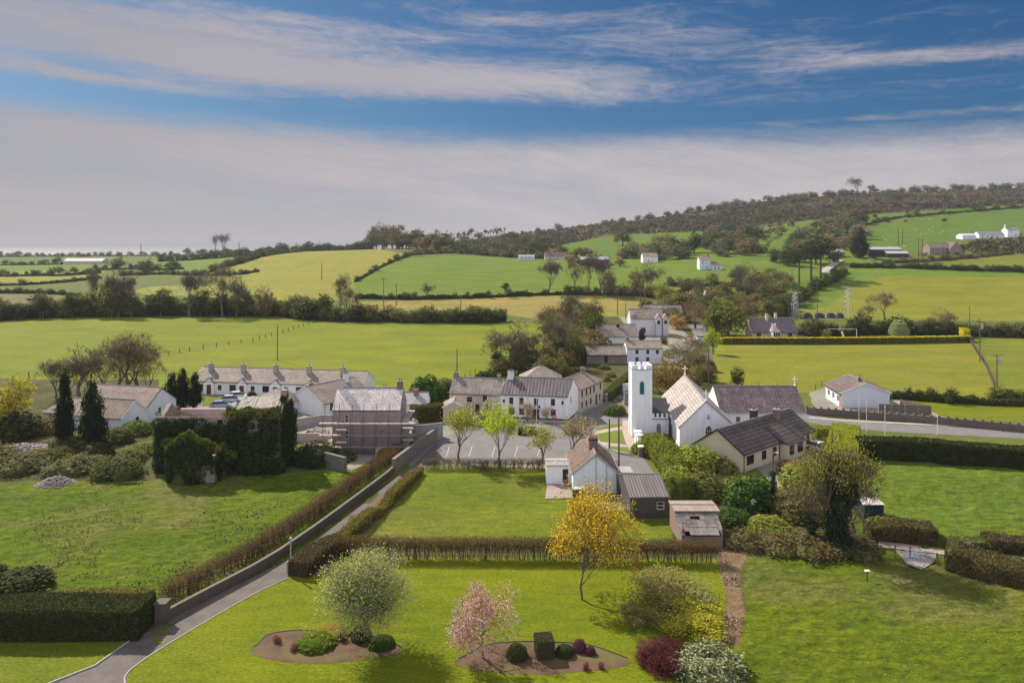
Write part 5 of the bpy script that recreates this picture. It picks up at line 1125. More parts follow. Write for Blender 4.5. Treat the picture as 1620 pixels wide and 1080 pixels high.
def stem_hedge(label, pts, w, h, stem_col, color, stems=7, dens=30, leafs=.06, open_=.45, seed=3, group=None):
    """winter hedge: bare stems below, twiggy and half leafed above"""
    root = empty('hedge', (*np.array(pts[0][:2]), 0), 0, label=label, cat='hedge', group=group); o = np.array([*pts[0][:2], 0])
    rng = np.random.default_rng(seed); P = arc(pts, .5); S_ = path_len(P); Ln = S_[-1]; n = int(Ln*stems); segs = []
    s = rng.random(n)*Ln; s = np.round(s/.55)*.55 + rng.normal(size=n)*.10
    X = np.interp(s, S_, P[:, 0]); Y = np.interp(s, S_, P[:, 1])
    for x, y in zip(X, Y):
        a = np.array([x + rng.normal()*w*.10, y + rng.normal()*w*.10, 0]); m_ = a + np.array([rng.normal()*.16, rng.normal()*.12, h*rng.uniform(.35, .6)])
        segs.append((a, m_, .035, .022))
        for k in range(4): e = m_ + np.array([rng.normal()*.28, rng.normal()*w*.3, h*rng.uniform(.25, .5)]); segs.append((m_, e, .018, .008))
    V, Fc = tubes(segs, 3); link('stems', np_mesh('stems', V-o, Fc, [barkm(stem_col)]), root)
    n = int(Ln*w*h*dens*3); s = rng.random(n)*Ln; z = h*(open_ + (1.03-open_)*rng.random(n)**.85); of = (rng.random(n)-.5)*w
    X = np.interp(s, S_, P[:, 0]); Y = np.interp(s, S_, P[:, 1]); t_ = norm_(P[-1]-P[0]); X = X - t_[1]*of; Y = Y + t_[0]*of
    z = z*(1 + .06*(vnoise(s, 3., 2.)-.5)*2)
    V, Fc = quads_at(np.stack([X, Y, z], 1), np.full(n, leafs), rng=rng, asp=.35); link('foliage', np_mesh('foliage', V-o, Fc, [LEAF]), root, color=tuple(c*1.2 for c in color))
    return root
# ------------------------------------------------------------------ foreground garden
DG = (0.030, 0.048, 0.014); MG = (0.060, 0.095, 0.018); YG = (0.16, 0.18, 0.025); OL = (0.095, 0.105, 0.03); BR = (0.13, 0.095, 0.05); PK = (0.34, 0.19, 0.20); MR = (0.12, 0.03, 0.035); BG = (0.105, 0.085, 0.05); OG = (0.15, 0.115, 0.035)
# yellow maple on the lawn
T['maple'] = [tpl_tree(70, 6, 3, .56, .08, .78, .30, .05, 3, .0016, leafn=17000, leafs=.0078, leafj=.026, r0=.017, first=6, thick=3, leaf=leafm('maple_leaf', .45, .35, (0.36, 0.15, 0.02), .38))]
plant('maple', 921, 948, 163, 166, 'tall yellow-leaved tree standing alone on the mown lawn', (0.40, 0.33, 0.03), v=0)
T['whitebeam'] = [tpl_tree(72, 5, 4, .58, .16, .74, .14, .07, 3, .0009, leafn=30000, leafs=.0078, leafj=.024, r0=.018, first=6, thick=2, bark=barkm((0.22,0.2,0.15)), leaf=leafm('pale_leaf', .55, .35, (0.40, 0.43, 0.30), .35))]
plant('whitebeam', 580, 1012, 128, 134, 'round pale-green tree with silvery young leaves in the left flower bed', (0.26, 0.29, 0.085), v=0)
T['cherry'] = [tpl_tree(74, 5, 3, .66, .02, .75, .30, .06, 4, .0022, leafn=12500, leafs=.0078, leafj=.028, r0=.02, first=5, thick=3, leaf=leafm('blossom', .3, .3, (0.22, 0.15, 0.04), .33))]
plant('cherry', 764, 1040, 120, 118, 'small leaning cherry tree covered in pink blossom', (0.44, 0.27, 0.30), v=0).rotation_euler = (R(2), R(-9), 1.0)
# shrubs in the left bed
plant('bushfine', 500, 1034, 31, 66, 'low rounded yellow-green box shrub, largest in the left flower bed', (0.085, 0.12, 0.012), 'shrub', rz=.2)
plant('bushfine', 528, 1014, 17, 60, 'spreading golden heather shrub behind the round box shrub', (0.17, 0.14, 0.02), 'shrub')
plant('bushfine', 603, 1030, 27, 46, 'dark green clipped shrub right of the pale-green tree', (0.040, 0.065, 0.012), 'shrub')
plant('bushfine', 572, 1018, 38, 34, 'dark holly-like shrub at the foot of the pale-green tree', (0.03, 0.04, 0.012), 'shrub')
plant('brush', 541, 1016, 26, 20, 'small dark twiggy shrub between the box shrub and the pale-green tree', (0.07, 0.055, 0.03), 'shrub')
plant('brush', 438, 1019, 22, 18, 'reddish-brown tuft shrub at the left end of the left flower bed', (0.15, 0.07, 0.05), 'shrub')
plant('brush', 465, 1032, 20, 17, 'small maroon shrub beside the yellow-green box shrub', (0.13, 0.06, 0.06), 'shrub')
# right bed
plant('bushfine', 818, 1048, 38, 36, 'round dark green clipped shrub, leftmost in the right flower bed', (0.05, 0.06, 0.018), 'shrub')
T['block'] = [None]
def block_mesh():
    V, Fc = hedge_mesh([(0, -.45), (0, .45)], .86, .97, 9000, .019, amp=.11, core=.82, seed=5, zs=0)
    return Tpl([('foliage', V, Fc, [leafm('pink_tip_leaf', .3, .4, (0.30, 0.17, 0.13), .22)], None, False)])
T['block'] = [block_mesh()]
plant('block', 861, 1043, 44, 32, 'square-cut evergreen shrub with pinkish tips, tallest in the right flower bed', (0.04, 0.05, 0.018), 'shrub', rz=.15)
plant('bushfine', 893, 1042, 30, 32, 'low dark green shrub between the square-cut shrub and the purple ball', (0.035, 0.055, 0.013), 'shrub')
plant('bushfine', 917, 1034, 29, 24, 'purple clipped ball shrub in the right flower bed', (0.10, 0.035, 0.06), 'shrub')
plant('bushfine', 934, 1038, 20, 18, 'small dark purple shrub just right of the purple ball', (0.085, 0.03, 0.04), 'shrub')
plant('brush', 927, 1062, 21, 13, 'narrow maroon seedling shrub at the front of the right bed, left of two', (0.13, 0.05, 0.045), 'shrub')
plant('brush', 951, 1060, 19, 12, 'narrow maroon seedling shrub at the front of the right bed, right of two', (0.13, 0.05, 0.045), 'shrub')
# big shrubs on the right edge of the lawn
plant('brush', 1062, 985, 98, 165, 'broad grey-green willow shrub at the right edge of the lawn', (0.15, 0.145, 0.045), 'shrub', v=0)
plant('brush', 1010, 1000, 62, 70, 'smaller grey-brown willow shrub in front of the broad one', (0.14, 0.125, 0.045), 'shrub', v=1)
plant('brush', 1092, 1022, 88, 138, 'bright yellow-green willow shrub at the right edge of the lawn', (0.25, 0.235, 0.022), 'shrub', v=1)
plant('brush', 1052, 1075, 72, 110, 'dark red barberry shrub at the bottom edge beside the lawn', (0.062, 0.018, 0.02), 'shrub', v=0)
plant('brush', 1030, 1062, 70, 60, 'thin maroon shrub left of the dark red barberry', (0.10, 0.032, 0.03), 'shrub', v=1)
T['varieg'] = [tpl_bush(77, [(0,0,.1,.5,.5,.85),(.2,-.1,.1,.3,.3,.6)], 9000, .02, leafm('variegated', .3, .4, (0.42, 0.42, 0.26), .38), rough=.12)]
plant('varieg', 1118, 1092, 76, 118, 'variegated white-and-green shrub at the bottom edge of the garden', (0.055, 0.075, 0.02), 'shrub')
plant('bushfine', 1150, 1062, 34, 44, 'low yellow shrub beside the variegated shrub', (0.24, 0.23, 0.02), 'shrub')
# hedges round the lawn and paddock
stem_hedge('long bare-stemmed hedge running across behind the lawn', [W(530,882), W(700,884), W(880,885), W(1138,890)], 1.5, 2.05, (0.10,0.08,0.06), (0.13,0.085,0.045), 9, 130, .075, .42)
stem_hedge('low leafless grey hedge along the front of the car park', [W(668,742), W(770,742), W(864,742)], 1.2, 1.45, (0.15,0.13,0.12), (0.13,0.10,0.08), 12, 90, .07, .35, seed=4)
stem_hedge('reddish-brown beech hedge on top of the driveway wall', [W(262,957), W(330,922), W(420,872), W(500,818), W(570,765), W(628,728)], 1.7, 1.85, (0.10,0.075,0.06), (0.12,0.07,0.05), 10, 95, .075, .12, seed=5)
hedge('low brown and yellow-green hedge on the right of the driveway', [W(480,905), W(520,880), W(560,845), W(612,800), W(664,748)], 1.2, .95, (0.15,0.12,0.045), 230, .075, amp=.42, top=.45, core=.6, leaf=leafm('mixed_leaf', .3, .5, (0.20, 0.19, 0.04), .35), seed=6)
hedge('dark brown bramble hedge beside the lamp post', [W(472,912), W(500,890), W(540,872)], 2.2, 1.6, (0.085,0.07,0.04), 200, .08, amp=.35, top=.15, seed=7)
hedge('yellow-green clipped hedge in front of the scaffolded house', [W(602,727), W(628,716), W(650,705)], 1.5, 1.1, (0.20,0.18,0.03), 170, .08, amp=.2, seed=8)
hedge('tall dark clipped hedge across the bottom left corner', [W(-160,1000), W(60,999), W(232,998)], 3.1, 2.5, (0.036,0.045,0.016), 240, .07, amp=.26, top=.05, core=.86, seed=9, leaf=leafm('dark_hedge_leaf', .3, .55, (0.11, 0.11, 0.03), .12))
plant('bush', 30, 948, 58, 96, 'big dark rounded bush behind the tall clipped hedge', (0.035,0.045,0.014), 'bush')
plant('bush', -40, 940, 60, 90, 'big dark rounded bush at the left picture edge', (0.04,0.05,0.014), 'bush')
hedge('straggly brown weeds along the back of the tall clipped hedge', [W(75,952), W(150,950), W(240,948)], 1.4, .7, (0.12,0.10,0.03), 90, .07, amp=.3, top=.4, seed=10, cat='undergrowth', name='undergrowth')
# driveway wall
dw = empty('driveway_wall', (*W(258,984), 0), 0, label='rendered grey wall along the left side of the driveway', cat='wall')
pts = [W(258,984), W(330,945), W(400,908), W(440,884), W(500,842), W(560,797), W(612,757), W(622,748)]
WALLM = render_wall((0.13,0.105,0.08), (0.065,0.06,0.05), .8)
wallrun(dw, pts, .85, .28, WALLM, cap=render_wall((0.17,0.145,0.115),(0.09,0.08,0.07),.8))
b = MB(); b.box(-.5, .4, -.45, .45, 0, 1.7); b.box(-.58, .48, -.53, .53, 1.702, 1.82); b.build('pier', WALLM, dw)
tw = empty('stone_wall', (*W(622,748), 0), 0, label='tall old stone wall between the car park and the scaffolded house', cat='wall')
RUB = stone((0.27,0.22,0.175),(0.17,0.14,0.115),(0.25,0.22,0.19),1.8)
wallrun(tw, [W(622,748), W(655,722), W(697,690)], 2.0, .5, RUB)
# other walls near the village
def wall_thing(label, pts, h, w, m_, cap=None, name='wall'):
    r_ = empty(name, (*pts[0][:2], 0), 0, label=label, cat='wall'); wallrun(r_, pts, h, w, m_, cap=cap); return r_
wall_thing('grey concrete retaining wall right of the scaffolded house', [W(652,700), W(700,694)], 2.6, .4, render_wall((0.34,0.33,0.33),(0.17,0.17,0.17),.8), cap=RUB)
wall_thing('low ivy-topped stone wall left of the scaffolded house', [(-31.0,110), (-27.5,105.5), (-23.5,102.6)], 2.1, .5, stone((0.2,0.19,0.16),(0.13,0.12,0.1),(0.2,0.2,0.18)))
wall_thing('pale coping-topped ramp wall in front of the scaffolded house', [W(596,724), W(635,707)], 1.2, .4, render_wall((0.55,0.5,0.45),(0.35,0.31,0.28),.5), cap=CONC)
wall_thing('grey block garden wall in front of the white bungalow', [(-38.5,126), (-34,129.6), (-26.5,129.6)], 1.7, .25, render_wall((0.36,0.34,0.33),(0.2,0.19,0.18),.6), cap=CONC)
wall_thing('low block wall between the ivy ruin and the scaffolded house', [(-37,118.5), (-30,118.5)], 1.4, .25, render_wall((0.42,0.37,0.34),(0.25,0.22,0.2),.6))
lw = empty('stone_wall', (*W(1281,662), 0), 0, label='long dark stone wall with jagged coping along the main road', cat='wall')
lpts = [W(1276,655), W(1340,660), W(1440,667), W(1540,676), W(1640,686), W(1800,697)]
DST = stone((0.20,0.15,0.13),(0.13,0.10,0.09),(0.19,0.16,0.14),2.4); wallrun(lw, lpts, 1.3, .5, DST)
PPp = arc(lpts, .62); b = MB(); o2 = lw.location
for i, p in enumerate(PPp[::1]):
    if i % 2 == 0: b.box(p[0]-o2.x-.17, p[0]-o2.x+.17, p[1]-o2.y-.2, p[1]-o2.y+.2, 1.302, 1.62)
b.build('coping_stones', DST, lw)
wall_thing('stone wall with ivy along the street above the long two-storey house', [W(958,636), W(975,622), W(990,608)], 1.6, .4, STONE)
wall_thing('low pale wall at the mouth of the lane beside the long wing', [(22.5,160), (27.0,160)], 1.5, .3, WR2, cap=WR)
fn = empty('wooden_fence', (*W(1390,655), 0), 0, label='tall brown wooden fence panels beside the brick-fronted bungalow', cat='fence')
FW = groundm((0.20,0.16,0.13),(0.15,0.115,0.095),3,14,.3,name='fence_wood'); a = Vector(W(1390,654)); c = Vector(W(1473,657))
for k in range(4):
    p = (c-a)*(k/4); q = (c-a)*((k+1)/4); b = MB(); b.hexa([(p.x+.06,p.y-.03,0),(q.x-.06,q.y-.03,0),(q.x-.06,q.y+.03,0),(p.x+.06,p.y+.03,0)],[(p.x+.06,p.y-.03,1.95),(q.x-.06,q.y-.03,1.95),(q.x-.06,q.y+.03,1.95),(p.x+.06,p.y+.03,1.95)]); b.build('panel', FW, fn)
for k in range(5):
    p = (c-a)*(k/4); MB().box(p.x-.055, p.x+.055, p.y-.055, p.y+.055, 0, 2.05).build('post', CONC, fn)
p = Vector(W(1473,657))-a; q = Vector((p.x-2.6, p.y+6)); b = MB(); b.hexa([(p.x,p.y+.1,0),(q.x,q.y,0),(q.x-.05,q.y,0),(p.x-.05,p.y+.1,0)],[(p.x,p.y+.1,1.9),(q.x,q.y,1.9),(q.x-.05,q.y,1.9),(p.x-.05,p.y+.1,1.9)]); b.build('panel', FW, fn)
# ------------------------------------------------------------------ village trees and shrubs
SPR = (0.24, 0.27, 0.03)
T['young'] = [tpl_tree(80, 5, 3, .42, .25, .76, .26, .05, 3, .0022, leafn=3000, leafs=.015, leafj=.034, r0=.020, first=5, thick=2), tpl_tree(81, 5, 3, .46, .2, .76, .26, .05, 3, .0022, leafn=3400, leafs=.016, leafj=.036, r0=.022, first=5, thick=2),
              tpl_tree(82, 5, 3, .50, .2, .76, .24, .05, 3, .0022, leafn=1500, leafs=.017, leafj=.028, r0=.022, first=5, thick=2)]
for px, py, h, w, c, v, lb in ((726, 731, 82, 64, (0.25, 0.26, 0.05), 0, 'olive-green young tree at the left end of the car park hedge'),
        (790, 738, 94, 70, (0.26, 0.32, 0.03), 1, 'bright green young tree, tallest in the row along the car park'),
        (857, 731, 62, 56, (0.30, 0.32, 0.06), 2, 'thin pale-leafed young tree in the car park row'),
        (909, 724, 68, 60, (0.25, 0.20, 0.10), 2, 'half-bare young tree at the right end of the car park row')):
    plant('young', px, py, h, w, lb, c, group='trees along the car park', v=v)
for px, py, h, w, c, lb in ((834, 679, 46, 26, (0.26, 0.20, 0.12), 'small sparse tree on the planted island in front of the pub'), (865, 670, 26, 22, (0.24, 0.19, 0.12), 'tiny sparse tree by the pub door'),
        (808, 668, 28, 18, (0.24, 0.24, 0.06), 'slender young tree at the left corner of the pub'), (737, 668, 26, 30, (0.26, 0.25, 0.07), 'low budding tree in front of the cream annexe'), (768, 668, 22, 26, (0.22, 0.15, 0.10), 'low brownish tree in front of the cream house')):
    plant('young', px, py, h, w, lb, c, v=2)
hedge('small dark clipped hedge on the car park island', [W(820,686), W(848,686)], 2.2, .9, (0.04,0.06,0.016), 90, .10, seed=12)
hedge('tall clipped hedge with orange top left of the cream annexe', [W(651,668), W(700,664)], 2.4, 3.0, (0.075,0.07,0.02), 60, .12, seed=13)
plant('bush', 675, 640, 52, 56, 'large glossy green bush behind the clipped hedge', (0.035,0.07,0.015), 'bush')
plant('bush', 706, 630, 36, 42, 'mid-green bush left of the cream house chimney', (0.06,0.085,0.025), 'bush')
plant('bush', 770, 612, 30, 44, 'dark green bush behind the cream house roof', (0.025,0.045,0.015), 'bush')
plant('bush', 745, 617, 20, 22, 'small green bush behind the cream house', (0.05,0.07,0.02), 'bush')
plant('bush', 973, 659, 22, 34, 'round green bush on the corner island by the church', (0.06,0.085,0.025), 'bush')
plant('bush', 983, 655, 18, 16, 'orange-flowered shrub on the corner island by the church', (0.33,0.18,0.03), 'shrub')
for px, py, w, h, c, lb in ((1020, 722, 44, 30, (0.12,0.15,0.02), 'yellow-green shrub beside the church gate piers'), (1046, 708, 60, 22, (0.11,0.10,0.03), 'brownish hedge shrub at the foot of the church porch'), (1085, 700, 60, 20, (0.26,0.15,0.03), 'orange-flowered shrub under the church gable'),
        (1064, 742, 62, 46, (0.16,0.19,0.03), 'large yellow-green laurel in the lane garden, nearest the lane'), (1100, 752, 80, 58, (0.15,0.18,0.03), 'large yellow-green laurel below the cream bungalow gable'), (1040, 700, 50, 18, (0.07,0.10,0.02), 'dark green shrub row in front of the porch'),
        (1072, 778, 62, 50, (0.14,0.17,0.03), 'laurel clump behind the grey corrugated shed'), (1112, 792, 76, 56, (0.085,0.09,0.03), 'brown-tinged laurel clump above the old shed'), (1140, 750, 50, 36, (0.10,0.10,0.035), 'brownish shrub at the corner of the cream bungalow'),
        (1188, 815, 86, 78, (0.035,0.07,0.014), 'large dark green rounded laurel in front of the cream bungalow'), (1160, 835, 60, 40, (0.035,0.065,0.014), 'dark laurel shrub right of the old shed'), (1130, 862, 46, 44, (0.07,0.06,0.03), 'brown bramble bush against the old shed'),
        (1175, 872, 70, 46, (0.085,0.075,0.03), 'bramble bush at the corner of the cross hedge'), (1215, 850, 66, 44, (0.15,0.16,0.03), 'yellow-green shrub below the dark laurel'), (1232, 880, 80, 46, (0.085,0.07,0.03), 'brown bramble mass left of the ivy tree'),
        (1285, 885, 100, 56, (0.075,0.06,0.028), 'brown bramble mass at the foot of the ivy tree'), (1345, 888, 92, 56, (0.06,0.055,0.022), 'dark bramble mass right of the ivy tree'), (1262, 830, 84, 70, (0.085,0.075,0.03), 'tall brownish thicket left of the ivy tree'),
        (1270, 782, 70, 60, (0.16,0.17,0.03), 'yellow-green bush between the bungalow and the ivy tree'), (1258, 748, 56, 26, (0.15,0.085,0.04), 'rusty brown shrub beside the oil tank'), (1300, 745, 50, 30, (0.13,0.10,0.05), 'brownish shrub in front of the white car'),
        (1408, 842, 66, 30, (0.10,0.11,0.03), 'green shrub in the hedge right of the green box shed')):
    plant('bramble' if 'brown' in lb or 'bramble' in lb or 'thicket' in lb else 'bush', px, py, h, w, lb, c, 'bush' if 'bush' in lb else 'shrub')
plant('bush', 1036, 728, 20, 16, 'bright red flowering shrub at the corner of the lane', (0.45,0.03,0.06), 'shrub')
hedge('tall ragged laurel hedge between the lane and the cream bungalow', [W(1030,712), W(1060,745), W(1078,790)], 3.0, 2.4, (0.14,0.165,0.03), 45, .14, amp=.5, top=.3, seed=14)
hedge('yellow-green hedge running toward the white car', [W(1330,742), W(1335,715), W(1338,692)], 4.2, 2.3, (0.22,0.25,0.03), 70, .13, amp=.3, seed=15)
hedge('small clipped hedge behind the white car', [W(1288,697), W(1318,697)], 2.0, 2.2, (0.17,0.20,0.03), 60, .13, seed=16)
hedge('long tall dark hedge along the far side of the rough field', [W(1358,722), W(1440,726), W(1540,733), W(1640,741), W(1850,752)], 2.6, 2.9, (0.035,0.045,0.015), 45, .15, amp=.25, top=.06, seed=17)
hedge('brown field hedge right of the green box shed', [W(1372,850), W(1420,852), W(1478,857)], 2.4, 1.7, (0.095,0.08,0.035), 80, .11, amp=.4, top=.25, seed=18)
hedge('dark brown hedge along the track at the right edge', [W(1500,893), W(1560,908), W(1640,925), W(1800,950)], 3.4, 1.9, (0.085,0.075,0.03), 90, .10, amp=.45, top=.2, seed=19)
hedge('brown hedge beyond the track at the right edge', [W(1560,868), W(1640,872), W(1800,880)], 2.2, 1.5, (0.085,0.07,0.035), 70, .11, amp=.4, top=.2, seed=20)
hedge('rough grassy bank above the track', [W(1400,852), W(1500,862), W(1600,870)], 1.6, .7, (0.10,0.12,0.03), 60, .11, amp=.3, top=.3, seed=21, cat='bank', name='grassy_bank')
_a = tpl_tree(95, 5, 3, .46, .28, .80, .15, .05, 3, .0018, bark=barkm((0.085,0.07,0.05)), leafn=6500, leafs=.009, r0=.032, first=5, thick=3)
_b = tpl_leafy(96, [(0,0,.12,.22,.22,.2),(0,0,.3,.15,.15,.2),(.02,0,.42,.13,.13,.26),(.17,.06,.52,.10,.10,.24),(-.17,.03,.48,.10,.10,.22),(.06,-.12,.66,.10,.10,.22),(-.04,.12,.80,.07,.07,.16),(.27,-.05,.64,.07,.07,.12),(-.27,-.06,.62,.06,.06,.12)], 300, 90, .032, .012, .1, 4, .02, IVYL, surf=.5)
T['ivybig'] = [Tpl(_a.raw + [('ivy', *_b.raw[1][1:])])]
plant('ivybig', 1326, 872, 168, 104, 'big ragged tree clad in dark ivy, standing in the brambles', (0.17,0.17,0.03), v=0)
plant('ivy', 1284, 862, 96, 62, 'smaller ivy-clad tree leaning left of the big ivy tree', (0.15,0.13,0.04))
plant('budding', 1352, 856, 100, 70, 'twiggy budding tree behind the big ivy tree', (0.17,0.12,0.05))
# left: ruin ivy, waste ground
def ivy_sheet(root, quadf, n, leafs, name='ivy'):
    rng = np.random.default_rng(n); a, b_ = rng.random(n), rng.random(n); P, N = quadf(a, b_); kp = vnoise(P[:, 0]+P[:, 1]*1.3+7, P[:, 2], 1.9) + rng.normal(size=n)*.05 > .27; P = P[kp]; N = N[kp]; n = len(P)
    P = P + N*(rng.random((n, 1))*.45 + .05) + rng.normal(size=P.shape)*.06 + N*(vnoise(P[:,0]*1.0+P[:,1], P[:,2], 1.4)[:,None]-.3)*.8
    V, Fc = quads_at(P, np.full(n, leafs), N*1.0, rng); return link(name, np_mesh(name, V, Fc, [LEAF]), root, color=(0.035, 0.062, 0.018))
def ivy_clumps(root, spots, size, c, n=150, leafs=.12, name='ivy'):
    rng = np.random.default_rng(len(spots)+3); PP = []; NN = []
    for p in spots:
        d = rng.normal(size=(n, 3)); d /= np.linalg.norm(d, axis=1)[:, None]; PP.append(np.array(p) + d*size*(.6+.8*rng.random())*rng.uniform(.75, 1, (n, 1))); NN.append(d)
    V, Fc = quads_at(np.concatenate(PP), np.full(n*len(spots), leafs), np.concatenate(NN), rng); link(name, np_mesh(name, V, Fc, [LEAF]), root, color=c[:3])
nv = lambda x, y, z, k: np.tile([x, y, z], (len(k), 1)).astype(float)
ivy_sheet(ruin, lambda a, b: (np.column_stack([a*RL, 0*a - .05, b*(HR-.1)]), nv(0, -1, .15, a)), 17000, .13)
ivy_sheet(ruin, lambda a, b: (np.column_stack([0*a + RL, a*RD, b*(HR-.2 + 2.2*(1-abs(2*a-1)))]), nv(1, -.3, 0, a)), 7000, .14)
ivy_sheet(ruin, lambda a, b: (np.column_stack([9.8 + a*(RL-9.8), b*1.2, HR + b*.75]), nv(0, -.3, 1, a)), 2600, .14).color = (0.10, 0.11, 0.03, 1)
ivy_sheet(ruin, lambda a, b: (np.column_stack([RL-.8 + a*1.0, 2.8+b*1.2, 8.9+a*0+b*1.6]), nv(0, -1, 0, a)), 500, .12)
ivy_sheet(ruin, lambda a, b: (np.column_stack([a*10, 0*a+.2, 0*b+HR+.02]), nv(0, 0, 1, a)), 420, .11).color = (0.16, 0.15, 0.05, 1)
ivy_sheet(ruin, lambda a, b: (np.column_stack([ex + a*ew, 0*a-4.45, b*(eh-.1 + (er-eh)*np.clip(1-abs(a-.45)*2.2, 0, 1))]), nv(0, -1, .1, a)), 7500, .13)
ivy_sheet(ruin, lambda a, b: (np.column_stack([ex + a*ew, b*.7-4.5, eh + (er-eh)*np.clip(1-abs(a-.45)*2.2, 0, 1) + .05]), nv(0, 0, 1, a)), 2200, .14).color = (0.15, 0.16, 0.03, 1)
ivy_sheet(ruin, lambda a, b: (np.column_stack([0*a + ex+ew, -4.4 + a*4.3, b*(eh-.2)]), nv(1, -.2, 0, a)), 2600, .13)
r7 = random.Random(8)
ivy_clumps(ruin, [(r7.uniform(0.5, RL), -.25, r7.uniform(.5, HR-1.2)) for _ in range(60)], .8, (0.045, 0.078, 0.02, 1))
ivy_clumps(ruin, [(r7.uniform(10, RL), r7.uniform(-.3, 1.0), HR+r7.uniform(.0, .5)) for _ in range(30)], .7, (0.10, 0.12, 0.03, 1))
ivy_clumps(ruin, [(r7.uniform(0.5, RL), -.55, r7.uniform(.3, HR-1.0)) for _ in range(34)], .62, (0.065, 0.10, 0.026, 1))
ivy_clumps(ruin, [(r7.uniform(10.5, RL+.5), -.9, r7.uniform(.2, 2.2)) for _ in range(20)], .9, (0.05, 0.08, 0.022, 1))
ivy_clumps(ruin, [(ex+ew+r7.uniform(-.3, 1.8), r7.uniform(-3.5,-1), r7.uniform(1.5, 4.6)) for _ in range(14)], .7, (0.09, 0.12, 0.03, 1))
ivy_clumps(ruin, [(RL + .1, r7.uniform(.5, RD-1.5), r7.uniform(1.5, 9)) for _ in range(22)], .65, (0.05, 0.085, 0.02, 1))
ivy_clumps(ruin, [(ex + r7.uniform(0, ew), -4.5, r7.uniform(.4, 5.4)) for _ in range(36)], .8, (0.06, 0.10, 0.025, 1))
ivy_clumps(ruin, [(ex + ew*a_, -4.3, eh + (er-eh)*max(0, 1-abs(a_-.45)*2.2)+.1) for a_ in (0, .1, .2, .3, .4, .5, .6, .7, .8, .95, 1.05)], .5, (0.13, 0.15, 0.035, 1))
for px, py, h, w, c, lb in ((296, 766, 60, 50, (0.06,0.09,0.02), 'leafy elder bush in front of the ivy ruin'), (350, 700, 20, 40, (0.12,0.14,0.03), 'small bush growing on the ruin porch'), (500, 742, 52, 70, (0.03,0.045,0.014), 'dark shaded bush right of the ivy ruin'), (535, 734, 28, 60, (0.075,0.09,0.028), 'low green bush below the ivy-topped wall'),
        (260, 700, 30, 30, (0.10,0.11,0.03), 'small olive bush against the left end of the ruin'), (185, 762, 52, 78, (0.05,0.06,0.02), 'rounded bramble bush at the edge of the left pasture'), (120, 755, 46, 90, (0.07,0.075,0.03), 'brown bramble bush above the gravel heap'), (45, 752, 48, 100, (0.055,0.06,0.025), 'brown bramble bush at the far left of the pasture edge'), (-20, 748, 50, 90, (0.08,0.07,0.03), 'bramble bush cut by the left edge'),
        (215, 690, 30, 46, (0.10,0.12,0.03), 'green bush in front of the white gabled wing'), (180, 705, 36, 60, (0.07,0.08,0.025), 'dark olive bush below the conifers'), (115, 715, 34, 70, (0.06,0.07,0.025), 'dark bush left of the conifers'), (230, 722, 30, 60, (0.11,0.13,0.03), 'green bramble mound beside the ruin'), (130, 742, 26, 80, (0.09,0.11,0.03), 'grassy bramble mound in the waste ground'),
        (25, 700, 60, 80, (0.05,0.055,0.02), 'dark bush under the golden-green tree'), (70, 690, 40, 60, (0.10,0.085,0.04), 'brownish bush by the small pale bungalow'), (150, 728, 34, 60, (0.045,0.055,0.02), 'dark shaded bush under the broad cypress'), (205, 735, 30, 50, (0.08,0.09,0.03), 'olive bush between the mound and the ruin'), (90, 735, 34, 60, (0.06,0.065,0.02), 'dark bush right of the rubble heap'), (60, 728, 24, 50, (0.10,0.10,0.03), 'low olive bush behind the rubble heap'), (-10, 735, 40, 70, (0.09,0.08,0.03), 'brown bush at the left edge above the rubble')):
    plant('bramble' if 'bramble' in lb or 'brown' in lb or 'elder' in lb else 'bush', px, py, h, w, lb, c, 'bush' if 'mound' not in lb else 'bramble')
plant('leafy', 15, 690, 100, 90, 'golden-green tree at the left picture edge', (0.22,0.20,0.03)); plant('leafy', -50, 690, 110, 100, 'tree beyond the left edge beside the golden-green tree', (0.12,0.13,0.03))
plant('cypress', 102, 705, 122, 36, 'tall narrow dark cypress left of the brown-roofed bungalow', (0.016,0.022,0.012)); plant('cypress', 146, 708, 106, 48, 'broad dark cypress in front of the brown-roofed bungalow', (0.018,0.026,0.012))
for px, w, h, lb in ((272, 30, 58, 'dark conifer clump beside the parked cars, leftmost'), (289, 30, 64, 'dark conifer in the middle of the clump beside the parked cars'), (308, 30, 58, 'dark conifer clump beside the parked cars, rightmost')): plant('cypress', px, 646, h, w, lb, (0.016,0.024,0.012), group='conifers by the terrace')
plant('bush', 398, 631, 14, 16, 'small round dark bush in front of the terrace', (0.03,0.03,0.02), 'bush')
for px, py, h, w, c, k, lb in ((205, 625, 92, 96, (0.17,0.15,0.05), 'budding', 'large brown bare tree left of the terrace'), (160, 626, 68, 60, (0.17,0.14,0.05), 'budding', 'bare multi-stemmed tree between the cypresses and the large brown tree'), (125, 628, 72, 54, (0.15,0.12,0.06), 'bare', 'bare grey-brown tree behind the narrow cypress'), (88, 630, 58, 52, (0.14,0.12,0.06), 'bare', 'leftmost bare tree behind the brown-roofed bungalow'), (235, 626, 60, 50, (0.2,0.17,0.04), 'budding', 'yellowish twiggy tree right of the large brown tree'), (218, 622, 84, 70, (0.15,0.12,0.06), 'budding', 'bare tree directly behind the large brown tree'), (186, 622, 76, 66, (0.16,0.13,0.06), 'bare', 'bare tree filling the gap left of the large brown tree'), (142, 622, 66, 60, (0.16,0.13,0.05), 'budding', 'low budding tree between the two leftmost bare trees'), (108, 626, 56, 50, (0.14,0.11,0.05), 'budding', 'short twiggy tree just behind the narrow cypress')):
    plant(k, px, py, h, w, lb, c)
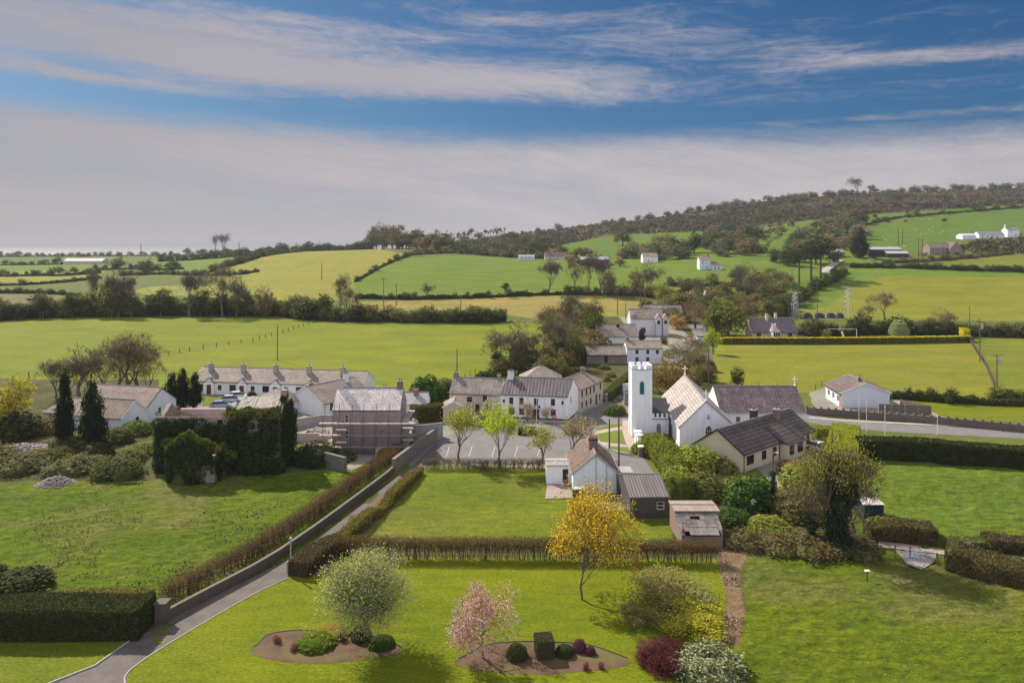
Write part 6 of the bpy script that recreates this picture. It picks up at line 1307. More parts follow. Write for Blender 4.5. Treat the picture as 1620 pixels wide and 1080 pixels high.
# behind the village up the street
for px, py, h, w, c, k, lb in ((1152, 531, 80, 76, (0.085,0.10,0.028), 'low', 'very large rounded olive-green tree left of the mauve-roofed bungalow'), (1128, 530, 60, 44, (0.09,0.11,0.028), 'leafy', 'tall olive-green tree behind the lime-green shrub'), (1056, 622, 68, 76, (0.15,0.105,0.03), 'low', 'dense brown-orange tree behind the church tower'), (1088, 604, 66, 96, (0.15,0.135,0.05), 'budding', 'wide bare-branched budding tree behind the church transept'), (1030, 600, 30, 40, (0.16,0.10,0.03), 'low', 'low orange-brown tree left of the church cross'),
        (1128, 560, 44, 34, (0.20,0.24,0.02), 'leafy', 'lime-green shrub tree beside the white car'), (1100, 520, 42, 44, (0.22,0.14,0.06), 'budding', 'rusty budding tree beside the brick barn'), (1072, 520, 30, 36, (0.26,0.17,0.08), 'low', 'orange-tinted small tree in front of the brick barn'), (1096, 478, 26, 36, (0.34,0.20,0.19), 'low', 'pale pink blossom tree above the brick barn'), (1052, 482, 40, 46, (0.15,0.16,0.045), 'leafy', 'rounded pale olive tree above the barn, left of the blossom'),
        (1166, 610, 38, 27, (0.045,0.055,0.018), 'low', 'small dark tree alone in the field behind the church'), (1200, 520, 30, 50, (0.15,0.17,0.03), 'low', 'light green garden tree behind the mauve-roofed bungalow'), (1015, 540, 22, 14, (0.04,0.05,0.02), 'cypress', 'dark pointed conifer beside the brown-roofed bungalow'), (1050, 545, 18, 16, (0.04,0.05,0.02), 'low', 'small dark bush tree by the grey-white house'), (920, 590, 40, 12, (0.03,0.04,0.015), 'cypress', 'small dark ivy stump tree left of the stone barn'),
        (812, 588, 74, 62, (0.13,0.11,0.07), 'bare', 'tall bare ivy-footed tree at the right end of the big green field'), (790, 592, 60, 48, (0.12,0.10,0.07), 'ivy', 'bare tree with ivy at the field corner'), (845, 588, 58, 50, (0.07,0.075,0.03), 'ivy', 'ivy-covered tree behind the white pub'), (880, 580, 70, 54, (0.075,0.085,0.035), 'ivy', 'tall ivy-covered tree behind the pyramid-roofed hall'), (905, 575, 62, 52, (0.09,0.09,0.035), 'leafy', 'dark olive tree left of the stone barn'), (868, 555, 60, 56, (0.11,0.10,0.05), 'budding', 'brownish budding tree above the pub')):
    plant(k, px, py, h, w, lb, c)
rr = random.Random(77)
def scatter(poly, n, kinds, hr, wr, cols, label, group, cat='tree', seed=1, single=True):
    r_ = random.Random(seed); xs = [p[0] for p in poly]; ys = [p[1] for p in poly]; k = 0
    while k < n:
        x, y = r_.uniform(min(xs), max(xs)), r_.uniform(min(ys), max(ys))
        if not inpoly(np.array([x]), np.array([y]), poly)[0]: continue
        h = r_.uniform(*hr); w = h*r_.uniform(*wr); plant(r_.choice(kinds), x, y, h, w, label, r_.choice(cols), cat, group=group, single=single, v=r_.randrange(3)); k += 1
GRN = [(0.045,0.06,0.02), (0.06,0.075,0.024), (0.08,0.085,0.03), (0.05,0.07,0.02)]; AUT = [(0.11,0.09,0.045), (0.12,0.10,0.05), (0.09,0.085,0.04), (0.14,0.10,0.05)]
scatter([(780,595),(860,540),(940,530),(960,580),(930,600),(840,606)], 44, ['bush','low','low','far'], (22,44), (.9,1.4), GRN+AUT, 'green and brown bush in the thicket between the big field and the street', 'thicket bushes behind the pub', 'bush', 3)
scatter([(855,530),(870,505),(945,510),(945,545),(900,560)], 26, ['low','far','budding'], (26,48), (.8,1.2), AUT+GRN, 'tree in the thicket left of the brown-roofed bungalow', 'thicket trees left of the bungalow', seed=4)
scatter([(985,508),(1060,488),(1160,470),(1250,478),(1240,500),(1160,512),(1000,512)], 46, ['low','far','leafy'], (16,36), (.9,1.4), GRN+AUT+[(0.15,0.15,0.035),(0.17,0.17,0.04)], 'garden tree among the houses at the top of the street', 'garden trees at the top of the street', seed=5)
scatter([(1060,610),(1110,560),(1120,545),(1128,600),(1110,616)], 10, ['low','bush'], (18,34), (.9,1.3), AUT, 'brown-green shrub along the street behind the church', 'shrubs behind the church', 'shrub', 6)
scatter([(960,640),(990,600),(1000,580),(900,590),(800,604),(860,610),(940,612)], 16, ['bush'], (8,16), (1.2,2.2), [(0.14,0.13,0.04),(0.12,0.12,0.04)], 'low bramble bush on the rough ground behind the pub', 'low brambles behind the pub', 'bramble', 7)
hedge('street hedge with ivy left of the church tower', [W(962,634), W(985,612), W(1000,600)], 1.6, 2.0, (0.08,0.085,0.03), 30, .16, seed=22)

# ------------------------------------------------------------------ hedgerows: a hedge with its trees
def row(label, pts, n, kinds, hr, wr, cols, hedge_h=0, hw=2.5, hcol=None, cat='tree', seed=1, jit=2.0, group=None, dens=None, hl=None):
    r_ = random.Random(seed); P = np.array(pts, float); S_ = path_len(P); ws = [G(*p) for p in pts]
    if hedge_h:
        d = np.mean([p[1] for p in ws]); ls = max(.16, d*.00085); dn = dens or max(.6, .34/ls/ls*.9)
        q = []
        for a, b_ in zip(pts[:-1], pts[1:]): q += [G(a[0]+(b_[0]-a[0])*k/6, a[1]+(b_[1]-a[1])*k/6) for k in range(6)]
        q.append(ws[-1])
        hedge(hl or ' '.join(('low continuous hedge under each ' + label).split()[:16]), q, hw, hedge_h, hcol or cols[0], dn, ls, amp=.5, top=.45, seed=seed, ends=False, taper=.3)
    for i in range(n):
        s = (i + .5 + r_.uniform(-.45, .45))/n*S_[-1]; x = np.interp(s, S_, P[:, 0]); y = np.interp(s, S_, P[:, 1]) + r_.uniform(-jit, jit)*.4
        h = r_.uniform(*hr)*(1.3 if r_.random() < .15 else 1); plant(r_.choice(kinds), float(x), float(y), h, h*r_.uniform(*wr), label, r_.choice(cols), cat, group=group or label, single=True, v=r_.randrange(3))
G2 = [(0.035,0.048,0.018), (0.045,0.06,0.02), (0.055,0.065,0.024), (0.07,0.075,0.03)]; A2 = [(0.10,0.085,0.05), (0.12,0.095,0.05), (0.085,0.075,0.04)]
row('dark bushy tree in the long hedgerow beyond the big green field, left part', [(-30,508),(80,502),(200,500),(330,499),(430,499),(520,505)], 62, ['far','low','low','leafy'], (24,42), (.8,1.25), G2+[(0.075,0.08,0.03),(0.10,0.095,0.03)], 3.4, seed=11, hl='low dark continuous hedge along the far side of the big green field, left part')
row('dark bushy tree in the long hedgerow beyond the big green field, right part', [(480,505),(560,508),(660,509),(760,510),(800,508)], 34, ['far','low'], (16,32), (.9,1.4), G2+[(0.09,0.09,0.03)], 2.6, seed=12, hl='low dark continuous hedge along the far side of the big green field, right part')
for px, h, w, k, lb in ((148, 68, 30, 'bare', 'tall bare tree, leftmost in the long hedgerow'), (172, 60, 26, 'bare', 'bare tree between the leftmost and the broad bare trees in the long hedgerow'), (186, 70, 40, 'bare', 'broad bare tree in the long hedgerow above the large brown tree'), (208, 62, 36, 'bare', 'bare tree on the right side of the left bare clump'), (300, 66, 44, 'bare', 'tall bare tree in the middle of the long hedgerow'), (352, 76, 52, 'budding', 'tallest bare-branched tree of the hedgerow'), (374, 64, 36, 'bare', 'bare tree just right of the tallest hedgerow tree'),
        (418, 60, 38, 'low', 'rounded brown tree in the long hedgerow'), (536, 66, 34, 'bare', 'bare tree in front of the yellow hill field'), (553, 50, 30, 'budding', 'thin twiggy tree at the corner of the yellow hill field'), (62, 38, 34, 'pine', 'small flat-topped pine tree in the long hedgerow')):
    plant(k, px, 501 if px < 500 else 505, h, w, lb, (0.12,0.10,0.06) if k != 'pine' else (0.03,0.04,0.02))
row('bushy tree in the hedge below the bright green hill field', [(562,472),(650,474),(740,472),(830,468),(905,466)], 16, ['far'], (7,14), (.9,1.5), G2, 1.8, seed=13)
for px, py, h, w, k, lb in ((868, 466, 50, 40, 'bare', 'large spreading bare tree on the edge of the bright green hill field'), (676, 472, 24, 22, 'bare', 'small bare tree in the hedge below the bright green field'), (800, 470, 24, 16, 'pine', 'small flat-topped tree in the hedge below the bright green field'), (908, 466, 50, 30, 'budding', 'brownish tree, first of the roadside row'), (930, 466, 62, 40, 'bare', 'tall bare tree in the roadside row, second'), (950, 466, 54, 34, 'bare', 'bare tree in the roadside row, third'), (962, 466, 52, 32, 'low', 'dark brown tree in the roadside row, fourth'), (1008, 466, 54, 34, 'low', 'dark tree in the roadside row, fifth'), (1030, 466, 48, 36, 'bare', 'bare-crowned tree at the right end of the roadside row'), (1190, 470, 56, 36, 'low', 'tall dark tree below the pale blue farmhouse, left one'), (1214, 482, 46, 44, 'low', 'tall dark tree below the pale blue farmhouse, right one'), (1175, 462, 44, 36, 'budding', 'brown budding tree below the pale blue farmhouse')):
    plant(k, px, py, h, w, lb, (0.11,0.095,0.055) if k != 'pine' else (0.03,0.04,0.02))
row('shrubby tree along the road below the hillside houses', [(900,466),(980,467),(1050,470),(1110,462)], 16, ['far','low'], (12,26), (.9,1.4), G2+A2, 1.8, seed=14)
row('tree in the hedge under the pale blue farmhouse field', [(1050,452),(1120,452),(1180,455),(1250,456)], 18, ['far','low'], (8,18), (1.,1.5), G2+A2, 1.5, seed=15)
# right side
row('dark bushy tree in the hedgerow behind the play area', [(1262,534),(1330,532),(1400,528),(1480,532),(1560,532),(1660,534),(1750,536)], 44, ['far','low'], (18,30), (.9,1.4), [(0.03,0.042,0.016),(0.045,0.055,0.02),(0.06,0.06,0.025)], 2.2, seed=16)
hedge('very long low clipped hedge with yellow top along the field behind the church', [G(1138,544), G(1300,544), G(1430,543), G(1536,541)], 2.4, 1.9, (0.085,0.09,0.02), 7, .3, amp=.12, seed=23)
lh = D_.objects[[o.name for o in D_.objects if str(o.get('label','')).startswith('very long low')][0]]
_p = arc([G(1138,544), G(1300,544), G(1430,543), G(1536,541)], .8); _n = 5200; _s = RG.random(_n)*path_len(_p)[-1]; _x = np.interp(_s, path_len(_p), _p[:,0]); _y = np.interp(_s, path_len(_p), _p[:,1]) + (RG.random(_n)-.5)*2.3
_V, _F = quads_at(np.stack([_x, _y, zt(_x,_y)+1.95+RG.random(_n)*.2], 1), np.full(_n, .22), np.tile([0,0,1.], (_n,1))); link('top_growth', np_mesh('top_growth', _V, _F, [LEAF]), lh, color=(0.50,0.44,0.05))
hedge('bright yellow clipped bush at the right end of the long low hedge', [G(1521,539), G(1531,539)], 2.6, 4.2, (0.42,0.36,0.02), 10, .25, amp=.1, seed=24, cat='bush', name='bush')
T['dome'] = [tpl_bush(95, [(0,0,.25,.5,.5,.75)], 3500, .03, leafm('pale_leaf2', .3, .35, (0.40,0.42,0.30), .4), rough=.05)]
plant('dome', 1422, 534, 29, 30, 'smooth egg-shaped pale green tree behind the long low hedge', (0.18,0.23,0.07))
plant('budding', 1400, 505, 40, 44, 'brownish bare tree behind the hedgerow of the olive field', (0.14,0.10,0.06)); plant('budding', 1494, 532, 40, 36, 'thin yellowish tree in front of the olive field', (0.2,0.17,0.05)); plant('budding', 1470, 532, 28, 30, 'small reddish twiggy tree beside the egg-shaped tree', (0.14,0.08,0.06)); plant('budding', 1372, 508, 26, 24, 'small bare tree beside the substation', (0.14,0.11,0.06)); plant('low', 1308, 536, 22, 20, 'light green shrub tree beside the dark parked car', (0.17,0.18,0.04))
row('bush along the road hedge between the pines and the bungalow', [(1240,500),(1262,478),(1290,458),(1318,446),(1338,430)], 16, ['far','low'], (12,22), (1.,1.5), G2+[(0.10,0.10,0.035)], 2.4, cat='bush', seed=17)
row('dark bush in the hedge along the top of the olive field', [(1345,423),(1430,424),(1500,427),(1620,430),(1760,432)], 22, ['far'], (7,13), (1.2,2.0), G2, 2.4, cat='bush', seed=18)
row('bush along the lane below the unfinished stone house', [(1395,417),(1460,414),(1540,408),(1600,402)], 12, ['far'], (6,10), (1.2,2.2), A2, 1.5, cat='bush', seed=19)
for px, py, h, w, k, lb in ((1264, 448, 56, 52, 'pine', 'flat-topped pine beside the road, leftmost of the pine group'), (1283, 444, 62, 60, 'pine', 'broad dark pine in the middle of the pine group'), (1298, 440, 66, 54, 'pine', 'tall dark pine in the pine group'), (1246, 420, 40, 40, 'low', 'dark rounded tree left of the pine group'), (1290, 418, 38, 60, 'leafy', 'dark spreading tree behind the pine group'), (1360, 408, 48, 34, 'cypress', 'dark conifer beside the long cattle shed'), (1320, 416, 32, 30, 'low', 'dark tree between the pines and the cattle shed'), (1382, 410, 12, 16, 'far', 'round dark bush in front of the cattle shed'), (1226, 415, 30, 26, 'low', 'brown-green tree between the blue farmhouse and the pines')):
    plant(k, px, py, h, w, lb, (0.028,0.036,0.018) if k != 'low' else (0.045,0.05,0.025))
row('tree in the hillside hedge above the cattle shed', [(1300,385),(1330,372),(1370,356),(1420,345),(1500,338),(1620,328),(1700,324)], 16, ['far'], (6,11), (1.1,1.7), G2, 1.8, seed=20)
scatter([(1230,420),(1260,378),(1330,348),(1372,350),(1360,392),(1320,405)], 80, ['far'], (12,26), (1.,1.6), G2+A2, 'tree in the wooded strip climbing the hill left of the cattle shed', 'wooded strip on the hill', seed=8)
scatter([(1090,392),(1130,372),(1200,372),(1190,402),(1150,408)], 52, ['far','low'], (12,26), (1.,1.5), G2+A2, 'tree in the wood above the pale blue farmhouse', 'wood above the blue farmhouse', seed=9)
scatter([(960,402),(1000,392),(1080,390),(1090,410),(1000,414)], 34, ['far','low'], (12,26), (1.,1.5), G2+A2+[(0.13,0.12,0.05)], 'tree around the white hillside house', 'trees around the white hillside house', seed=10)
for px, py, h, w, c, lb in ((985, 388, 26, 34, (0.07,0.07,0.03), 'large rounded tree between the two hillside green fields'), (1098, 400, 36, 34, (0.03,0.045,0.022), 'very dark round tree above the blue farmhouse'), (912, 408, 18, 32, (0.11,0.095,0.05), 'brown round tree behind the pink farmhouse'), (890, 402, 16, 30, (0.10,0.09,0.05), 'brown tree left of the dark green farm shed'), (1040, 408, 20, 22, (0.04,0.05,0.025), 'dark tree beside the white hillside house')): plant('leafy', px, py, h, w, lb, c)
scatter([(1050,505),(1130,455),(1262,440),(1270,470),(1250,505),(1130,515)], 60, ['low','far','leafy','budding'], (18,34), (.9,1.3), G2+A2+GRN+[(0.14,0.14,0.04)], 'tree in the wood between the street and the pine road', 'wood between street and pines', seed=12)
scatter([(890,408),(960,402),(1000,412),(980,425),(900,428)], 10, ['far'], (8,16), (1.,1.5), A2, 'bush behind the hillside farm buildings', 'bushes behind the hillside farm', 'bush', 13)
scatter([(720,392),(800,382),(880,384),(860,408),(760,404)], 40, ['far','budding'], (8,18), (1.,1.6), G2+A2, 'tree on the scrubby slope right of the knoll', 'trees on the scrubby slope', seed=14)
# knoll trees and distant rows
row('tree on the skyline of the wooded knoll', [(588,392),(620,393),(660,395),(715,399)], 22, ['far','leafy'], (18,32), (.9,1.4), G2+A2, seed=21)
for px, h, w, k, lb in ((606, 40, 28, 'budding', 'tallest tree on the skyline knoll'), (660, 36, 40, 'leafy', 'broad rounded tree on the skyline knoll'), (690, 32, 34, 'leafy', 'rounded tree at the right end of the skyline knoll'), (632, 36, 24, 'budding', 'bare-topped tree on the skyline knoll')): plant(k, px, 394, h, w, lb, (0.055,0.06,0.03))
row('dark tree on the skyline left of the knoll', [(405,401),(450,397),(510,394),(590,392)], 26, ['far'], (8,17), (1.1,1.8), G2, 1.5, seed=22)
row('small tree in the hedge along the top of the yellow hill field', [(330,432),(380,412),(440,402),(520,394),(590,392)], 26, ['far'], (6,12), (1.2,1.8), G2, 1.5, seed=23)
row('tree below the knoll on the edge of the bright green field', [(640,404),(720,400),(790,406),(870,410)], 20, ['far'], (7,13), (1.2,1.9), G2+A2, 1.5, seed=24)
row('bush in the hedge between the yellow and bright green hill fields', [(562,446),(600,424),(622,414),(650,404)], 9, ['far'], (4,10), (1.1,1.8), G2, 1.0, cat='bush', seed=25)
for px, h, w, lb in ((340, 30, 18, 'left of two bare trees standing against the sea'), (353, 31, 22, 'right of two bare trees standing against the sea')): plant('bare', px, 403, h, w, lb, (0.08,0.07,0.06))
for i, (pts, n, hh) in enumerate([([(-20,420),(60,419),(110,418)], 12, 8), ([(-20,438),(40,437),(110,436),(160,432)], 14, 12), ([(150,428),(200,426),(250,428),(290,426)], 12, 14), ([(190,436),(260,434),(330,436),(380,434),(410,430)], 20, 9), ([(250,414),(300,412),(350,408),(400,404)], 18, 12), ([(-20,453),(60,450),(110,446),(160,440)], 14, 8),
        ([(-20,464),(50,464),(100,466),(130,470)], 14, 8), ([(-20,407),(60,406),(130,406),(200,405),(290,405)], 34, 7), ([(290,404),(330,404),(380,403),(420,402)], 16, 9), ([(10,494),(40,496),(70,494)], 8, 12), ([(340,425),(370,420),(410,408)], 12, 12)]):
    row('distant dark tree in hedgerow %s of the coastal fields' % ['north-west', 'behind the yellow strip', 'right of the far barn', 'above the sheep field', 'below the two bare trees', 'along the yellow strip', 'above the brown field', 'nearest the sea', 'beside the two bare trees', 'at the brown field corner', 'climbing the yellow hill'][i], pts, n, ['far'], (hh*.6, hh*1.25), (1.0,1.7), G2, 1.6 if hh < 12 else 2.0, seed=30+i)

# scrub on the hill: ground cover, bushes past counting
def scrub(name, polys, n, hr, cols, seed, label):
    rng = np.random.default_rng(seed); PP, SS, NN = [], [], []; k = 0
    allx = [p[0] for q in polys for p in q]; ally = [p[1] for q in polys for p in q]
    while k < n:
        x = rng.uniform(min(allx), max(allx), 400); y = rng.uniform(min(ally), max(ally), 400); ok = np.zeros(400, bool)
        for q in polys: ok |= inpoly(x, y, q)
        for a, b_ in zip(x[ok], y[ok]):
            g = G(a, b_); h = rng.uniform(*hr)*(.5+float(vnoise(g[0], g[1], 60))); m_ = 26; d = rng.normal(size=(m_, 3)); d[:, 2] = abs(d[:, 2]); d /= np.linalg.norm(d, axis=1)[:, None]
            PP.append(np.array(g) + d*np.array([h*.85, h*.85, h]) ); SS.append(np.full(m_, h*.24)); NN.append(d); k += 1
            if k >= n: break
    P = np.concatenate(PP); V, Fc = quads_at(P, np.concatenate(SS), np.concatenate(NN)*1.2, rng, 1.0)
    def f(t, b, o):
        ge = t.node('ShaderNodeNewGeometry'); n1 = t.noise(ge.outputs['Position'], .035, 5, .7); n2 = t.noise(ge.outputs['Position'], .012, 4, .6, out=0)
        c = t.mix(t.rng(n1, .42, .58), cols[0], cols[1]); c = t.mix(t.rng(n2, .52, .60), c, cols[2]); c = t.mix(1., c, t.mix(ge.outputs['Random Per Island'], (.86,)*3, (1.14,)*3), 'MULTIPLY'); t.put(b.inputs['Base Color'], c)
    tag(link(name, np_mesh(name, V, Fc, [mat(name + '_leaf', f)])), label, kind='stuff')
HS = [(715,383),(800,372),(900,360),(1000,348),(1100,330),(1200,313),(1300,302),(1400,299),(1620,294),(1800,294),(1800,318),(1620,322),(1500,331),(1400,336),(1300,346),(1230,352),(1130,366),(960,372),(890,388),(840,402),(760,400),(715,396)]
scrub('hill_scrub', [HS], 11000, (1.2, 4.0), ((0.125,0.098,0.075), (0.088,0.092,0.052), (0.16,0.11,0.06)), 41, 'brown and olive scrub covering the crest of the hill')
scrub('gorse_scrub', [[(880,386),(800,404),(870,412),(960,408),(900,402)], [(1150,398),(1230,352),(1260,350),(1205,405)], [(1450,405),(1540,385),(1620,376),(1760,372),(1760,398),(1560,404)]], 700, (1.2, 3.2), ((0.10,0.08,0.04), (0.06,0.07,0.03), (0.2,0.13,0.03)), 42, 'mixed gorse and bracken on the lower hillside')
scatter(HS, 330, ['far'], (5,13), (1.1,1.8), [(0.06,0.065,0.03),(0.075,0.078,0.035),(0.055,0.068,0.03),(0.085,0.07,0.045)], 'tree standing among the scrub on the hill', 'trees in the hill scrub', seed=15)
row('tree standing on the skyline of the hill', [(960,352),(1100,329),(1200,313),(1300,302),(1400,299),(1620,294),(1700,294)], 44, ['far'], (5,10), (1.,1.8), G2+A2, seed=51)
row('thin tree of the plantation on the left skyline', [(720,372),(760,371),(800,369)], 22, ['bare'], (9,14), (.35,.6), [(0.08,0.07,0.06)], seed=52)
plant('bare', 1358, 300, 26, 30, 'large bare tree standing alone on the hill skyline', (0.08,0.07,0.06)); plant('bare', 1376, 300, 14, 14, 'small bare tree right of the large skyline tree', (0.08,0.07,0.06))
scatter([(1300,345),(1420,338),(1520,332),(1500,352),(1380,366)], 12, ['far'], (5,9), (1.,1.5), G2, 'small dark bush tree scattered in the sheep pasture on the hill', 'scattered bushes on the hill', 'bush', 11)
for px, py, h, w, k, lb in ((1402, 632, 12, 14, 'bush', 'small round bush behind the brick-fronted bungalow'), (1437, 632, 26, 15, 'low', 'small lollipop tree behind the wooden fence'), (1455, 634, 20, 20, 'bush', 'round dark bush right of the lollipop tree'), (1475, 634, 28, 26, 'low', 'dark round tree above the wooden fence'), (1504, 638, 34, 28, 'low', 'larger dark round tree right of the wooden fence'), (1538, 640, 18, 18, 'bush', 'small dark ball bush in the hedge gap'), (1584, 638, 34, 44, 'brush', 'dark thorny bush below the transformer pole'), (1608, 636, 28, 36, 'brush', 'dark thorny bush at the right edge below the poles')):
    plant(k, px, py, h, w, lb, (0.04,0.05,0.02), 'bush' if 'bush' in lb else 'tree')
hedge('low dark hedge behind the wooden fence', [G(1410,630), G(1500,636), G(1560,640), G(1700,644)], 1.8, 1.2, (0.045,0.055,0.02), 14, .22, amp=.3, top=.3, seed=25)
def specks(name, polys, n, s, cols, seed, label, z=.08):
    rng = np.random.default_rng(seed); x, y = [], []
    for q in polys:
        xs = rng.uniform(min(p[0] for p in q), max(p[0] for p in q), n); ys = rng.uniform(min(p[1] for p in q), max(p[1] for p in q), n); ok = inpoly(xs, ys, q)
        X = (xs-810)/(ys-HZ)*HC; Y = HC*FP/(ys-HZ); ok &= vnoise(X, Y, 5.)*.6 + vnoise(X, Y, 1.2)*.4 > .52; x.append(X[ok]); y.append(Y[ok])
    x, y = np.concatenate(x), np.concatenate(y); P = np.stack([x, y, z + rng.random(len(x))*z], 1); V, Fc = quads_at(P, np.full(len(P), s), np.tile([0, 0, 1.], (len(P), 1)), rng)
    def f(t, b, o):
        ge = t.node('ShaderNodeNewGeometry'); t.put(b.inputs['Base Color'], t.mix(t.m('GREATER_THAN', ge.outputs['Random Per Island'], .5), *cols))
    tag(link(name, np_mesh(name, V, Fc, [mat(name, f)])), label, kind='stuff')
specks('meadow_flowers', [[(1170,900),(1400,885),(1620,930),(1750,960),(1750,1100),(1180,1100)], [(1340,728),(1650,745),(1650,860),(1420,850)]], 2600, .032, ((0.45,0.40,0.05), (0.42,0.42,0.32)), 71, 'dandelions and daisies dotted in the right-hand meadows')
specks('leaf_litter', [[(1128,866),(1185,870),(1172,905),(1178,960),(1170,1020),(1140,1020),(1150,940),(1135,890)], [(480,905),(545,882),(640,745),(672,742),(600,845),(500,912)]], 5200, .07, ((0.24,0.15,0.10), (0.34,0.25,0.2)), 72, 'fallen brown leaves under the hedges', .03)
specks('sheep_pasture_weeds', [[(20,770),(240,765),(430,755),(560,742),(620,725),(480,860),(280,960),(20,930)]], 5000, .09, ((0.055,0.085,0.01), (0.17,0.2,0.03)), 73, 'docks and coarse weeds in the left pasture', .1)
specks('dead_bracken', [[(240,925),(330,850),(420,800),(560,740),(590,745),(470,840),(330,905)], [(30,800),(560,750),(500,800),(100,930)]], 4200, .10, ((0.20,0.10,0.06), (0.13,0.075,0.045)), 74, 'flat patches of brown dead bracken in the left pasture', .07)
# ------------------------------------------------------------------ cars
TYRE = plain((0.02,0.02,0.02), .8, name='tyre'); RIM = plain((0.5,0.5,0.52), .3, metal=.8, name='rim'); CARGL = glassm((0.02,0.03,0.04))
def carpaint(c):
    def f(t, b, o): b.inputs['Base Color'].default_value = (*c, 1); b.inputs['Roughness'].default_value = .25; b.inputs['Coat Weight'].default_value = .6; b.inputs['Specular IOR Level'].default_value = .5
    return mat(('car', c), f)
def car(label, px, py, rz, c, L=4.3, w=1.75, h=1.45, group='parked cars', at=None):
    p = at or G(px, py); r = empty('parked_car', p, rz, label=label, cat='car', group=group)
    st = [(-.5, .42, .62, .86, .80), (-.47, .28, .80, .94, .86), (-.36, .22, .88, 1., .9), (-.2, .22, .90, 1., .95), (.12, .22, .88, 1., .95), (.32, .24, .78, .98, .9), (.46, .26, .66, .93, .8), (.5, .36, .56, .84, .7)]
    b = MB(); vs = []
    for x, z0, z1, wf, tf in st: vs += [(x*L, -w/2*wf*.96, z0*.9), (x*L, -w/2*wf, z0*.9+.2), (x*L, -w/2*wf*.97, z1), (x*L, 0, z1+.03), (x*L, w/2*wf*.97, z1), (x*L, w/2*wf, z0*.9+.2), (x*L, w/2*wf*.96, z0*.9)]
    fs = [tuple(range(7)), tuple(range(7*(len(st)-1), 7*len(st)))[::-1]]
    for i in range(len(st)-1): fs += [(i*7+k, (i+1)*7+k, (i+1)*7+(k+1) % 7, i*7+(k+1) % 7) for k in range(7)]
    b.add(vs, fs); b.build('body', carpaint(c), r, smooth=False)
    cab = [(-.47, .84), (-.30, h-.04), (.06, h), (.29, .86)]; b = MB(); vs = []
    for i, (x, z) in enumerate(cab): wf = .94 if z < 1 else .74; vs += [(x*L, -w/2*wf, z), (x*L, w/2*wf, z)]
    b.add(vs, [(0,1,3,2), (4,5,7,6), (0,2,4,6), (1,7,5,3)]); b.build('windows', CARGL, r)
    b = MB(); x0, x1 = -.30*L-.06, .06*L+.05; b.hexa([(x0,-w*.38,h-.035),(x1,-w*.38,h+.0),(x1,w*.38,h),(x0,w*.38,h-.035)],[(x0+.1,-w*.34,h+.02),(x1-.1,-w*.34,h+.045),(x1-.1,w*.34,h+.045),(x0+.1,w*.34,h+.02)]); b.build('car_roof', carpaint(c), r)
    for sx in (-.31, .31):
        for sy in (-1, 1):
            b = MB(); b.tube((sx*L, sy*(w/2-.19), .32), (sx*L, sy*(w/2+.005), .32), .32, n=14); wh = b.build('wheel', TYRE, r)
            b = MB(); b.tube((sx*L, sy*(w/2+.006), .32), (sx*L, sy*(w/2+.02), .32), .19, n=12); b.build('rim', RIM, wh)
    for sy in (-1, 1): b = MB(); y = sy*w*.36; b.box(.455*L, .497*L, y-.16, y+.16, .58, .70); b.build('headlight', plain((.8,.8,.82), .15, name='lamp_glass'), r)
    return r
car('white car in front of the yellow-green hedge, at the end of the cream bungalow', 1296, 716, R(-62), (0.72,0.72,0.74), at=(*W(1297, 714), 0), L=4.5)
car('pale blue car nearest the conifers below the terrace', 352, 644, R(15), (0.30,0.38,0.58), at=(*W(350,645), 0)); car('silver-blue car between the pale blue and the white car', 367, 635, R(12), (0.5,0.55,0.66), at=(*W(366,636), 0)); car('white car, farthest of the three by the terrace', 375, 630, R(10), (0.75,0.77,0.8), at=(*W(377,630), 0))
car('dark blue car beside the cream house', 762, 672, R(60), (0.02,0.03,0.06), at=(*W(761,671), 0)); car('red car beside the cream house', 749, 668, R(75), (0.35,0.06,0.07), at=(*W(748,668), 0), L=3.8)
car('dark green car parked beside the mauve-roofed bungalow', 1270, 537, R(5), (0.03,0.06,0.06)); car('white car on the street at the top of the village', 1111, 537, R(20), (0.75,0.75,0.75)); car('silver car on the street behind the white one', 1101, 545, R(30), (0.4,0.4,0.42)); car('white van on the hill road beside the pines', 1264, 462, R(60), (0.6,0.62,0.66), h=1.9); car('pale car by the sheds on the hill', 1379, 412, R(0), (0.5,0.55,0.65))
# ------------------------------------------------------------------ poles, wires, lamps
def pole(label, px, py, hpx, arm=0, trans=False, group='wooden utility poles', r0=.15, lamp=False, cat='utility pole'):
    p = G(px, py); h = hpx*p[1]/FP; r = empty('utility_pole', p, 0, label=label, cat=cat, group=group); k = max(1, p[1]/250)
    MB().tube((0, 0, -.3), (0, 0, h), r0*k, r0*.7*k, n=8).build('post', WOODP, r)
    if arm:
        MB().box(-arm/2, arm/2, -.06*k, .06*k, h-.35, h-.2).build('cross_arm', WOODP, r)
        for x in ((-arm/2+.1, arm/2-.1, 0) if arm > 1 else (0,)): MB().tube((x, 0, h-.198), (x, 0, h+.1), .05*k, .04*k, n=6).build('insulator', GREY, r)
    if trans: b = MB(); b.tube((.45, -.25, h-2.2), (.45, -.25, h-1.2), .33, n=10); b.build('transformer', METAL, r); MB().box(-1.0, 1.0, -.2, -.07, h-1.15, h-1.05).build('bracket', METAL, r)
    if lamp: b = MB(); b.tube((0, 0, h-.4), (0, -1.2, h+.1), .04, n=5); b.build('bracket', METAL, r); MB().box(-.12, .12, -1.7, -1.15, h+.05, h+.17).build('lamp_head', METAL, r)
    return r, Vector((p[0], p[1], p[2]+h))
tops = {}
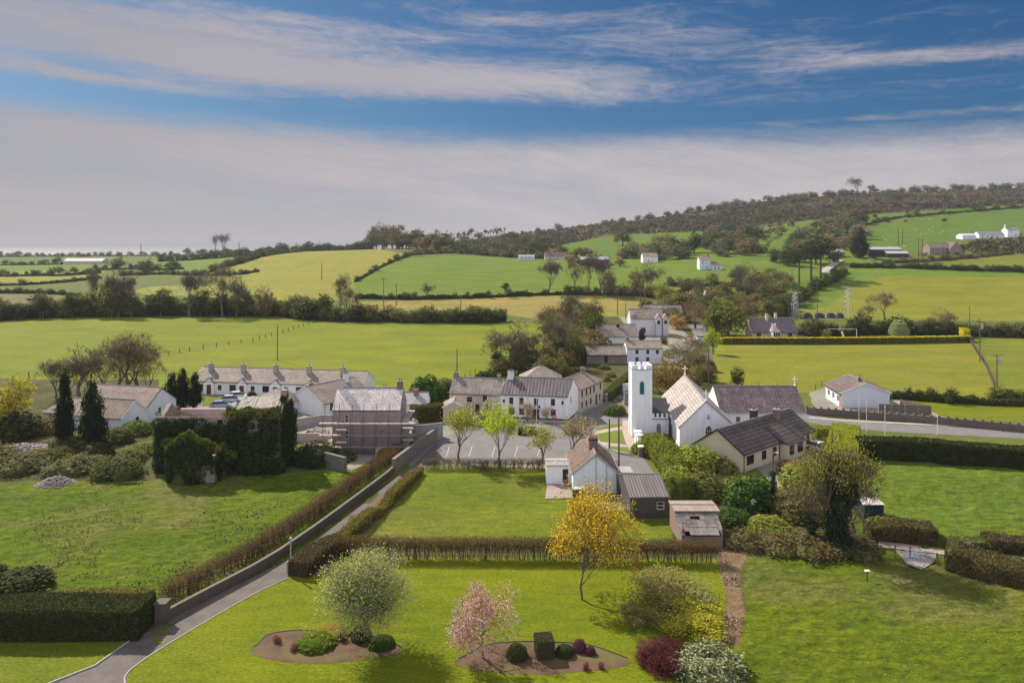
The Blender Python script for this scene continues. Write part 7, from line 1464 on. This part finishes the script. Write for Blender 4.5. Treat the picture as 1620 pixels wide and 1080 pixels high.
for key, lb, px, py, h, arm, tr in (('a', 'plain wooden pole standing in the big green field above the terrace', 439, 570, 56, 0, 0), ('b', 'plain wooden pole in the big field above the cream house', 723, 606, 54, 0, 0), ('c', 'wooden pole in the yellow hill field', 509, 442, 26, 0, 0), ('d', 'tall pole with cross arm in the hedge between the hill fields', 607, 488, 48, 2.4, 0), ('e', 'shorter pole right of the cross-armed pole', 627, 484, 34, 1.4, 0), ('f', 'small pole in the tan stubble field', 729, 490, 20, 1.2, 0),
        ('g', 'very tall dark pole beside the substation', 1293, 501, 54, 1.6, 0), ('h', 'pole with transformer right of the long low hedge', 1550, 573, 66, 2.6, 1), ('i', 'lower pole with cross arm and box above the thorny bush', 1577, 612, 52, 2.8, 1), ('j', 'pole at the end of the yellow bush', 1534, 531, 46, 1.2, 0), ('k', 'dark pole behind the church nave', 1121, 612, 60, 0, 1),
        ('l', 'left of two dark poles in the church lane', 964, 712, 50, 0, 0), ('m', 'right of two dark poles, next to the white cottage', 979, 745, 84, 0, 0), ('n', 'pole in the stubble field behind the grey-white house', 977, 497, 46, 1.6, 0), ('o', 'pole left of the grey-white house', 990, 505, 26, 0, 0), ('p', 'pole in the sheep pasture on the hill', 1319, 348, 30, 1.6, 0), ('q', 'left of three poles above the cattle shed', 1421, 388, 26, 2.0, 0), ('r', 'middle of three poles above the cattle shed', 1428, 388, 26, 2.0, 0), ('s', 'pole beside the unfinished stone house, left one', 1453, 413, 36, 2.0, 0), ('t', 'pole beside the unfinished stone house, right one', 1459, 413, 36, 0, 0),
        ('u', 'pole with two arms on the hill skyline, left', 1308, 302, 10, 2.5, 0), ('v', 'pole on the hill skyline, right', 1312, 302, 10, 2.5, 0), ('w', 'pole by the fence behind the church', 1253, 452, 26, 0, 0), ('x', 'thin pole among the trees above the street', 1013, 478, 26, 0, 0), ('y', 'lone pole against the sea', 223, 405, 20, 2.0, 0), ('z', 'pole on the coastal skyline right of the two bare trees', 378, 403, 20, 2.0, 0)):
    tops[key] = pole(lb, px, py, h, arm, bool(tr), r0=.15 if key != 'm' else .14)[1]
pole('ivy-covered pole with a street lamp in front of the cream bungalow', 1223, 800, 88, 0, lamp=True)
V_, F_ = quads_at(np.column_stack([RG.normal(size=1500)*.22, RG.normal(size=1500)*.22, RG.random(1500)*4.2]), np.full(1500, .09)); link('ivy', np_mesh('ivy', V_, F_, [IVYL]), D_.objects['utility_pole.026'] if 'utility_pole.026' in D_.objects else None)
def wire(label, a, c, sag=1.0, r=.018):
    b = MB(); n = 14; pts = [a + (c-a)*(k/n) - Vector((0, 0, sag*4*(k/n)*(1-k/n))) for k in range(n+1)]
    for p, q in zip(pts, pts[1:]): b.tube(p, q, r, n=3, caps=False)
    o = b.build('overhead_wire', plain((0.06,0.06,0.06), .6, name='wire')); tag(o, label, 'wire', 'overhead wires')
wire('wire from the transformer pole down to the lower cross-armed pole, left strand', tops['h'] + Vector((-1.1,0,-.1)), tops['i'] + Vector((-1.2,0,-.1)), .8); wire('wire from the transformer pole down to the lower cross-armed pole, right strand', tops['h'] + Vector((1.1,0,-.1)), tops['i'] + Vector((1.2,0,-.1)), .8)
for k, lb in enumerate(('upper', 'middle', 'lower')): wire('%s of three wires crossing the bottom right meadow' % lb, Vector((W(1640, 905+k*18)[0], W(1640, 905+k*18)[1], 1.0)) + Vector((0,0,5)), Vector((*W(1230+k*30, 1110+k*10), 5.2)), .3, .013)
def mast(label, px, py, hpx, c=WHITE, r=.05, cat='flagpole', name='flagpole', group='white flagpoles'):
    p = G(px, py); h = hpx*p[1]/FP; o = MB().tube((0,0,0), (0,0,h), r, r*.7, n=8).build('x', c, None, p); o.name = name; b = MB(); b.tube((0,0,h-.1),(0,0,h+.06),r*1.6,n=8); f = b.build('finial', c, o); bb = MB(); bb.tube((0,0,-.1),(0,0,.12),r*3,n=8); bb.build('base', CONC, o); return tag(o, label, cat, group)
mast('tall white pole, leftmost of three beside the road hedge', 1359, 684, 56); mast('second white pole beside the road hedge', 1371, 684, 52); mast('grey-white pole, rightmost of three beside the road hedge', 1400, 690, 48); mast('thin pale pole farther right along the main road', 1483, 688, 30)
mast('white downpipe-like pole in front of the cream house', 746, 672, 32, group='white street poles'); mast('white pole in front of the pub door', 849, 676, 46, group='white street poles')
lp = empty('lamp_post', (*W(460,908), 0), 0, label='grey lamp post with a meter box beside the driveway', cat='lamp post')
MB().tube((0,0,0),(0,0,3.4),.09,.07,n=8).build('post', GREY, lp); b = MB(); b.box(-.36,-.10,-.16,.16,.15,1.25); b.build('meter_box', GREY, lp); b = MB(); b.tube((0,0,3.402),(0,0,3.6),.16,.12,n=8); b.build('lamp_head', METAL, lp)
sg = empty('road_sign', (*W(877,682), 0), 0, label='round red no-entry sign on a pole in front of the pub', cat='road sign')
MB().tube((0,0,0),(0,0,2.2),.035,n=6).build('post', METAL, sg); b = MB(); b.tube((0,-.04,2.5),(0,-.07,2.5),.36,n=20); ds = b.build('disc', plain((0.55,0.03,0.06), .5, name='sign_red'), sg); MB().box(-.24,.24,-.085,-.072,2.44,2.56).build('bar', WHITE, ds)
# ------------------------------------------------------------------ fences, gates, tanks, small things
def wire_fence(label, pts, step=4.0, h=1.2, r=.06, c=None, rails=2):
    W3 = [G(*p) for p in pts]; root = empty('wire_fence', W3[0], 0, label=label, cat='fence'); o = Vector(W3[0]); P = arc(W3, step); c = c or WOODP
    k = P.shape[0]; zz = zt(P[:, 0], P[:, 1])
    for i in range(min(k, 99)): MB().box(-r, r, -r, r, -.1, h).build('post', c, root, (P[i,0]-o.x, P[i,1]-o.y, float(zz[i])-o.z))
    b = MB()
    for i in range(min(k, 99)-1):
        for q in range(rails): z = h*(.5+.42*q); b.tube((P[i,0]-o.x, P[i,1]-o.y, zz[i]-o.z+z), (P[i+1,0]-o.x, P[i+1,1]-o.y, zz[i+1]-o.z+z), .016, n=3, caps=False)
    b.build('wires', plain((0.12,0.12,0.12), .6, name='fence_wire'), root)
wire_fence('post and wire fence running diagonally across the big green field', [(20,602),(70,592),(200,568),(250,566),(300,555),(400,540),(495,511)], 4.2, 1.3, .09)
wire_fence('post and wire fence behind the cream house', [(700,606),(735,600),(752,590)], 3, 1.3, .06); wire_fence('post and wire fence along the edge of the field behind the church', [(1090,612),(1200,614),(1290,616),(1300,612)], 3.4, 1.2, .06); wire_fence('wooden fence running down beside the transformer poles', [(1534,540),(1548,562),(1560,580),(1573,612)], 3.5, 1.5, .12, rails=3)
wire_fence('short fence beside the farm track gate', [(1394,880),(1416,881),(1440,884),(1482,893)], 2.4, 1.2, .05)
def gate(label, p, w, rz, h=1.15, c=METAL, bars=5):
    r = empty('field_gate', (*p, 0), rz, label=label, cat='gate')
    for x in (0, w*.5, w-.05): MB().box(x, x+.05, -.02, .03, .1, h).build('upright', c, r)
    for k in range(bars): z = .12 + k*(h-.16)/(bars-1); MB().tube((.05,-.035,z),(w,-.035,z),.022,n=6).build('bar', c, r)
    return r
gate('galvanised five-bar gate at the back of the paddock', W(966,797), 2.0, R(2)); gate('second galvanised gate swung open beside the grey shed', W(978,802), 2.2, R(38)); gate('pale blue metal gate on the stony track entrance', W(1435,886), 1.5, R(8), c=plain((0.35,0.5,0.62), .5, name='pale_blue'))
b = MB(); b.box(-.2,.2,-.2,.2,0,1.6); b.box(-.26,.26,-.26,.26,1.602,1.72); gp = b.build('gate_post', render_wall((0.6,0.55,0.5),(0.35,0.32,0.3),.5), None, (*W(992,800),0)); tag(gp, 'pale square gate post between the paddock gate and the grey shed', 'gate post')
tk = empty('oil_tank', (*W(1248,770), 0), 0, label='squat pale-topped green oil tank in front of the cream bungalow', cat='oil tank')
MB().tube((0,0,.3),(0,0,1.7),.85,n=20).build('drum', plain((0.10,0.16,0.13), .6, name='tank_green'), tk); MB().tube((0,0,1.702),(0,0,1.85),.87,.6,n=20).build('lid', plain((0.5,0.52,0.5), .6, name='tank_lid'), tk); b = MB(); b.box(-.7,.7,-.5,.5,0,.298); b.build('plinth', CONC, tk)
tk = empty('oil_tank', (*W(915,789), 0), 0, label='dark green oil tank with a pale lid against the white cottage', cat='oil tank')
b = MB(); b.box(-.75,.75,-.45,.45,.25,1.3); b.build('drum', plain((0.015,0.05,0.045), .6, name='tank_dark'), tk); b = MB(); b.box(-.78,.78,-.48,.48,1.302,1.42); b.build('lid', plain((0.45,0.5,0.5), .6, name='tank_lid2'), tk); b = MB(); b.box(-.6,.6,-.35,.35,0,.248); b.build('plinth', CONC, tk)
gx = empty('field_shelter', (*W(1367,822), 0), 0, label='dark green metal box shed with a mottled white roof in the rough field', cat='shed')
b = MB(); b.box(0,2.3,0,1.9,0,1.75); b.build('body', corrug((0.015,0.05,0.05),(0.012,0.035,0.04),'a',.3), gx); b = MB(); b.hexa([(-.08,-.1,1.752),(2.38,-.1,1.752),(2.38,2.0,1.9),(-.08,2.0,1.9)],[(-.08,-.1,1.82),(2.38,-.1,1.82),(2.38,2.0,1.97),(-.08,2.0,1.97)]); b.build('roof', groundm((0.62,0.62,0.60),(0.30,0.22,0.18),1.2,6,.2,name='mottled_roof'), gx)
tr = empty('water_trough', (*W(1500,868), 0), R(-4), label='long low metal feed trough in the rough field', cat='trough')
b = MB(); b.box(0,3.1,0,.6,.35,.42); b.box(0,3.1,0,.04,.42,.8); b.box(0,3.1,.56,.6,.42,.8); b.box(0,.04,.045,.555,.42,.8); b.box(3.06,3.1,.045,.555,.42,.8); b.build('trough_pan', METAL, tr)
for x in (.1, 2.9): b = MB(); b.box(x,x+.1,.1,.5,0,.348); b.build('leg', WOODP, tr)
ps = empty('sign_post', (*W(1367+5, 918), 0), 0, label='small post with a white top in the bottom right meadow', cat='post'); MB().box(-.04,.04,-.04,.04,0,.9).build('stake', DARK, ps); MB().box(-.22,.22,-.16,.16,.902,.99).build('top', WHITE, ps)
st = empty('satellite_dish', (*W(1192,815), 1.6), 0, label='small pale satellite dish in front of the dark laurel', cat='satellite dish'); b = MB(); b.tube((0,0,0),(0,-.07,.02),.32,.26,n=16); b.build('dish', WHITE, st); MB().tube((0,.02,-1.6),(0,.02,0),.03,n=6).build('stand', METAL, st)
wb = empty('wheelie_bin', (*W(1232,752), 0), .3, label='black wheelie bin against the cream bungalow', cat='bin'); b = MB(); b.hexa([(-.25,-.3,.05),(.25,-.3,.05),(.25,.3,.05),(-.25,.3,.05)],[(-.3,-.36,1.0),(.3,-.36,1.0),(.3,.36,1.0),(-.3,.36,1.0)]); b.build('bin_body', DARK, wb); b = MB(); b.hexa([(-.32,-.4,1.002),(.32,-.4,1.002),(.32,.38,1.002),(-.32,.38,1.002)],[(-.3,-.36,1.08),(.3,-.36,1.08),(.3,.36,1.1),(-.3,.36,1.1)]); b.build('bin_lid', DARK, wb)
# play area: swing frame and goal
sw = empty('swing_frame', G(1311,535), 0, label='swing frame with a slide behind the long low hedge', cat='swing'); pz = WHITE
for x in (0, 9.6): MB().tube((x,0,0),(x,0,3.2),.09,n=6).build('post', pz, sw)
MB().tube((.1,0,3.2),(9.5,0,3.2),.08,n=6).build('crossbar', pz, sw)
MB().hexa([(3.9,-2.2,.2),(4.6,-2.2,.2),(4.9,0.1,2.4),(4.2,.1,2.4)],[(3.9,-2.2,.3),(4.6,-2.2,.3),(4.9,.1,2.5),(4.2,.1,2.5)]).build('slide', plain((0.6,0.45,0.25), .4, name='slide'), sw); MB().hexa([(3.8,.2,2.4),(5.4,.2,2.4),(5.4,1.8,2.4),(3.8,1.8,2.4)],[(4.5,.9,4.0),(4.7,.9,4.0),(4.7,1.1,4.0),(4.5,1.1,4.0)]).build('tower_roof', WOODP, sw)
# electricity substation
sub = empty('substation', G(1250,503), 0, label='electricity substation with lattice gantries and blue equipment behind the trees', cat='substation'); LAT = plain((0.5,0.5,0.48), .5, metal=.3, name='lattice')
def lattice(x, h, w, nm='gantry_tower'):
    b = MB(); n = 6
    for k in range(4): sx, sy = ((-1,-1),(1,-1),(1,1),(-1,1))[k]; b.tube((x+sx*w,sy*w,0),(x+sx*w*.45,sy*w*.45,h),.09,n=4)
    for i in range(n):
        z0, z1 = h*i/n, h*(i+1)/n; w0, w1 = w*(1-.55*i/n), w*(1-.55*(i+1)/n)
        for sy in (-1, 1): b.tube((x-w0,sy*w0,z0),(x+w1,sy*w1,z1),.06,n=3); b.tube((x+w0,sy*w0,z0),(x-w1,sy*w1,z1),.06,n=3)
    b.box(x-2.6,x+2.6,-.12,.12,h,h+.25); b.build(nm, LAT, sub)
lattice(2, 10.5, 1.4); lattice(24, 12.5, 1.6); MB().tube((2,0,6),(24,0,6),.1,n=4).build('busbar', LAT, sub)
BLU = plain((0.05,0.055,0.13), .5, name='blue_steel')
for x, w in ((6,3),(10.5,3.5),(15.5,3),(19.5,2.5)): b = MB(); b.box(x,x+w,-1,1,0,1.5); b.box(x+.4,x+w-.8,-.9,.9,1.502,2.1); b.build('switchgear', BLU, sub)
for x in range(0, 27, 3): MB().tube((x,2,0),(x,2,4.2),.07,n=4).build('post_insulator', LAT, sub)
# rubble heaps (uncounted stones)
def rubble(name, px, py, wpx, hpx, n, c, label, sz):
    rng = np.random.default_rng(n); p = G(px, py); m_ = p[1]/FP; a = rng.random(n)*6.28; r_ = np.sqrt(rng.random(n)); X = np.cos(a)*r_*wpx*m_/2; Y = np.sin(a)*r_*wpx*m_*.4; Z = (1-r_**1.6)*hpx*m_*.8*(.7+.5*rng.random(n)); b = MB()
    for x, y, z in zip(X, Y, Z):
        s = sz*rng.uniform(.5, 1.3); q = [(p[0]+x+sx*s*rng.uniform(.6,1), p[1]+y+sy*s*rng.uniform(.6,1), max(0,z)+sz_*s*.7) for sz_ in (-.3, 1) for sx, sy in ((-1,-1),(1,-1),(1,1),(-1,1))]; b.hexa(q[:4], q[4:])
    tag(b.build(name, groundm(c, tuple(v*.55 for v in c), 3, 12, .3, name=name)), label, kind='stuff')
rubble('rubble', 35, 714, 90, 12, 900, (0.42,0.35,0.33), 'heap of grey-pink rubble at the left edge', .22); rubble('gravel_heap', 88, 766, 60, 13, 1200, (0.36,0.32,0.28), 'small heap of pale gravel at the pasture edge', .10); rubble('stone_heap', 500, 690, 60, 14, 260, (0.55,0.5,0.46), 'building rubble left of the scaffolding', .2); rubble('bagged_stones', 655, 676, 16, 16, 40, (0.6,0.58,0.56), 'pale stones on the retaining wall', .25)
# sheep
def sheep_mesh():
    b = MB(); n = 8; rings = [(-.55,.10,.62), (-.45,.24,.62), (-.15,.30,.62), (.2,.29,.64), (.42,.22,.68), (.55,.13,.80), (.68,.10,.88), (.82,.05,.84)]; vs = []
    for x, r, z in rings: vs += [(x, r*math.cos(2*math.pi*k/n), z + r*1.05*math.sin(2*math.pi*k/n)) for k in range(n)]
    fs = [tuple(range(n))[::-1], tuple(range(n*7, n*8))]
    for i in range(7): fs += [(i*n+k, i*n+(k+1) % n, (i+1)*n+(k+1) % n, (i+1)*n+k) for k in range(n)]
    b.add(vs, fs)
    for x in (-.36, .32):
        for y in (-.14, .14): b.tube((x,y,0),(x*.97,y,.45),.045,.07,n=5)
    me = D_.meshes.new('sheep'); me.from_pydata(b.v, [], b.f); me.materials.append(plain((0.62,0.58,0.50), .95, name='fleece')); return me
SHM = sheep_mesh(); r_ = random.Random(5)
def flock(poly, n, label, group, sc=1.5):
    k = 0
    while k < n:
        x, y = r_.uniform(min(p[0] for p in poly), max(p[0] for p in poly)), r_.uniform(min(p[1] for p in poly), max(p[1] for p in poly))
        if inpoly(np.array([x]), np.array([y]), poly)[0]: o = link('sheep', SHM, None, G(x, y), r_.random()*6.28); tag(o, label, 'sheep', group); k += 1
flock([(60,452),(260,450),(330,444),(420,446),(330,462),(90,464)], 46, 'white sheep grazing in the green field above the long hedgerow', 'sheep in the left field')
flock([(1380,392),(1400,360),(1560,345),(1560,362),(1440,392)], 22, 'white sheep grazing on the hillside above the cattle shed', 'sheep on the hill'); flock([(1380,352),(1480,336),(1540,334),(1500,346)], 18, 'white sheep near the top of the hill pasture', 'sheep at the hilltop')
# the smallest trees past the three hundred nearest become one mass
def merge_small():
    tr = [o for o in D_.objects if o.parent is None and o.name.split('.')[0] == 'tree']
    big = [o for o in tr if o.name not in ONE]; small = sorted([o for o in tr if o.name in ONE], key=lambda o: -ONE[o.name][1])
    rest = small[max(0, 285-len(big)):]
    if not rest: return
    Vs, Fs, Cs, k = [], [], [], 0
    for o in rest:
        V, Fc = ONE[o.name][0].allraw; m_ = np.array(o.matrix_basis if False else o.matrix_world)
        sc = np.array(o.scale); a = o.rotation_euler.z; c, s_ = math.cos(a), math.sin(a)
        q = V*sc; q = np.column_stack([q[:, 0]*c - q[:, 1]*s_, q[:, 0]*s_ + q[:, 1]*c, q[:, 2]]) + np.array(o.location)
        Vs.append(q); Fs.append(Fc + k); k += len(q); Cs.append(np.tile(np.array(o.color), (len(q), 1)))
    def f(t, b, out):
        a = t.node('ShaderNodeAttribute', attribute_name='col'); ge = t.node('ShaderNodeNewGeometry')
        t.put(b.inputs['Base Color'], t.mix(1., a.outputs['Color'], t.mix(ge.outputs['Random Per Island'], (.85,)*3, (1.75,)*3), 'MULTIPLY')); b.inputs['Specular IOR Level'].default_value = 0.05
    me = np_mesh('distant_trees', np.concatenate(Vs), np.concatenate(Fs), [mat('distant_leaf', f)])
    at = me.color_attributes.new('col', 'FLOAT_COLOR', 'POINT'); at.data.foreach_set('color', np.concatenate(Cs).astype(np.float32).ravel())
    for o in rest: D_.objects.remove(o)
    tag(link('distant_trees', me), 'the smallest far-off hedgerow and hillside trees', kind='stuff')
merge_small()
# the air: one closed box of thin even haze round everything
def haze(dens=0.00010):
    b = MB(); b.box(-42000, 42000, -400, 33500, -26, 190); o = b.build('haze', D_.materials.new('haze'))
    m_ = o.data.materials[0]; m_.use_nodes = True; t = NT(m_.node_tree); t.n.clear(); out = t.node('ShaderNodeOutputMaterial'); v = t.node('ShaderNodeVolumePrincipled')
    v.inputs['Color'].default_value = (0.62, 0.63, 0.68, 1); v.inputs['Density'].default_value = dens; v.inputs['Anisotropy'].default_value = 0.0; t.l.new(v.outputs[0], out.inputs['Volume']); tag(o, kind='stuff')
haze()
